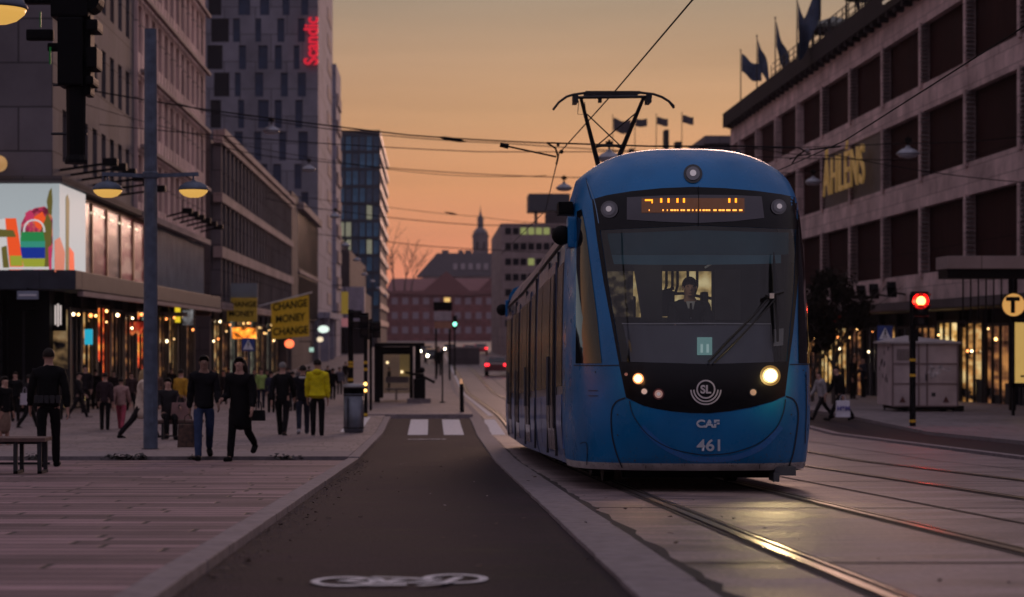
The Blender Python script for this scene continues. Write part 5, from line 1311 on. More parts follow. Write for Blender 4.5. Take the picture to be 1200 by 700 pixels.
def joints(hipL=0, kneeL=0, hipR=0, kneeR=0, shL=0, elL=8, shR=0, elR=8, abL=8, abR=8, lean=0, sit=False, headt=0, hz=None, twist=0):
    J = {}
    def leg(s_, hip, knee):
        h = Vector((s_*.095, 0, 0)); a = R(hip); k = h+Vector((0, -math.sin(a)*.42, -math.cos(a)*.42)); b = R(hip-knee)
        an = k+Vector((0, -math.sin(b)*.41, -math.cos(b)*.41)); f = R(hip-knee)*.6 if not sit else 0
        toe = an+Vector((s_*.015, -.17*math.cos(f), -.045-.17*math.sin(f)*-1)); return h, k, an, toe
    L_ = leg(1, hipL, kneeL); R_ = leg(-1, hipR, kneeR)
    base = min(L_[2].z, R_[2].z); pz_ = .085-base if hz is None else hz
    up = Vector((0, 0, pz_)); le = R(lean)
    def T(x, y, z): return Vector((x, y*math.cos(le)-z*math.sin(le), z*math.cos(le)+y*math.sin(le)))+up
    J['pel'] = up+Vector((0, 0, .03)); J['sp'] = T(0, 0, .19); J['ch'] = T(0, .01, .38); J['nk'] = T(0, .01, .52); J['n2'] = T(0, -.005, .585)
    J['hd'] = T(0, -.02-headt, .67); J['hc'] = T(0, -.01-headt, .745)
    for n_, l_ in (('L', L_), ('R', R_)):
        for k, v in zip(('hip', 'kn', 'an', 'to'), l_): J[k+n_] = v+up
    def arm(s_, sh, el, ab):
        s0 = T(s_*.175, .01, .475); a = R(sh-lean*0); b = R(ab)
        d_ = Vector((s_*math.sin(b), -math.sin(a)*math.cos(b), -math.cos(a)*math.cos(b))); e_ = s0+d_*.285
        a2 = R(sh+el); d2 = Vector((s_*math.sin(b)*.3, -math.sin(a2), -math.cos(a2))).normalized(); w = e_+d2*.25
        return s0, e_, w, d2
    for n_, s_, v in (('L', 1, (shL, elL, abL)), ('R', -1, (shR, elR, abR))):
        s0, e_, w, d2 = arm(s_, *v); J['sh'+n_], J['el'+n_], J['wr'+n_], J['hd_'+n_] = s0, e_, w, d2
    return J
def bodymesh(J, fat=1., sub=1):
    V = []; E_ = []; Rr = []
    def a(p, r, link=None):
        V.append(Vector(p)); Rr.append(r); 
        if link is not None: E_.append((link, len(V)-1))
        return len(V)-1
    pel = a(J['pel'], (.135*fat, .10*fat)); sp = a(J['sp'], (.125*fat, .095*fat), pel); ch = a(J['ch'], (.15*fat, .105*fat), sp); nk = a(J['nk'], .065, ch); n2 = a(J['n2'], .052, nk)
    hd = a(J['hd'], (.074, .092), n2); hc = a(J['hc'], (.066, .082), hd)
    for n_ in 'LR':
        h = a(J['hip'+n_], .085*fat, pel); k = a(J['kn'+n_], .055, h); m1 = a((J['kn'+n_]*.6+J['an'+n_]*.4)+Vector((0,.012,0)), .052, k); an = a(J['an'+n_], .036, m1); a(J['to'+n_], (.038,.024), an)
        s_ = a(J['sh'+n_], .058*fat, nk); e_ = a(J['el'+n_], .040, s_); w = a(J['wr'+n_], .026, e_)
        d_ = J['hd_'+n_]; side = Vector((0, -1, 0)) if abs(d_.y) < .8 else Vector((0, 0, 1)); fwd = (side-d_*side.dot(d_)).normalized(); inn = d_.cross(fwd)
        if (inn.x > 0) == (n_ == 'L'): inn = -inn
        pm = a(J['wr'+n_]+d_*.065, (.030, .018), w)
        for q, ln in zip((-.027, -.009, .009, .027), (.052, .064, .068, .058)):
            f1 = a(J['wr'+n_]+d_*.098+fwd*q, .0085, pm); f2 = a(J['wr'+n_]+d_*(.098+ln*.55)+fwd*q+inn*.008, .0078, f1); a(J['wr'+n_]+d_*(.098+ln*.9)+fwd*q+inn*.028, .0068, f2)
        t1 = a(J['wr'+n_]+d_*.045+fwd*.038+inn*.006, .0105, pm); a(J['wr'+n_]+d_*.078+fwd*.05+inn*.014, .0085, t1)
    me = skin(V, E_, Rr, sub, 'body')
    # face: nose, ears, brow, in the same mesh
    bm = bmesh.new(); bm.from_mesh(me); hd_ = (J['hd']+J['hc'])/2; 
    for c, sx, sy, sz in ((Vector((0, -.093, -.020)), .013, .018, .022), (Vector((.074, .005, -.012)), .009, .018, .028), (Vector((-.074, .005, -.012)), .009, .018, .028), (Vector((0, -.080, -.060)), .026, .010, .008), (Vector((0, -.070, -.09)), .028, .022, .016)):
        r = bmesh.ops.create_uvsphere(bm, u_segments=8, v_segments=6, radius=1)
        for v in r['verts']: v.co = Vector((v.co.x*sx, v.co.y*sy, v.co.z*sz))+hd_+c
    bm.to_mesh(me); bm.free()
    for p in me.polygons: p.use_smooth = True
    return me
def clothes(J, kind, k=1., sub=1):
    V = []; E_ = []; Rr = []
    def a(p, r, link=None):
        V.append(Vector(p)); Rr.append(r)
        if link is not None: E_.append((link, len(V)-1))
        return len(V)-1
    if kind in ('jacket', 'coat', 'hood'):
        lo = .0 if kind != 'coat' else -.0
        sp = a(J['sp'], (.150*k, .118*k)); ch = a(J['ch'], (.178*k, .128*k), sp); nk = a(J['nk']-Vector((0,0,.025)), (.098*k, .085*k), ch); a(J['n2']-Vector((0,0,.005)), .082, nk)
        pl = a(J['pel']+Vector((0,0,.0)), (.158*k, .128*k), sp)
        if kind == 'coat':
            m_ = (J['knL']+J['knR'])/2; q = a(J['pel'].lerp(m_, .45), (.178*k, .145*k), pl); a(J['pel'].lerp(m_, .95), (.19*k, .155*k), q)
        else: a(J['pel']-Vector((0,0,.09)), (.160*k, .130*k), pl)
        for n_ in 'LR':
            s_ = a(J['sh'+n_], .076*k, nk); e_ = a(J['el'+n_], .058*k, s_); a(J['wr'+n_].lerp(J['el'+n_], .05), .044*k, e_)
    elif kind == 'trousers':
        pl = a(J['pel'], (.146*k, .115*k)); a(J['sp'].lerp(J['pel'], .6), (.13*k, .105*k), pl)
        for n_ in 'LR':
            h = a(J['hip'+n_]-Vector((0,0,.03)), .094*k, pl); kk = a(J['kn'+n_], .070*k, h); m1 = a(J['kn'+n_].lerp(J['an'+n_], .5), .064*k, kk); a(J['an'+n_]-Vector((0,0,.025)), .058*k, m1)
    elif kind == 'skirt':
        pl = a(J['pel'], (.15*k, .125*k)); m_ = (J['knL']+J['knR'])/2; q = a(J['pel'].lerp(m_, .6), (.18*k,.15*k), pl); a(J['pel'].lerp((J['anL']+J['anR'])/2, .72), (.20*k,.17*k), q)
    elif kind == 'shoe':
        n_ = k_side; k0 = a(J['an'+n_]+Vector((0,.035,-.03)), (.052,.056)); k1 = a(J['an'+n_].lerp(J['to'+n_], .5)+Vector((0,0,-.008)), (.056,.052), k0); a(J['to'+n_]+Vector((0,-.03,-.0)), (.050,.040), k1)
    return skin(V, E_, Rr, 2 if kind != 'shoe' else 1, kind)
k_side = 'L'
def hairmesh(J, style):
    m = MB(); c = (J['hd']+J['hc'])/2+Vector((0,.012,.022)); n_ = 14; rows_ = []
    for i in range(8):
        ph = math.pi*.60*i/7
        for j in range(n_):
            t = 2*math.pi*j/n_; y = math.sin(t); rr_ = 1.0
            z = math.cos(ph); 
            if y < -.25 and i > 3: ph2 = math.pi*.60*3/7; z = math.cos(ph2); s_ = math.sin(ph2)
            else: s_ = math.sin(ph)
            m.v.append(c+Vector((.086*s_*math.cos(t), .104*s_*y, .098*z)))
    for i in range(7):
        for j in range(n_): m.f.append((i*n_+j, (i+1)*n_+j, (i+1)*n_+(j+1) % n_, i*n_+(j+1) % n_)); m.m.append(0)
    if style == 'long':
        for j in range(-5, 6):
            t = R(90+j*17); x, y = math.cos(t), math.sin(t); p0 = c+Vector((.07*x, .088*y, .03)); 
            m.tube([p0, c+Vector((.092*x, .10*y+.01, -.07)), c+Vector((.10*x, .105*y+.02, -.17)), c+Vector((.085*x, .10*y+.03, -.26-.03*random.random()))], [.03, .034, .032, .014], 6)
    if style == 'bun': m.ball(c+Vector((0, .10, .05)), .04, 8)
    return m.mesh('hair', smooth=True)
POSES = {
 'stand': dict(hipL=2, kneeL=3, hipR=-3, kneeR=2, shL=3, elL=14, shR=-2, elR=12),
 'walk': dict(hipL=24, kneeL=6, hipR=-20, kneeR=18, shL=-18, elL=14, shR=22, elR=22),
 'walk2': dict(hipL=-14, kneeL=34, hipR=16, kneeR=4, shL=16, elL=30, shR=-12, elR=10),
 'stroll': dict(hipL=-9, kneeL=6, hipR=11, kneeR=5, shL=12, elL=10, shR=-10, elR=10, abL=16, abR=16),
 'pocket': dict(hipL=10, kneeL=5, hipR=-12, kneeR=12, shL=-8, elL=42, shR=4, elR=58, abL=18, abR=12),
 'walk3': dict(hipL=-18, kneeL=42, hipR=15, kneeR=2, shL=14, elL=16, shR=6, elR=70, abL=16, abR=6),
 'phone': dict(hipL=4, kneeL=4, hipR=-2, kneeR=2, shL=20, elL=95, shR=10, elR=70, abL=6, abR=10, headt=.01),
 'sit': dict(hipL=84, kneeL=84, hipR=88, kneeR=80, shL=28, elL=50, shR=24, elR=60, sit=True, lean=-6),
 'drive': dict(hipL=80, kneeL=75, hipR=80, kneeR=75, shL=40, elL=45, shR=38, elR=50, sit=True),
 'stride': dict(hipL=30, kneeL=4, hipR=-30, kneeR=14, shL=-14, elL=16, shR=18, elR=20, lean=8),
}
MESHC = {}
def getmesh(pose, part, var=''):
    global k_side
    key = (pose, part, var)
    if key not in MESHC:
        J = joints(**POSES[pose])
        if part == 'body': me = bodymesh(J, 1.)
        elif part == 'hair': me = hairmesh(J, var)
        elif part == 'shoe': k_side = var; me = clothes(J, 'shoe')
        elif part == 'eye':
            m = MB(); c = (J['hd']+J['hc'])/2
            for s_ in (-1, 1): m.ball(c+Vector((s_*.03, -.083, .004)), .008, 6)
            me = m.mesh('eye')
        else: me = clothes(J, part, float(var or 1))
        me.materials.clear(); me.materials.append(K['black']); MESHC[key] = me
    return MESHC[key]
CL = {}
def cm(c, rough=.85):
    if c not in CL: CL[c] = M('cloth %d' % len(CL), c, rough, var=.22, scale=9, bump=.15, spec=.12)
    return CL[c]
SK = M('skin', (.42,.24,.18), .6, var=.05); SKD = M('skin brown', (.22,.12,.085), .6, var=.05)
BLK, DK, NAVY, JEAN = (.005,.005,.006), (.014,.012,.014), (.01,.012,.025), (.04,.07,.16)
def person(px, feet, hpx, rot, pose, top, legs, label, hair=(.02,.015,.012), hs='short', kind='jacket', shoe=BLK, skinm=SK, group=None, face=False, k='1.1', loc=None, H=None, lk='trousers', beard=False):
    if loc is None: Y = Yg(feet); loc = (X_(px, Y), Y, 0); zz = CY+F*(ZC)/Y; z = ZC-(feet-CY)*Y/F
    else: z = loc[2]; Y = loc[1]
    loc = Vector((loc[0], loc[1], z)); r = empty('person', loc, label, 'person', group)
    r.rotation_euler = (0, 0, R(rot)); s_ = (H or hpx*Y/F)/1.755; r.scale = (s_,)*3
    def part(name, me, mat):
        o = bpy.data.objects.new(name, me); COL.objects.link(o); o.parent = r; o.material_slots[0].link = 'OBJECT'; o.material_slots[0].material = mat; ORG[o.name] = loc; return o
    part('body', getmesh(pose, 'body'), skinm)
    part(kind if kind != 'hood' else 'hoodie', getmesh(pose, 'jacket' if kind == 'hood' else kind, k), cm(top)); part(lk, getmesh(pose, lk, '1'), cm(legs))
    for n_ in 'LR': part('shoe', getmesh(pose, 'shoe', n_), cm(shoe, .5))
    part('hair', getmesh(pose, 'hair', hs), cm(hair, .6))
    if face: part('eye', getmesh(pose, 'eye'), cm((.05,.03,.025), .3))
    return r
WP = 'people on the left pavement'
def J_(pose, r, key): 
    p = joints(**POSES[pose])[key]; return r.matrix_basis @ p if False else (Matrix.Translation(r.location) @ Matrix.Rotation(r.rotation_euler.z, 4, 'Z') @ Matrix.Scale(r.scale.x, 4)) @ p
p1 = person(57, 549, 143, 186, 'stroll', BLK, BLK, 'broad man in dark jacket with a loaded belt, seen from behind beside the near bench', kind='jacket', k='1.12', group=None)
# belt gear on the man
J = joints(**POSES['stroll']); m = MB(); c = J['sp'].lerp(J['pel'], .45)
for k in range(26): 
    t0, t1 = 2*math.pi*k/26, 2*math.pi*(k+1)/26
    m.add([c+Vector((.185*math.cos(t), .15*math.sin(t), z)) for t, z in ((t0,-.025),(t1,-.025),(t1,.025),(t0,.025))], [(0,1,2,3)])
for t in (60, 85, 110, 140, 30): a = R(t); q = c+Vector((.19*math.cos(a), .155*math.sin(a), -.02)); m.box(q.x-.03, q.x+.03, q.y-.02, q.y+.03, q.z-.06, q.z+.05)
me = m.mesh('belt', [K['darkmetal']]); o = bpy.data.objects.new('belt', me); COL.objects.link(o); o.parent = p1; ORG[o.name] = p1.location.copy()
p2 = person(239, 541, 128, 8, 'walk2', (.008,.008,.010), (.035,.055,.12), 'man in dark open jacket and blue jeans walking with a bag in his hand', face=True, kind='jacket', skinm=SKD, shoe=BLK)
p3 = person(281, 542, 127, -14, 'walk3', BLK, BLK, 'woman with long dark hair in black coat and leggings walking beside the man in jeans', face=True, hs='long', kind='coat', k='1.18', skinm=SK)
p4 = person(331, 513.5, 93, 176, 'walk', (.007,.007,.008), BLK, 'grey haired man in dark coat seen from behind, left of the yellow hoodie pair', hair=(.2,.19,.18), k='1.05')
p5 = person(355, 512, 86, 184, 'walk2', (.008,.008,.012), (.02,.022,.035), 'person in dark coat with pale collar and pale shoes beside the yellow hoodie', shoe=(.45,.43,.45), kind='jacket')
m = MB(); Jx = joints(**POSES['walk2']); m.lathe([(.10,-.03),(.125,0),(.10,.035)], Jx['nk']+Vector((0,.01,.0)), 12); me = m.mesh('collar', [cm((.4,.37,.36))]); o = bpy.data.objects.new('collar', me); COL.objects.link(o); o.parent = p5; ORG[o.name] = p5.location.copy()
p6 = person(372, 514, 94, 178, 'stand', (.62,.52,.012), BLK, 'person in a bright yellow hoodie and black trousers seen from behind', kind='hood', k='1.24')
m = MB(); Jx = joints(**POSES['stand']); m.ball(Jx['nk']+Vector((0,.085,.02)), .10, 12, 1.1, .7, .7); me = m.mesh('hood', [cm((.62,.52,.012))], smooth=True); o = bpy.data.objects.new('hood', me); COL.objects.link(o); o.parent = p6; ORG[o.name] = p6.location.copy()
person(123, 507, 71, 170, 'stand', (.03,.018,.022), BLK, 'dark dressed person left of the pink trousers', k='1.05')
person(142, 506, 66, 178, 'walk', (.36,.22,.20), (.32,.06,.09), 'person in beige top and pink trousers walking away')
person(165, 517, 92, 100, 'stride', (.62,.50,.40), DK, 'blond woman in cream coat half hidden behind the lamp post', hair=(.35,.24,.12), hs='long', kind='coat')
person(212, 500, 68, 150, 'stand', (.45,.24,.03), DK, 'person in a mustard jacket beyond the far bench')
person(5, 526, 86, 60, 'stand', BLK, (.20,.13,.10), 'woman in dark top and long brown skirt at the left edge', hs='bun', lk='skirt')
person(34, 504, 68, 120, 'walk', DK, BLK, 'dark walker with a pale paper bag, left of the broad man')
person(306, 481, 50, 20, 'stand', (.30,.42,.12), NAVY, 'distant worker in green and white high visibility jacket')
far_people = [(289,478,46,180,'walk',BLK,DK,'far walker in black between the long haired woman and the worker'),(318,486,52,175,'stand',(.03,.03,.05),BLK,'far figure in navy just left of the grey haired man'),(343,484,50,190,'walk2',(.05,.02,.02),DK,'far figure in maroon between the dark coats'),(262,476,44,10,'walk',DK,DK,'far walker in charcoal behind the couple'),(390,470,40,180,'walk',BLK,BLK,'far figure in black right of the yellow hoodie'),(398,464,34,0,'stand',(.12,.12,.16),DK,'far figure in pale grey left of the signal poles'),(384,458,30,0,'walk2',BLK,BLK,'far small figure in black left of the waste bin top'),(250,470,38,0,'stand',(.10,.05,.03),BLK,'far figure in brown by the orange sign'),(225,474,42,180,'walk',(.02,.03,.05),BLK,'far walker in blue right of the mustard jacket'),(184,478,44,0,'walk',(.15,.10,.09),DK,'far figure in tan left of the seated person'),(100,487,60,0,'stand',(.015,.012,.014),BLK,'dark figure under the cyan light box'),(92,492,58,90,'walk',DK,DK,'dark figure right of the broad man'),(275,463,30,0,'walk2',(.2,.12,.1),DK,'tiny far figure in pinkish coat under the orange sign'),(330,459,27,0,'stand',(.25,.1,.05),DK,'tiny far figure in rust coat under the yellow banner'),(350,456,25,0,'walk',(.15,.15,.18),DK,'tiny far figure in grey under the yellow banner'),
 (70,494,60,0,'walk',(.02,.016,.016),BLK,'dark figure in the ochre doorway behind the broad man'),(112,482,50,180,'stand',BLK,BLK,'dark figure under the red awning, left one'),(133,481,48,0,'walk2',(.03,.02,.02),BLK,'dark figure under the red awning, right one'),(154,484,50,20,'walk',(.05,.03,.03),BLK,'dark walker just left of the lamp post, far one'),(201,470,40,0,'walk',BLK,BLK,'dark figure under the pale grey awning'),(236,468,38,180,'stand',(.03,.03,.04),BLK,'dark figure between the man in jeans and the light boxes'),(268,470,40,180,'walk2',BLK,BLK,'far dark walker right beside the long haired woman'),(298,470,38,0,'stand',(.05,.04,.04),BLK,'far dark figure left of the high visibility jacket'),(313,466,34,0,'walk',BLK,BLK,'far dark figure right of the high visibility jacket'),(338,466,36,180,'stand',(.02,.02,.03),BLK,'far dark figure above the grey haired man shoulder'),(362,462,34,180,'walk',BLK,BLK,'far dark figure behind the yellow hoodie'),(375,455,26,0,'stand',(.1,.09,.1),BLK,'small far figure under the warm lit sign'),(405,452,28,0,'stand',BLK,BLK,'small far figure left of the shelter roof'),(18,497,62,0,'stand',BLK,BLK,'dark figure by the red display at the left edge'),
 (514,442,36,0,'stand',BLK,BLK,'far dark figure beside the thin pole on the platform'),(456,460,30,90,'stand',DK,BLK,'waiting figure inside the glass shelter')]
for a in far_people: person(a[0], a[1], a[2], a[3], a[4], a[5], a[6], a[7], group='far people on the left pavement')
# right side
person(963, 493, 62, -70, 'stride', (.30,.28,.29), DK, 'person in pale grey hoodie striding beside the tram front', kind='hood', k='1.1')
pw = person(984, 494, 70, -75, 'stride', BLK, BLK, 'person in black leaning forward with a white carrier bag', k='1.1')
person(1000, 470, 54, 60, 'stand', BLK, BLK, 'left of two dark figures standing by the pale cabin', hs='long', kind='coat')
person(1012, 468, 50, -60, 'phone', (.02,.02,.03), BLK, 'right of two dark figures standing by the pale cabin')
for a in [(1130,464,42,0,'stand',BLK,BLK,'dark figure by the shop windows right of the cabin'),(1143,466,44,30,'walk',DK,BLK,'dark walker by the shop windows, second right of the cabin'),(1158,468,46,0,'stand',(.02,.015,.015),BLK,'dark figure near the round yellow sign')]:
    person(a[0], a[1], a[2], a[3], a[4], a[5], a[6], a[7], group='dark figures by the store')
# driver
person(0, 0, 0, 0, 'drive', (.015,.017,.025), BLK, 'tram driver in dark suit, white shirt and tie behind the windshield', face=True, loc=(X_(808, 21.85), 21.85, Z_(338, 21.85)-1.262), H=1.755)
dr = bpy.data.objects[[o.name for o in bpy.data.objects if o.name.startswith('person')][-1]]
dr = [o for o in bpy.data.objects if o.get('label', '').startswith('tram driver')][0]
Jd = joints(**POSES['drive']); zt_ = Jd['nk']
m = MB(); m.add([zt_+Vector((-.05,-.10,.03)), zt_+Vector((.05,-.10,.03)), zt_+Vector((0,-.135,-.17))], [(0,2,1)]); me = m.mesh('shirt', [M('white shirt', (.6,.6,.62), .7)]); o = bpy.data.objects.new('shirt', me); COL.objects.link(o); o.parent = dr; ORG[o.name] = dr.location.copy()
m = MB(); m.add([zt_+Vector((-.012,-.115,.01)), zt_+Vector((.012,-.115,.01)), zt_+Vector((.02,-.14,-.15)), zt_+Vector((-.02,-.14,-.15))], [(0,3,2,1)]); me = m.mesh('tie', [K['black']]); o = bpy.data.objects.new('tie', me); COL.objects.link(o); o.parent = dr; ORG[o.name] = dr.location.copy()
ds = empty('driver_seat', dr.location, 'dark driver seat inside the tram cab', 'seat')
hp = dr.location+Jd['pel']; m = MB(); m.box(hp.x-.25, hp.x+.25, hp.y-.35, hp.y+.2, hp.z-.22, hp.z-.11); m.build('seat', K['black'], ds, bevel=.03)
m = MB(); m.box(hp.x-.20, hp.x+.20, hp.y+.16, hp.y+.26, hp.z-.1, hp.z+.50); m.build('backrest', K['black'], ds, bevel=.04)
m = MB(); m.tube([(hp.x, hp.y, hp.z-.22), (hp.x, hp.y, g(22)+1.0)], .05, 8); m.build('pedestal', K['black'], ds)
cl_ = bpy.data.lights.new('cab_fill_light', 'POINT'); co = bpy.data.objects.new('cab_fill_light', cl_); COL.objects.link(co); co.parent = TR; co.location = P(790, 305, 21.35)-ORG[TR.name]; cl_.energy = 2.6; cl_.color = (1,.85,.66); cl_.shadow_soft_size = .25  # added fill light inside the cab, brightens driver and console

# ================================================================ bags, benches, bin
def bag(loc, w, d_, h, mat, label, cat='bag', name='carrier_bag', marks=None):
    r = empty(name, loc, label, cat); x, y, z = loc
    m = MB(); m.add([(x-w/2, y-d_/2, z), (x+w/2, y-d_/2, z), (x+w/2, y+d_/2, z), (x-w/2, y+d_/2, z), (x-w*.46, y-d_*.3, z+h), (x+w*.46, y-d_*.3, z+h), (x+w*.46, y+d_*.3, z+h), (x-w*.46, y+d_*.3, z+h)], [(0,3,2,1),(4,5,6,7),(0,1,5,4),(1,2,6,5),(2,3,7,6),(3,0,4,7)]); m.build('bag_body', mat, r, bevel=.015)
    m = MB(); m.tube([(x-w*.2, y, z+h), (x-w*.16, y, z+h+.12), (x, y, z+h+.16), (x+w*.16, y, z+h+.12), (x+w*.2, y, z+h)], .008, 5); m.build('handle', mat, r)
    return r
h2 = J_('walk2', p2, 'wrR'); b2 = bag((h2.x-.02, h2.y-.05, h2.z-.62), .34, .16, .38, M('patterned bag', (.06,.03,.02), .7, var=.8, scale=14), 'dark patterned bag hanging from the hand of the man in jeans')
h3 = J_('walk3', p3, 'wrL'); r = bag((h3.x+.10, h3.y+.05, h3.z-.20), .22, .10, .17, K['black'], 'small black handbag at the hip of the long haired woman', 'handbag', 'handbag')
hw = J_('stride', pw, 'wrL'); bx = X_(997, 54.5)
b4 = bag((bx, pw.location.y-.3, Z_(489, pw.location.y-.3)), 17*54/F, .16, 20*54/F, M('white carrier bag', (.68,.66,.74), .6), 'white carrier bag with blue letters held by the person in black')
text('lettering', 'H&M', .17, M('violet print', (.12,.10,.35), .6), b4, TM((bx, pw.location.y-.395, Z_(479, pw.location.y-.4)), (1,0,0), (0,0,1)), .003, .01)
b5 = bag((X_(27, 50), 50.2, Z_(475, 50)), .22, .12, .30, M('pale paper bag', (.42,.38,.42), .7), 'pale paper bag carried left of the broad man')
def bench(x0, x1, y, label, legs, seat=.44, dep=.5):
    r = empty('bench', ((x0+x1)/2, y, g(y)+.03), label, 'bench')
    z = g(y)+.05+seat; m = MB()
    for k in range(5): m.box(x0, x1, y-dep/2+k*dep/5, y-dep/2+(k+.86)*dep/5, z-.05, z)
    m.build('seat', M('bench wood %.1f' % x0, (.11,.06,.05), .6, var=.3, scale=8), r, bevel=.006)
    for lx in legs:
        m = MB(); m.box(lx-.025, lx+.025, y-dep/2+.03, y-dep/2+.08, g(y)+.02, z-.05); m.box(lx-.025, lx+.025, y+dep/2-.08, y+dep/2-.03, g(y)+.02, z-.05); m.box(lx-.025, lx+.025, y-dep/2+.03, y+dep/2-.03, g(y)+.02, g(y)+.06); m.build('leg', K['darkmetal'], r)
    m = MB(); m.box(x0+.02, x1-.02, y-.02, y+.02, z-.09, z-.051); m.box(x0+.02, x1-.02, y+dep/2-.07, y+dep/2-.04, g(y)+.12, g(y)+.15); m.build('rail', K['darkmetal'], r)
    return r
Yb1 = Yg(556)-.2
bench(X_(-90, Yb1), X_(57, Yb1), Yb1, 'brown slatted bench cut by the left edge, nearest one', [X_(22, Yb1), X_(50, Yb1), X_(-60, Yb1)])
Yb2 = 42.4; bench(X_(184, Yb2), X_(238, Yb2), Yb2, 'brown bench with a seated person, right of the lamp post', [X_(192, Yb2), X_(230, Yb2)])
person(196, 0, 0, 15, 'sit', (.02,.018,.02), BLK, 'person in dark clothes seated on the bench right of the lamp post', loc=(X_(197, Yb2), Yb2+.02, g(Yb2)+.07), H=1.72)
b6 = bag((X_(210, 42), 42.3, g(42)+.50), .42, .2, .36, M('pink brown paper bag', (.22,.12,.11), .7), 'brown pink paper bag standing on the bench beside the seated person')
# bin
Yn = Yg(511); r = empty('waste_bin', (X_(414, Yn), Yn, g(Yn)+.07), 'round grey metal waste bin at the kerb before the crossing', 'waste bin'); c = (X_(414, Yn), Yn+.25, g(Yn)+.07)
m = MB(); m.lathe([(.22,0),(.24,.03),(.245,.08),(.25,.12),(.25,.95)], c, 28); m.build('bin_body', M('bin metal', (.13,.14,.17), .38, .6, var=.2, scale=5), r, smooth=True)
m = MB(); m.lathe([(.27,1.10),(.275,1.13),(.26,1.17),(.15,1.20),(.02,1.21)], c, 28); m.lathe([(.05,.95),(.05,1.1)], (c[0]-.18, c[1], c[2]), 8); m.lathe([(.05,.95),(.05,1.1)], (c[0]+.18, c[1], c[2]), 8); m.build('lid', M('bin lid', (.28,.27,.27), .35, .5), r, smooth=True)
m = MB(); m.box(c[0]-.25, c[0]+.25, c[1]-.05, c[1]+.2, c[2]+.95, c[2]+1.10); m.build('opening', K['black'], r)
m = MB()
for z in (.1, .9): m.lathe([(.253, z), (.256, z+.01), (.253, z+.04)], c, 28)
m.box(c[0]-.16, c[0]-.155, c[1]-.26, c[1]-.2, c[2]+.15, c[2]+.9); m.build('band', K['darkmetal'], r)

# ================================================================ lamp posts
def street_lamp(x, y, label, parts_h=7.75, arm_h=5.05, head_h=4.78, half=.79, z0=None):
    zb = g(y)+.06 if z0 is None else z0; r = empty('street_lamp', (x, y, zb), label, 'street lamp')
    m = MB(); m.lathe([(.165,0),(.165,.02),(.135,.03)], (x, y, zb), 20); m.build('base_plate', K['darkmetal'], r)
    m = MB(); m.tube([(x, y, zb+.02), (x, y, zb+parts_h*.5), (x, y, zb+parts_h)], [.135,.125,.112], 16, True); m.build('pole', K['bluegrey'], r, smooth=False)
    m = MB(); m.lathe([(.14, .0), (.15, .02), (.15, .10), (.14, .12)], (x, y, zb+arm_h-.05), 16); m.build('collar', K['bluegrey'], r)
    m = MB(); m.box(x+.02, x+.06, y-.16, y-.13, zb+.5, zb+1.0); m.build('service_hatch', K['bluegrey'], r)
    for s_ in (-1, 1):
        m = MB(); m.bar((x+s_*.13, y, zb+arm_h), (x+s_*(half+.1), y, zb+arm_h+.03), .05, .07); m.tube([(x+s_*half, y, zb+arm_h), (x+s_*half, y, zb+head_h+.1)], .02, 6)
        if s_ < 0: m.tube([(x-half-.08, y, zb+arm_h+.02), (x-half-.1, y, zb+arm_h-.12), (x-half-.08, y, zb+head_h+.13)], .012, 5)
        m.build('arm', K['bluegrey'], r)
        c = (x+s_*half, y, zb+head_h)
        m = MB(); m.lathe([(.275,.0),(.28,.03),(.24,.09),(.15,.145),(.05,.165),(.03,.19)], c, 24); h = m.build('lamp_shade', K['bluegrey'], r, smooth=True)
        m = MB(); m.lathe([(.03,-.135),(.10,-.13),(.18,-.10),(.245,-.045),(.268,.0)], c, 24); m.build('diffuser', K['yellowlamp'], h, smooth=True)
    return r
Yl = Yg(531); street_lamp(X_(176.5, Yl), Yl, 'tall blue grey lamp post with two yellow bowl lamps, nearest full one')
street_lamp(-4.88+.02, 18.4, 'lamp post whose yellow bowl lamp enters at the top left corner', half=.80, head_h=4.54, arm_h=4.82)
# hanging street lamps on span wires
def hanging(px, py, Y, label, w=.82):
    x, z = X_(px, Y), Z_(py, Y); r = empty('hanging_lamp', (x, Y, z), label, 'hanging lamp', 'lamps hung over the street on span wires')
    m = MB(); m.lathe([(w*.5,.0),(w*.46,.05),(w*.30,.16),(w*.13,.22),(.06,.30)], (x, Y, z), 18); m.build('lamp_shade', M('lamp aluminium', (.30,.31,.36), .4, .4) if 'lampalu' not in K else K['lampalu'], r, smooth=True)
    m = MB(); m.lathe([(w*.12,-.13),(w*.34,-.10),(w*.46,-.0)], (x, Y, z), 18); m.build('diffuser', K['lampglass'], r, smooth=True)
    m = MB(); m.tube([(x, Y, z+.3), (x, Y, z+.62)], .04, 6); m.box(x-.12, x+.12, Y-.06, Y+.06, z+.42, z+.56); m.build('hanger', K['black'], r)
K['lampalu'] = M('lamp aluminium', (.30,.31,.36), .4, .3); K['lampglass'] = M('unlit lamp glass', (.50,.52,.60), .3, var=.05)
ords = ['first','second','third','fourth','fifth','sixth','seventh','eighth','ninth']
for i, (px, py, Y) in enumerate([(318,154,86),(362,199,105),(393,254,135),(405,288,165),(418,305,192),(427,322,225),(436,330,262),(443,338,300),(452,347,340)]): hanging(px, py, Y, 'pale hanging lamp over the left roadside, %s in line toward the street end' % ords[i] if i else 'pale hanging lamp high in front of the hotel windows')
hanging(661, 221, 92, 'dark hanging lamp against the sky left of the tram roof'); hanging(714, 186, 64, 'hanging lamp behind the pantograph foot')
hanging(953, 214, 92, 'pale hanging lamp right of the tram roof before the gold letters'); hanging(1064, 181, 68, 'pale hanging lamp before the brown shutters at right', .84)
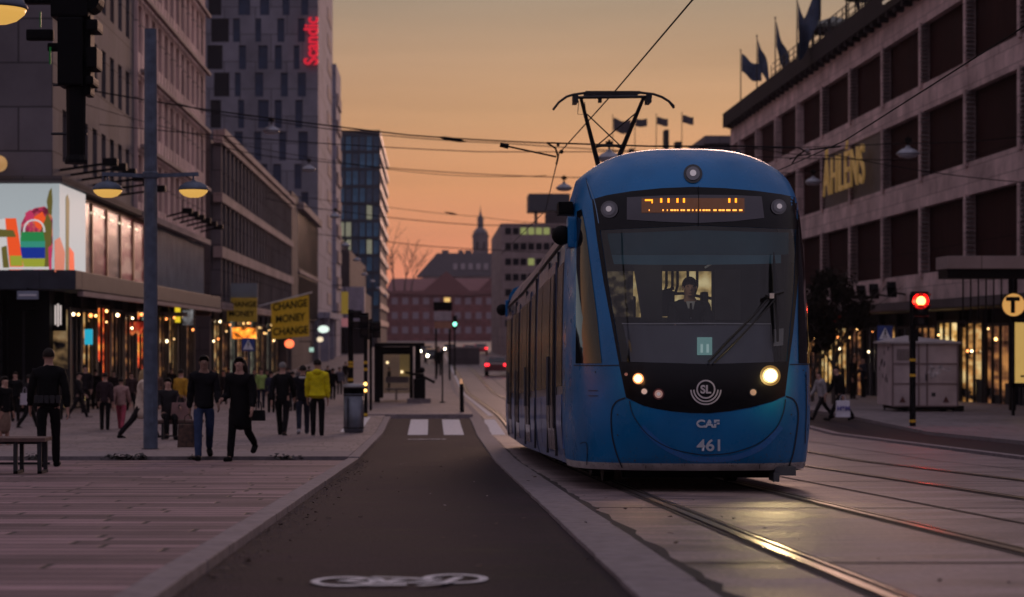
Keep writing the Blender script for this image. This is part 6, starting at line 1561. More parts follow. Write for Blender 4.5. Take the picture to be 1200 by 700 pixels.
# ================================================================ wires
def wire(pts, r, label, name='span_wire', group='span wires over the street', sag=.0, ins=None):
    m = MB(); q = []
    for a, b in zip(pts, pts[1:]):
        a, b = Vector(a), Vector(b)
        for k in range(8): t = k/8; q.append(a.lerp(b, t)-Vector((0, 0, sag*4*t*(1-t))))
    q.append(Vector(pts[-1])); m.tube(q, r, 5); o = solo(m, name, K['black'], q[0], label, 'wire', group)
    if ins:
        for t in ins: 
            m = MB()
            p = Vector(pts[0]).lerp(Vector(pts[-1]), t) if not isinstance(t, Vector) else t
            dd = (Vector(pts[1])-Vector(pts[0])).normalized(); m.tube([p-dd*.45, p-dd*.25, p, p+dd*.25, p+dd*.45], [.01,.05,.06,.05,.01], 8)
            m.build('insulator', K['black'], o)
wire([P(198,118,86), P(318,142,86), P(590,168,86), P(1074,188,86)], .022, 'thin span wire from the pink office block past the hanging lamp before the hotel', sag=.15)
wire([P(253,170,105), P(362,188,105), P(661,208,105), P(971,200,105)], .024, 'thin span wire crossing the sky just under the pantograph arm height', sag=.15)
wire([P(309,232,135), P(393,247,135), P(560,264,135), P(868,262,135)], .028, 'thin span wire crossing the pink sky above the church tower', sag=.1, ins=[P(528,250,135)])
wire([P(358,272,180), P(418,278,180), P(520,290,180), P(777,300,180)], .034, 'lowest thin span wire crossing the sky beside the glass tower', sag=.1)
wire([P(309,225,135), P(455,243,135), P(560,254,135), P(640,262,135)], .018, 'faint upper span wire above the church tower', sag=.05)
wire([P(116,146,68), P(560,178,68), P(1064,168,68), P(1225,156,68)], .016, 'span wire holding the hanging lamp before the brown shutters', sag=.1)
wire([P(62,98,60), P(237,128,60), P(480,158.6,60), P(645,168,60)], .022, 'span wire sloping down from the corner office block to the contact wire arm', sag=.02, ins=[P(530,163.5,60)])
wire([P(92,120,65), P(400,190,65), P(640,206,65)], .010, 'very thin stay wire below the sloping span wire', sag=.2)
wire([P(880,172,60), P(980,182,60), P(1200,214,60), P(1300,225,60)], .014, 'span wire on the right from the pull off arm to the store wall', sag=.1)
# contact wires
wire([(4.3, 8, 5.5+g(8)), (2.97, 22.3, 5.5+g(22.3)), (2.69, 28.5, 5.49+g(28.5)), (2.35, 36, 5.5+g(36)), (2.8, 48, 5.5+g(48)), (2.5, 70, 5.5+g(70))], .011, 'contact wire running over the pantograph along the track', 'contact_wire', 'contact wires')
wire([(8.6, 18, 5.5+g(18)), (7.2, 23.8, 5.5+g(23.8)), P(990,165,32), P(930,192,37), (6.0, 60, 5.5+g(60))], .011, 'contact wire over the second track in front of the store', 'contact_wire', 'contact wires')
# pull-off arms at the span
r = empty('pull_off_arm', P(650,183,36), 'steel pull off arm holding the contact wire left of the pantograph', 'arm')
m = MB(); m.tube([P(588,170,36), P(594,171.5,36), P(652,184,36)], .018, 6); m.tube([P(641,167.5,36), P(760,171.5,36), P(862,171.5,36)], .016, 6); m.tube([P(641,167.5,36), P(651,174,36), P(654,184,36), P(652,193,36)], .02, 6); m.build('arm', K['black'], r)
MB().tube([P(586,169.5,36), P(596,172,36)], .045, 8).build('insulator', K['black'], r); MB().ball(P(658,178,36), .04, 8).build('insulator', K['black'], r); MB().ball(P(654,170,36), .03, 8).build('insulator', K['black'], r)
r = empty('pull_off_arm', P(930,183,37), 'steel pull off arm over the second track right of the tram roof', 'arm')
m = MB(); m.tube([P(862,171.5,36), P(935,173,37), P(945,178,37)], .014, 6); m.tube([P(928,192,37), P(934,183,37), P(944,176,37), P(985,172,37)], .016, 6); m.tube([P(925,187,37), P(936,183,37), P(950,180,37)], .012, 6); m.build('arm', K['black'], r)
m = MB(); m.ball(P(946,177,37), .05, 8); m.build('insulator', K['louvre'], r)
# ================================================================ signals
def bands(mb, x, y, z0, hs, r): 
    for h in hs: mb.lathe([(r+.004, h-.05), (r+.004, h+.05)], (x, y, z0), 14)
yelband = M('yellow band', (.60,.36,.02), .5, var=.1)
def signal(px, feet, pytop, label, rpx, bandpx, heads, dotp=(), col=None):
    Y = Yg(feet); x = X_(px, Y); z0 = Z_(feet, Y); zt = Z_(pytop, Y); r = empty('traffic_signal', (x, Y, z0), label, 'traffic signal')
    rad = rpx*Y/F; m = MB(); m.tube([(x, Y, z0), (x, Y, zt)], rad, 14); m.build('pole', K['black'], r)
    m = MB()
    for b in bandpx: m.tube([(x, Y, Z_(b+1.6, Y)), (x, Y, Z_(b-1.6, Y))], rad*1.06, 14)
    m.build('band', yelband, r)
    for (a, b, c, d_) in heads:
        xa, xb, za, zb = X_(a, Y), X_(b, Y), Z_(d_, Y), Z_(c, Y)
        m = MB(); m.box(xa, xb, Y-.18, Y+.10, za, zb)
        n_ = max(1, round((zb-za)/.3))
        for k in range(n_): zc = za+(zb-za)*(k+.5)/n_; m.add([(xa-.01, Y-.18, zc+.11), (xb+.01, Y-.18, zc+.11), (xb+.01, Y-.42, zc+.08), (xa-.01, Y-.42, zc+.08), (xa-.01, Y-.18, zc-.02), (xb+.01, Y-.18, zc-.02)], [(0,1,2,3),(0,3,4),(1,5,2)])
        h = m.build('signal_head', K['black'], r, bevel=0)
        for k in range(n_):
            zc = za+(zb-za)*(k+.5)/n_; m = MB(); m.tube([((xa+xb)/2, Y-.18, zc), ((xa+xb)/2, Y-.19, zc)], min(.1, (xb-xa)*.42), 14); m.build('lens', M('dark lens', (.03,.02,.02), .2) if 'lens' not in K else K['lens'], h)
    for (a, b, rr_, mt) in dotp:
        m = MB(); m.tube([(X_(a, Y), Y-.2, Z_(b, Y)), (X_(a, Y), Y-.225, Z_(b, Y))], rr_*Y/F, 18); m.build('lit_lens', mt, r)
    return r, Y
K['lens'] = M('dark lens', (.03,.02,.02), .2)
amberdot = E('amber dot', (1,.55,.15), 4)
signal(411, 482, 363, 'black signal pole with yellow bands behind the waste bin', 3.2, (425, 429, 445, 451), [(411, 424, 364, 373), (412, 423, 377, 384)])
signal(428.5, 492, 368, 'black signal pole with two bright amber reflectors right of the waste bin', 2.3, (425, 433, 451, 459, 486), [(422, 432, 367, 396)], [(428.5, 450, 2.1, amberdot), (428.5, 457.5, 1.8, amberdot)])
signal(434.5, 484, 374, 'black signal pole with stacked heads next to the shelter', 1.6, (), [(431, 436.5, 375, 398), (437, 446, 377, 396)])
rs_, Ys = signal(1069.5, 503, 345, 'black and yellow banded pole with a glowing red signal', 3.6, (422, 440, 493.5), [(1068, 1086, 342, 382)], [(1077, 353, 5.3, E('red signal lamp', (1,.22,.06), 9)), (1069, 353.5, 2, E('small red lamp', (1,.05,.02), 4))])
m = MB(); y = Ys-.21; m.tube([(X_(1077, Ys), y+.02, Z_(353, Ys)), (X_(1077, Ys), y+.03, Z_(353, Ys))], 9.5*Ys/F, 20); m.build('lamp_halo', M('red halo glow', (.3,.01,.01), .4, var=0, emis=(1,.01,.01), es=.9), rs_)  # glowing disc painted behind the lamp as its red halo
m = MB(); m.box(X_(1066, Ys), X_(1075, Ys), Ys-.1, Ys+.1, Z_(400, Ys), Z_(386, Ys)); m.build('push_button_box', K['black'], rs_)
rl = bpy.data.lights.new('red_glow', 'POINT'); ro = bpy.data.objects.new('red_glow', rl); COL.objects.link(ro); ro.parent = rs_; ro.location = Vector((X_(1077, Ys), Ys-.45, Z_(353, Ys)))-ORG[rs_.name]; rl.energy = 45; rl.color = (1,.03,.02); rl.shadow_soft_size = .08
K['greenedge'] = E('green edge', (.0,.35,.05), .09)
# near signal cluster hanging at the top left
Yn_ = 16.; r = empty('traffic_signal', P(88,0,Yn_), 'large blurred black signal cluster hanging at the top left', 'traffic signal')
m = MB(); q = lambda a, b, c, d_, y0=0, y1=.15: m.box(X_(a, Yn_), X_(b, Yn_), Yn_+y0, Yn_+y1, Z_(d_, Yn_), Z_(c, Yn_))
m.tube([P(88.5,-60,Yn_), P(89,100,Yn_), P(89,184,Yn_)], [.085,.082,.075], 12); m.lathe([(.075,0),(.09,-.04),(.09,-.07)], P(89,182,Yn_), 12); m.build('mast', K['black'], r); m = MB(); zt0 = Z_(-60, Yn_); m.tube([P(88.5,-60,Yn_), (-5, Yn_, zt0+.25), (-9, Yn_, zt0+.3)], .06, 10); m.tube([(-9, Yn_, g(Yn_)), (-9, Yn_, zt0+.8)], [.12, .08], 12); m.build('support_pole', K['black'], r)
def nbox(a, b, c, d_, name, mat=K['black'], y0=-.12, y1=.18):
    m = MB(); m.box(X_(a, Yn_), X_(b, Yn_), Yn_+y0, Yn_+y1, Z_(d_, Yn_), Z_(c, Yn_)); return m.build(name, mat, r, bevel=.02)
nbox(62, 106, -60, 22, 'signal_head'); nbox(70, 100, 22, 102, 'signal_head'); nbox(98, 107, 18, 112, 'signal_head', y0=-.05)
nbox(104, 117, 25, 38, 'visor'); nbox(104, 116, 57, 82, 'visor'); nbox(103, 112, 91, 101, 'visor'); nbox(30, 62, 34, 47, 'bracket_arm', y0=0, y1=.08); nbox(28, 66, -30, 4, 'bracket_arm', y0=0, y1=.1); nbox(55, 72, 50, 60, 'bracket_arm', y0=0, y1=.06)
m = MB(); m.tube([P(104,0,Yn_)+Vector((0,-.1,0)), P(104,0,Yn_)+Vector((0,.15,0))], .105, 16); m.build('round_housing', K['black'], r)
m = MB(); m.ball(P(78,100,Yn_), .03, 8); m.tube([P(60,157,Yn_), P(102,157,Yn_)], .012, 6); m.tube([P(62,100,Yn_), P(80,100,Yn_)], .01, 6); m.build('fitting', K['darkmetal'], r)
m = MB(); m.box(X_(61.5, Yn_), X_(63.5, Yn_), Yn_-.14, Yn_-.12, Z_(78, Yn_), Z_(58, Yn_)); m.build('green_lens_edge', K['greenedge'], r); m = MB(); m.box(X_(46.5, Yn_), X_(48, Yn_), Yn_, Yn_+.02, Z_(32, Yn_), Z_(14, Yn_)); m.build('green_lens_edge', K['greenedge'], r)
# ================================================================ signs, shelter, kiosk
def crossing_sign(px, py, w, Y, feet, label):
    x, z = X_(px, Y), Z_(py, Y); s_ = w*Y/F/2; r = empty('crossing_sign', (x, Y, g(Y)), label, 'road sign')
    m = MB(); m.box(x-s_, x+s_, Y-.02, Y+.02, z-s_, z+s_); m.build('panel', M('sign blue', (.02,.05,.22), .5), r, bevel=.01)
    m = MB(); m.add([(x-s_*.8, Y-.025, z-s_*.75), (x+s_*.8, Y-.025, z-s_*.75), (x, Y-.025, z+s_*.8)], [(0,1,2)]); m.build('white_triangle', K['white'], r)
    m = MB(); f = lambda a, b: (x+a*s_, Y-.03, z+b*s_)
    for a, b in (((0,.30),(0,-.05)), ((0,-.05),(-.28,-.6)), ((0,-.05),(.25,-.6)), ((0,.15),(-.22,-.1)), ((0,.15),(.22,-.05))): m.bar(f(*a), f(*b), s_*.14, .006)
    m.ball(f(.02,.42), s_*.10, 8); m.build('walking_figure', K['black'], r)
    m = MB(); m.tube([(x, Y+.05, g(Y)+.05), (x, Y+.05, z+s_)], .035, 8); m.build('pole', K['greymetal'], r)
crossing_sign(291, 404, 15, 62, 0, 'blue crossing sign by the long low block'); crossing_sign(1037, 391, 18, 64, 0, 'blue crossing sign above the left end of the pale cabin')
Yt_ = 60; r = empty('station_sign', (X_(1187, Yt_), Yt_, g(Yt_)+.08), 'round yellow station sign with black letter on a pole at right', 'sign')
yl = M('lit yellow disc', (.8,.5,.2), .4, var=.05, emis=(1,.50,.12), es=.50)
m = MB(); m.tube([P(1187,357.5,Yt_)+Vector((0,-.08,0)), P(1187,357.5,Yt_)+Vector((0,.08,0))], 13.2*Yt_/F, 28); m.build('disc', yl, r)
m = MB(); m.tube([P(1187,357.5,Yt_)+Vector((0,-.07,0)), P(1187,357.5,Yt_)+Vector((0,.07,0))], 14.2*Yt_/F, 28); m.build('rim', K['black'], r)
text('lettering', 'T', .62, K['black'], r, TM(P(1187,358.5,Yt_-.1), (1,0,0), (0,0,1)), .004, .035, sx=1.0)
m = MB(); m.tube([P(1187,371,Yt_), (X_(1187, Yt_), Yt_, g(Yt_)+.1)], .05, 8); m.tube([P(1187,342,Yt_), P(1187,326,Yt_)], .05, 8); m.build('pole', K['black'], r)
r = empty('lit_sign', (X_(1200, 58), 58, g(58)), 'tall lit yellow information panel at the right edge under the station sign', 'light panel')
m = MB(); m.box(X_(1189, 58), X_(1240, 58), 58, 58.12, Z_(449, 58), Z_(378, 58)); m.build('panel', M('lit yellow panel', (.6,.45,.15), .5, var=.1, emis=(1,.62,.16), es=.40), r)
m = MB(); m.box(X_(1187, 58), X_(1189, 58), 57.98, 58.15, g(58)+.05, Z_(374, 58)); m.box(X_(1187, 58), X_(1242, 58), 57.98, 58.15, Z_(378, 58), Z_(374, 58)); m.box(X_(1187, 58), X_(1242, 58), 57.98, 58.15, Z_(454, 58), Z_(449, 58)); m.box(X_(1196, 58), X_(1230, 58), 57.97, 57.99, Z_(442, 58), Z_(440, 58)); m.build('frame', K['black'], r)
# station canopy at right
r = empty('station_canopy', (19, 64, 2.6), 'grey edged station entrance canopy jutting out at right', 'canopy')
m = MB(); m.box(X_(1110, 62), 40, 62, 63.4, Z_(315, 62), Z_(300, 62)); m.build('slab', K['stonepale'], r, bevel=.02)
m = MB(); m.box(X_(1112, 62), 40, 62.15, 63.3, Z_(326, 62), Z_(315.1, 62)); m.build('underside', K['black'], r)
for x in (18.6, 20.6, 23.5): MB().box(x, x+.18, 63, 63.18, g(63)+.08, Z_(326, 62)).build('post', K['black'], r)
m = MB()
for k in range(8): x = X_(1128+9*k, 63); m.box(x, x+.04, 63.0, 63.04, 1.2+.1*(k % 3), Z_(326, 62))
m.build('hanger', K['black'], r)
# cabin / trailer on the right pavement
Yk = 61.5; kx0, kx1 = X_(1046, Yk), X_(1122, Yk); kz0, kz1 = Z_(476, Yk), Z_(403, Yk)
r = empty('site_cabin', ((kx0+kx1)/2, Yk, g(Yk)+.08), 'pale grey site cabin with panels and graffiti behind the banded pole', 'site cabin')
cab = M('cabin pale paint', (.44,.36,.37), .65, var=.22, scale=1.6)
kxl = X_(1028, Yk+2.4)
m = MB(); vs = [(kx0, Yk), (kx1, Yk), (kx1+.1, Yk+2.4), (kxl, Yk+2.4)]
m.add([(x, y, kz0) for x, y in vs]+[(x, y, kz1) for x, y in vs], [(0,3,2,1),(4,5,6,7),(0,1,5,4),(1,2,6,5),(2,3,7,6),(3,0,4,7)]); m.build('wall', cab, r)
m = MB(); e_ = .10; vs2 = [(kx0-e_, Yk-e_), (kx1+e_, Yk-e_), (kx1+e_, Yk+2.5), (kxl-e_, Yk+2.5)]
m.add([(x, y, kz1) for x, y in vs2]+[(x, y, kz1+.06) for x, y in vs2]+[((kx0+kx1)/2-.3, Yk+1.2, kz1+.26)], [(0,3,2,1),(0,1,5,4),(1,2,6,5),(2,3,7,6),(3,0,4,7),(4,5,8),(5,6,8),(6,7,8),(7,4,8)]); m.build('roof', M('cabin roof', (.36,.32,.33), .5), r)
m = MB()
W_ = kx1-kx0
for u in (0, .40, .53, 1): m.box(kx0+W_*u-.025, kx0+W_*u+.025, Yk-.03, Yk-.002, kz0, kz1)
for v in (0, .36, .68, 1): m.box(kx0, kx1, Yk-.028, Yk-.003, kz0+(kz1-kz0)*v-.02, kz0+(kz1-kz0)*v+.02)
m.build('panel_frame', M('cabin frame', (.17,.12,.125), .6), r)
graf = M('graffiti grey', (.46,.42,.44), .7, var=.7, scale=7)
m = MB()
for k in range(16):
    x = kx0+W_*random.uniform(.56, .9); z = kz0+(kz1-kz0)*random.uniform(.42, .64); a = random.uniform(0, 3.1); ln = random.uniform(.06, .16)
    m.bar((x-math.cos(a)*ln, Yk-.006, z-math.sin(a)*ln), (x+math.cos(a)*ln, Yk-.006-.0004*k, z+math.sin(a)*ln), .05, .004, (0,1,0))
m.build('graffiti', graf, r)
m = MB()
for k in range(22):
    t = random.uniform(.15, .85); x = kx0+(kxl-kx0)*t; y = Yk+2.4*t; z = kz0+(kz1-kz0)*random.uniform(.35, .95); m.bar((x-.012, y-.02, z-.07), (x-.012, y+.02, z+.07*random.choice((-1, 1))), .03, .02, (0,1,0))
m.build('graffiti', M('dark graffiti', (.09,.07,.075), .7), r)
m = MB(); 
for k in range(6): m.box(kx0+W_*.06, kx0+W_*.30, Yk-.02, Yk-.004, kz1-.5+.06*k, kz1-.475+.06*k)
m.build('vent', M('cabin vent', (.12,.10,.10), .6), r)
m = MB(); m.box(kx0+W_*.505, kx0+W_*.525, Yk-.06, Yk-.03, kz0+.8, kz0+1.0); m.box(kx0+W_*.60, kx0+W_*.66, Yk-.008, Yk-.004, kz0+.30, kz0+.42); m.build('lock', K['darkmetal'], r)
for u in (.15, .82): m = MB(); x = kx0+W_*u; z = kz0+.12; m.add([(x-.1, Yk-.034, z), (x+.1, Yk-.034, z), (x, Yk-.034, z+.19)], [(0,1,2)]); m.build('warning_triangle', M('dark triangle', (.08,.02,.02), .6), r)
for x in (kx0+.5, kx1-.35):
    m = MB(); m.tube([(x, Yk+.3, g(Yk)+.25), (x, Yk+.5, g(Yk)+.25)], .17, 16); m.build('wheel', K['black'], r)
m = MB(); m.box(kx0+.2, kx1+.15, Yk+.1, Yk+2.2, g(Yk)+.13, kz0-.002); m.box(kx1-.1, kx1+.22, Yk+.05, Yk+.3, g(Yk)+.09, kz0+.0); m.build('chassis', K['black'], r)
# shelter on the platform
Ys_ = 77.; X0, X1 = X_(442, Ys_), X_(490, Ys_); zb = g(Ys_)+.1; zt = Z_(402, Ys_)
r = empty('tram_shelter', ((X0+X1)/2, Ys_, zb), 'glass tram stop shelter with dark frame on the platform', 'shelter')
m = MB(); m.box(X0-.1, X1+.25, Ys_-.3, Ys_+6, zt-.14, zt); m.build('roof', K['black'], r, bevel=.02)
for x, y in ((X0, Ys_), (X_(482, Ys_), Ys_), (X_(488.5, Ys_), Ys_+.4), (X0, Ys_+5.5), (X1, Ys_+5.5)):
    m = MB(); w_ = .11 if x == X0 else .07; m.box(x-w_, x+w_, y-.06, y+.06, zb, zt-.14); m.build('post', K['black'], r)
m = MB(); m.box(X0, X_(482, Ys_), Ys_-.02, Ys_+.02, zt-.45, zt-.15); m.build('fascia', K['black'], r)
m = MB(); m.box(X0+.12, X_(482, Ys_)-.08, Ys_+5.4, Ys_+5.42, zb+.2, zt-.4); m.build('glass_panel', Mglass('shelter glass', (.75,.72,.62), .8, .05), r)
m = MB(); m.box(X_(450, Ys_), X_(478, Ys_), Ys_+2.4, Ys_+2.8, zb+.42, zb+.48); m.box(X_(463, Ys_)-.04, X_(463, Ys_)+.04, Ys_+2.5, Ys_+2.6, zb, zb+.42); m.box(X_(450, Ys_), X_(478, Ys_), Ys_+2.8, Ys_+2.85, zb+.7, zb+.95); m.build('seat', M('shelter seat', (.22,.2,.2), .5), r)
m = MB(); m.box(X_(466, Ys_), X_(480, Ys_), Ys_+5.0, Ys_+5.05, zb+.9, zt-.5); m.build('poster', M('dull ochre poster', (.3,.22,.07), .6, emis=(1,.7,.3), es=.06), r)
for px, py in ((454,425),(471,436)):
    m = MB(); m.ball(P(px, py, Ys_+4.9), .06, 8); m.build('lamp', E('shelter lamp %d' % px, (1,.75,.4), 1.6), r)
Yc = 75.5; cx0, cx1 = X_(484.5, Yc), X_(498.5, Yc); zb = g(Yc)+.1
r = empty('ticket_machine', ((cx0+cx1)/2, Yc, zb), 'black cabinet with a knob and slanting bars on top, beside the shelter', 'ticket machine')
m = MB(); m.box(X_(477, Yc), X_(505, Yc), Yc-.3, Yc+.5, zb, zb+.17); m.build('plinth', K['granite'], r)
m = MB(); m.box(cx0, cx1, Yc-.1, Yc+.35, zb+.17, Z_(444, Yc)); m.box(cx0+.08, cx1-.05, Yc-.05, Yc+.3, Z_(444, Yc), Z_(438, Yc)); m.build('cabinet', K['black'], r, bevel=.03)
MB().bar(P(475,436.5,Yc), P(491,440,Yc), .07, .09).build('bar', K['black'], r); MB().bar(P(491,439,Yc), P(509.5,448.5,Yc), .08, .10).build('bar', K['black'], r)
m = MB(); m.ball(P(494.5,434,Yc), .12, 12); m.ball(P(491,435.5,Yc), .08, 10); m.build('knob', K['black'], r, smooth=True)
r = empty('stop_pole', P(518.5,476,78), 'thin dark pole on the platform right of the black cabinet', 'pole')
m = MB(); m.tube([P(518.5,475,76), P(518.5,408,76)], .03, 8); m.build('pole', K['black'], r); m = MB(); m.lathe([(.12,0),(.12,.03),(.04,.05)], (X_(518.5,76), 76, g(76)+.1), 12); m.build('base', K['black'], r)
Yg_ = 135.; r = empty('gantry_sign', P(518,420,Yg_), 'black topped sign board with pale and orange faces above the far road', 'sign')
m = MB(); m.box(X_(508, Yg_), X_(530, Yg_), Yg_, Yg_+.4, Z_(364, Yg_), Z_(354, Yg_)); m.build('header', K['black'], r)
m = MB(); m.box(X_(509, Yg_), X_(529, Yg_), Yg_, Yg_+.3, Z_(376, Yg_), Z_(365, Yg_)); m.build('pale_face', M('pale mauve face', (.42,.36,.40), .6), r)
m = MB(); m.box(X_(509, Yg_), X_(529, Yg_), Yg_, Yg_+.3, Z_(385, Yg_), Z_(377, Yg_)); m.build('orange_face', M('orange face', (.40,.20,.13), .6), r)
m = MB()
for px in (511, 527): m.tube([(X_(px, Yg_), Yg_+.4, Z_(354, Yg_)), (X_(px, Yg_), Yg_+.4, g(Yg_))], .07, 8)
m.build('post', K['black'], r)
r = empty('traffic_signal', P(533,420,150), 'small far signal showing green', 'traffic signal')
m = MB(); m.box(X_(530.5,150), X_(535.5,150), 150, 150.3, Z_(386,150), Z_(370,150)); m.build('signal_head', K['black'], r); m = MB(); m.tube([(X_(533,150), 150.1, Z_(386,150)), (X_(533,150), 150.1, g(150))], .06, 8); m.build('pole', K['black'], r)
m = MB(); m.tube([P(533,380,149.98), P(533,380,149.9)], .15, 14); m.build('lit_lens', E('green lamp', (.25,.95,.65), 3.2), r)
Yo = Yg(487); r = empty('bollard', (X_(541, Yo), Yo, g(Yo)), 'black bollard with orange top by the tram rails', 'bollard')
m = MB(); x = X_(541.5, Yo); m.tube([(x, Yo, g(Yo)+.05), (x-.02, Yo, Z_(450, Yo))], [.065,.06], 12); m.build('post', K['black'], r); m = MB(); m.tube([(x-.02, Yo, Z_(450, Yo)), (x-.03, Yo, Z_(444, Yo))], [.06,.03], 12); m.build('reflector_cap', E('orange cap', (1,.5,.28), .45), r)
# kerb clutter: wet leaf heaps by the drain
m = MB(); rr = random.Random(9)
for cx_, w_ in ((135, 14), (166, 6), (333, 16), (148, 6), (40, 10), (228, 6)):
    for k in range(60):
        Y = 32.3+rr.gauss(0, .12); x = X_(cx_+rr.gauss(0, w_*.5), Y); z = g(Y)+.03+abs(rr.gauss(0, .035)); a = rr.random()*6; s_ = rr.uniform(.02, .05)
        m.quad(*[(x+s_*math.cos(a+t), Y+s_*math.sin(a+t), z+rr.uniform(-.02, .03)) for t in (0, 1.6, 3.1, 4.7)])
m.build('leaf_litter', M('wet leaves', (.018,.013,.012), .6), kind='stuff')
# red lit sign under the tree; poster window
r = empty('light_box', P(975,372,92), 'red lit shop sign glowing under the tree', 'sign', None)
m = MB(); m.box(X_(965,92), X_(990,92), 92, 92.2, Z_(377,92), Z_(366,92)); m.build('panel', E('red sign', (.9,.03,.02), .5), r)
m = MB(); m.box(X_(968,92), X_(981,92), 91.95, 91.99, Z_(375,92), Z_(371,92)); m.build('lettering', E('pale red sign', (1,.55,.45), 1.0), r)
# ================================================================ trees
def tree(x, y, z0, H, crown_r, crown_h, nleaf, label, seed, leafm, ls=.12, bare=False, group=None, name='tree'):
    rr = random.Random(seed); r = empty(name, (x, y, z0), label, 'tree', group); m = MB(); tips = []
    def br(p, d_, ln, rad, lv):
        pts = [p]; dd = d_.copy()
        for k in range(4): dd = (dd+Vector((rr.gauss(0,.12), rr.gauss(0,.12), rr.gauss(.03,.08)))).normalized(); pts.append(pts[-1]+dd*ln/4)
        m.tube(pts, [rad*(1-.16*i) for i in range(5)], 6 if lv < 2 else 4, False)
        if lv >= 3: tips.append(pts[-1]); tips.append(pts[2]); return
        for k in range(3 if lv else 6):
            a = rr.random()*6.28; e_ = rr.uniform(.35, .9); nd = (dd*math.cos(e_)+Vector((math.cos(a), math.sin(a), .25))*math.sin(e_)).normalized()
            br(pts[rr.choice((2, 3, 4))], nd, ln*rr.uniform(.5, .72), rad*.5, lv+1)
    br(Vector((x, y, z0)), Vector((0, 0, 1)), H*.55, H*.018, 0); m.build('trunk', K['bark'], r)
    if bare: return r
    lm = MB(); cc = Vector((x, y, z0+H-crown_h/2)); n_ = 0; cl = []
    for k in range(30):
        while True:
            p = Vector((rr.uniform(-1,1), rr.uniform(-1,1), rr.uniform(-1,1)))
            if p.length < 1: break
        tap = 1-.45*max(0, p.z); cl.append((cc+Vector((p.x*crown_r*tap, p.y*crown_r*tap, p.z*crown_h/2)), rr.uniform(.16, .36)*crown_r))
    while n_ < nleaf:
        c, rad = rr.choice(cl); p = c+Vector((rr.gauss(0,.5), rr.gauss(0,.5), rr.gauss(0,.45)))*rad
        a = Vector((rr.gauss(0,1), rr.gauss(0,1), rr.gauss(0,1))).normalized()*ls*rr.uniform(.6,1.2); b = a.orthogonal().normalized()*ls*.5
        lm.quad(p-a*.5, p+b, p+a*.5, p-b); n_ += 1
    lm.build('crown', leafm, r); return r
tree(X_(977, 74), 74, g(74)+.08, 5.2, 1.35, 3.3, 4200, 'small dark street tree between the tram and the store windows', 4, M('tree leaves', (.014,.011,.007), .8, var=.6, scale=2, spec=.1), .15)
tree(X_(952, 80), 80, g(80)+.08, 4.6, 1.0, 2.8, 3500, 'second small dark tree half hidden behind the tram side', 8, M('tree leaves 2', (.016,.011,.007), .8, var=.6, scale=2, spec=.1), .15)
for k, (px, H) in enumerate([(462, 17), (474, 15), (482, 13)]): tree(X_(px, 560), 560, 14, H, 1, 1, 0, 'bare winter tree on the skyline, %s from the glass tower' % ords[k], 30+k, None, bare=True, group='bare trees on the skyline', name='bare_tree')
# ================================================================ cars
def car(x, y, rz, col, label, front_on, tail_on, group='cars on the far road', van=0.):
    r = empty('car', (x, y, g(y)), label, 'car', group); L_, Wd = 4.4, .88; hh = .25*van
    prof_ = [(-2.2,.35),(-2.2,.75),(-2.05,.88),(-1.0,.97),(-.45,1.38+hh),(.9,1.44+hh),(1.75,1.02+hh),(2.15,.92+hh*.5),(2.2,.4)]
    m = MB(); n_ = len(prof_); rings = []
    for xs, sc in ((-Wd, .0), (-Wd*.86, 1), (Wd*.86, 1), (Wd, .0)):
        rings.append([Vector((xs if z < 1.0 or sc else xs*.82, yy*(1 if sc else .985), z if sc else min(z, .98+hh))) for yy, z in prof_])
    vs = [v for rg_ in rings for v in rg_]; fs = [tuple(range(n_)), tuple(range(4*n_-1, 3*n_-1, -1))]
    for k in range(3):
        for i in range(n_): fs.append((k*n_+i, (k+1)*n_+i, (k+1)*n_+(i+1) % n_, k*n_+(i+1) % n_))
    m.add(vs, fs); me_ = [m.build('car_body', M('car paint %s' % label[:8], col, .3, .4, coat=.6), None, fixn=True)]
    m = MB(); m.add([(-.68,-1.02,.99),(.68,-1.02,.99),(.60,-.50,1.34+hh),(-.60,-.50,1.34+hh)], [(0,1,2,3)]); m.add([(-.6,.95,1.40+hh),(.6,.95,1.40+hh),(.68,1.72,1.04+hh),(-.68,1.72,1.04+hh)], [(0,1,2,3)])
    m.v = [v+Vector((0, -.012 if v.y < 0 else .012, .012)) for v in m.v]; me_.append(m.build('windscreen', K['glassdark']))
    for sx in (-1, 1):
        m = MB(); m.add([(sx*.885,-.9,1.0),(sx*.885,1.4,1.03),(sx*.78,.9,1.34+hh),(sx*.78,-.45,1.31+hh)], [(0,1,2,3)]); me_.append(m.build('side_window', K['glassdark']))
        for yy in (-1.4, 1.35): m = MB(); m.tube([(sx*.72, yy, .31), (sx*.90, yy, .31)], .31, 16); me_.append(m.build('wheel', K['black']))
        m = MB(); m.ball((sx*.66, -2.16, .72), .12, 8); me_.append(m.build('headlight', E('car headlight', (1,.86,.6), 22) if front_on else K['glassdark']))
        m = MB(); m.box(sx*.7-.16, sx*.7+.16, 2.15, 2.24, .78, .95); me_.append(m.build('tail_light', E('tail light', (1,.02,.03), 4.5) if tail_on else K['glassdark']))
    for o in me_: o.parent = r
    r.rotation_euler = (0, 0, R(rz)); return r
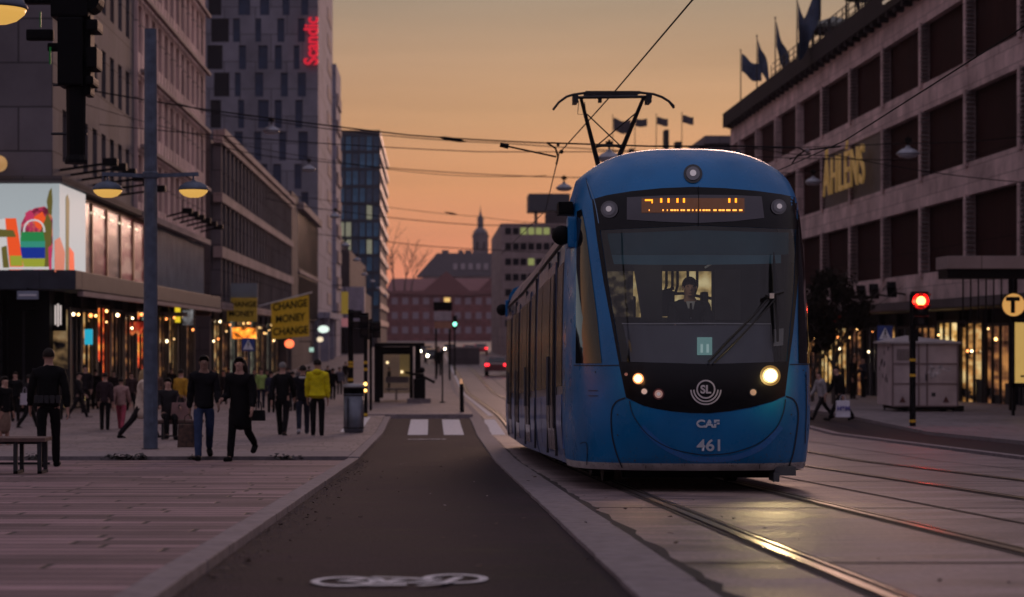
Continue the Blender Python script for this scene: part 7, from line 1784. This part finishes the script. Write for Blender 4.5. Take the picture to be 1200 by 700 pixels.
for i, (px, Y, rz, col, fr, tl, lab) in enumerate([(498,235,4,(.10,.10,.12),1,0,'oncoming grey car with headlights on, left of the sign board'),(508,200,2,(.05,.05,.06),1,0,'oncoming black car with headlights on, under the sign board'),(527,260,0,(.2,.2,.22),1,0,'oncoming silver car with one headlight right of the sign board'),(550,240,180,(.45,.03,.03),0,1,'red car going away in the middle of the far road'),(563,255,180,(.35,.04,.05),0,1,'second red car farther away beside the first'),(583,148,176,(.10,.015,.02),0,1,'dark red car with glowing tail lights beside the tram rear')]):
    car(X_(px, Y), Y, rz, col, lab, fr, tl)
r = empty('parapet', P(530,408,170), 'low dark parapet across the far road', 'parapet')
m = MB(); m.box(X_(525,190), X_(562,190), 190, 190.6, g(190), Z_(408,190)); m.build('wall', K['stonedark'], r); m = MB(); m.box(X_(524.5,190), X_(562.5,190), 189.95, 190.65, Z_(408,190), Z_(406.5,190)); m.build('coping', K['stonepale'], r)
# far row: shop glow under the yellow banner, street life lights on the left
for k, (px, py, w_, h_, c, s_, lab) in enumerate([(339,403,10,9,(1,.16,.06),2.2,'glowing red orange round sign under the yellow banner'),(379,386,12,8,(.75,.9,.8),1.2,'pale green white lit sign left of the signal poles'),(375,398,6,5,(1,.8,.55),1.0,'small warm lit sign under the pale green one'),(404,355,8,26,(.5,.32,.05),.3,'tall dull yellow sign beside the signal poles'),(404,378,8,10,(.6,.22,.25),.35,'small pinkish sign under the tall dull yellow one'),(365,410,5,5,(.45,.7,.6),.8,'small teal lamp right of the banner'),(303,400,7,8,(.7,.7,.8),.6,'small white light right of the blue crossing sign'),(317,414,7,16,(1,.6,.3),.7,'warm lit doorway under the yellow banner')]):
    Y = 140+4*k; x, z = X_(px, Y), Z_(py, Y); a, b = w_*Y/F/2, h_*Y/F/2
    r = empty('light_box', (x, Y, z), lab, 'sign'); m = MB(); m.prism([(x+a*math.cos(2*math.pi*i/12)*(1.1 if k < 2 else 1.25), z+b*math.sin(2*math.pi*i/12)*(1.1 if k < 2 else 1.25)) if k < 3 else [(x-a, z-b), (x+a, z-b), (x+a, z+b), (x-a, z+b)][i % 4] for i in range(12 if k < 3 else 4)], lambda u, w, v: (u, w, v), Y, Y+.2); m.build('panel', E('far sign %d' % k, c, s_), r)
    m = MB(); m.tube([(x, Y+.1, z+b), (x, Y+.1, z+b+.5), (x-1.0, Y+.3, z+b+.5)], .04, 5); m.build('bracket', K['black'], r)

# ================================================================ air
hz = MB(); hz.box(-700, 700, -40, 1600, -8, 110)
hm = bpy.data.materials.new('haze air'); hm.use_nodes = True; n = hm.node_tree.nodes; n.clear()
o_ = n.new('ShaderNodeOutputMaterial'); pv = n.new('ShaderNodeVolumePrincipled'); pv.inputs['Color'].default_value = (.92,.80,.84,1); pv.inputs['Density'].default_value = .00015; pv.inputs['Anisotropy'].default_value = .0
hm.node_tree.links.new(pv.outputs[0], o_.inputs['Volume'])
hz.build('haze', hm, kind='stuff')
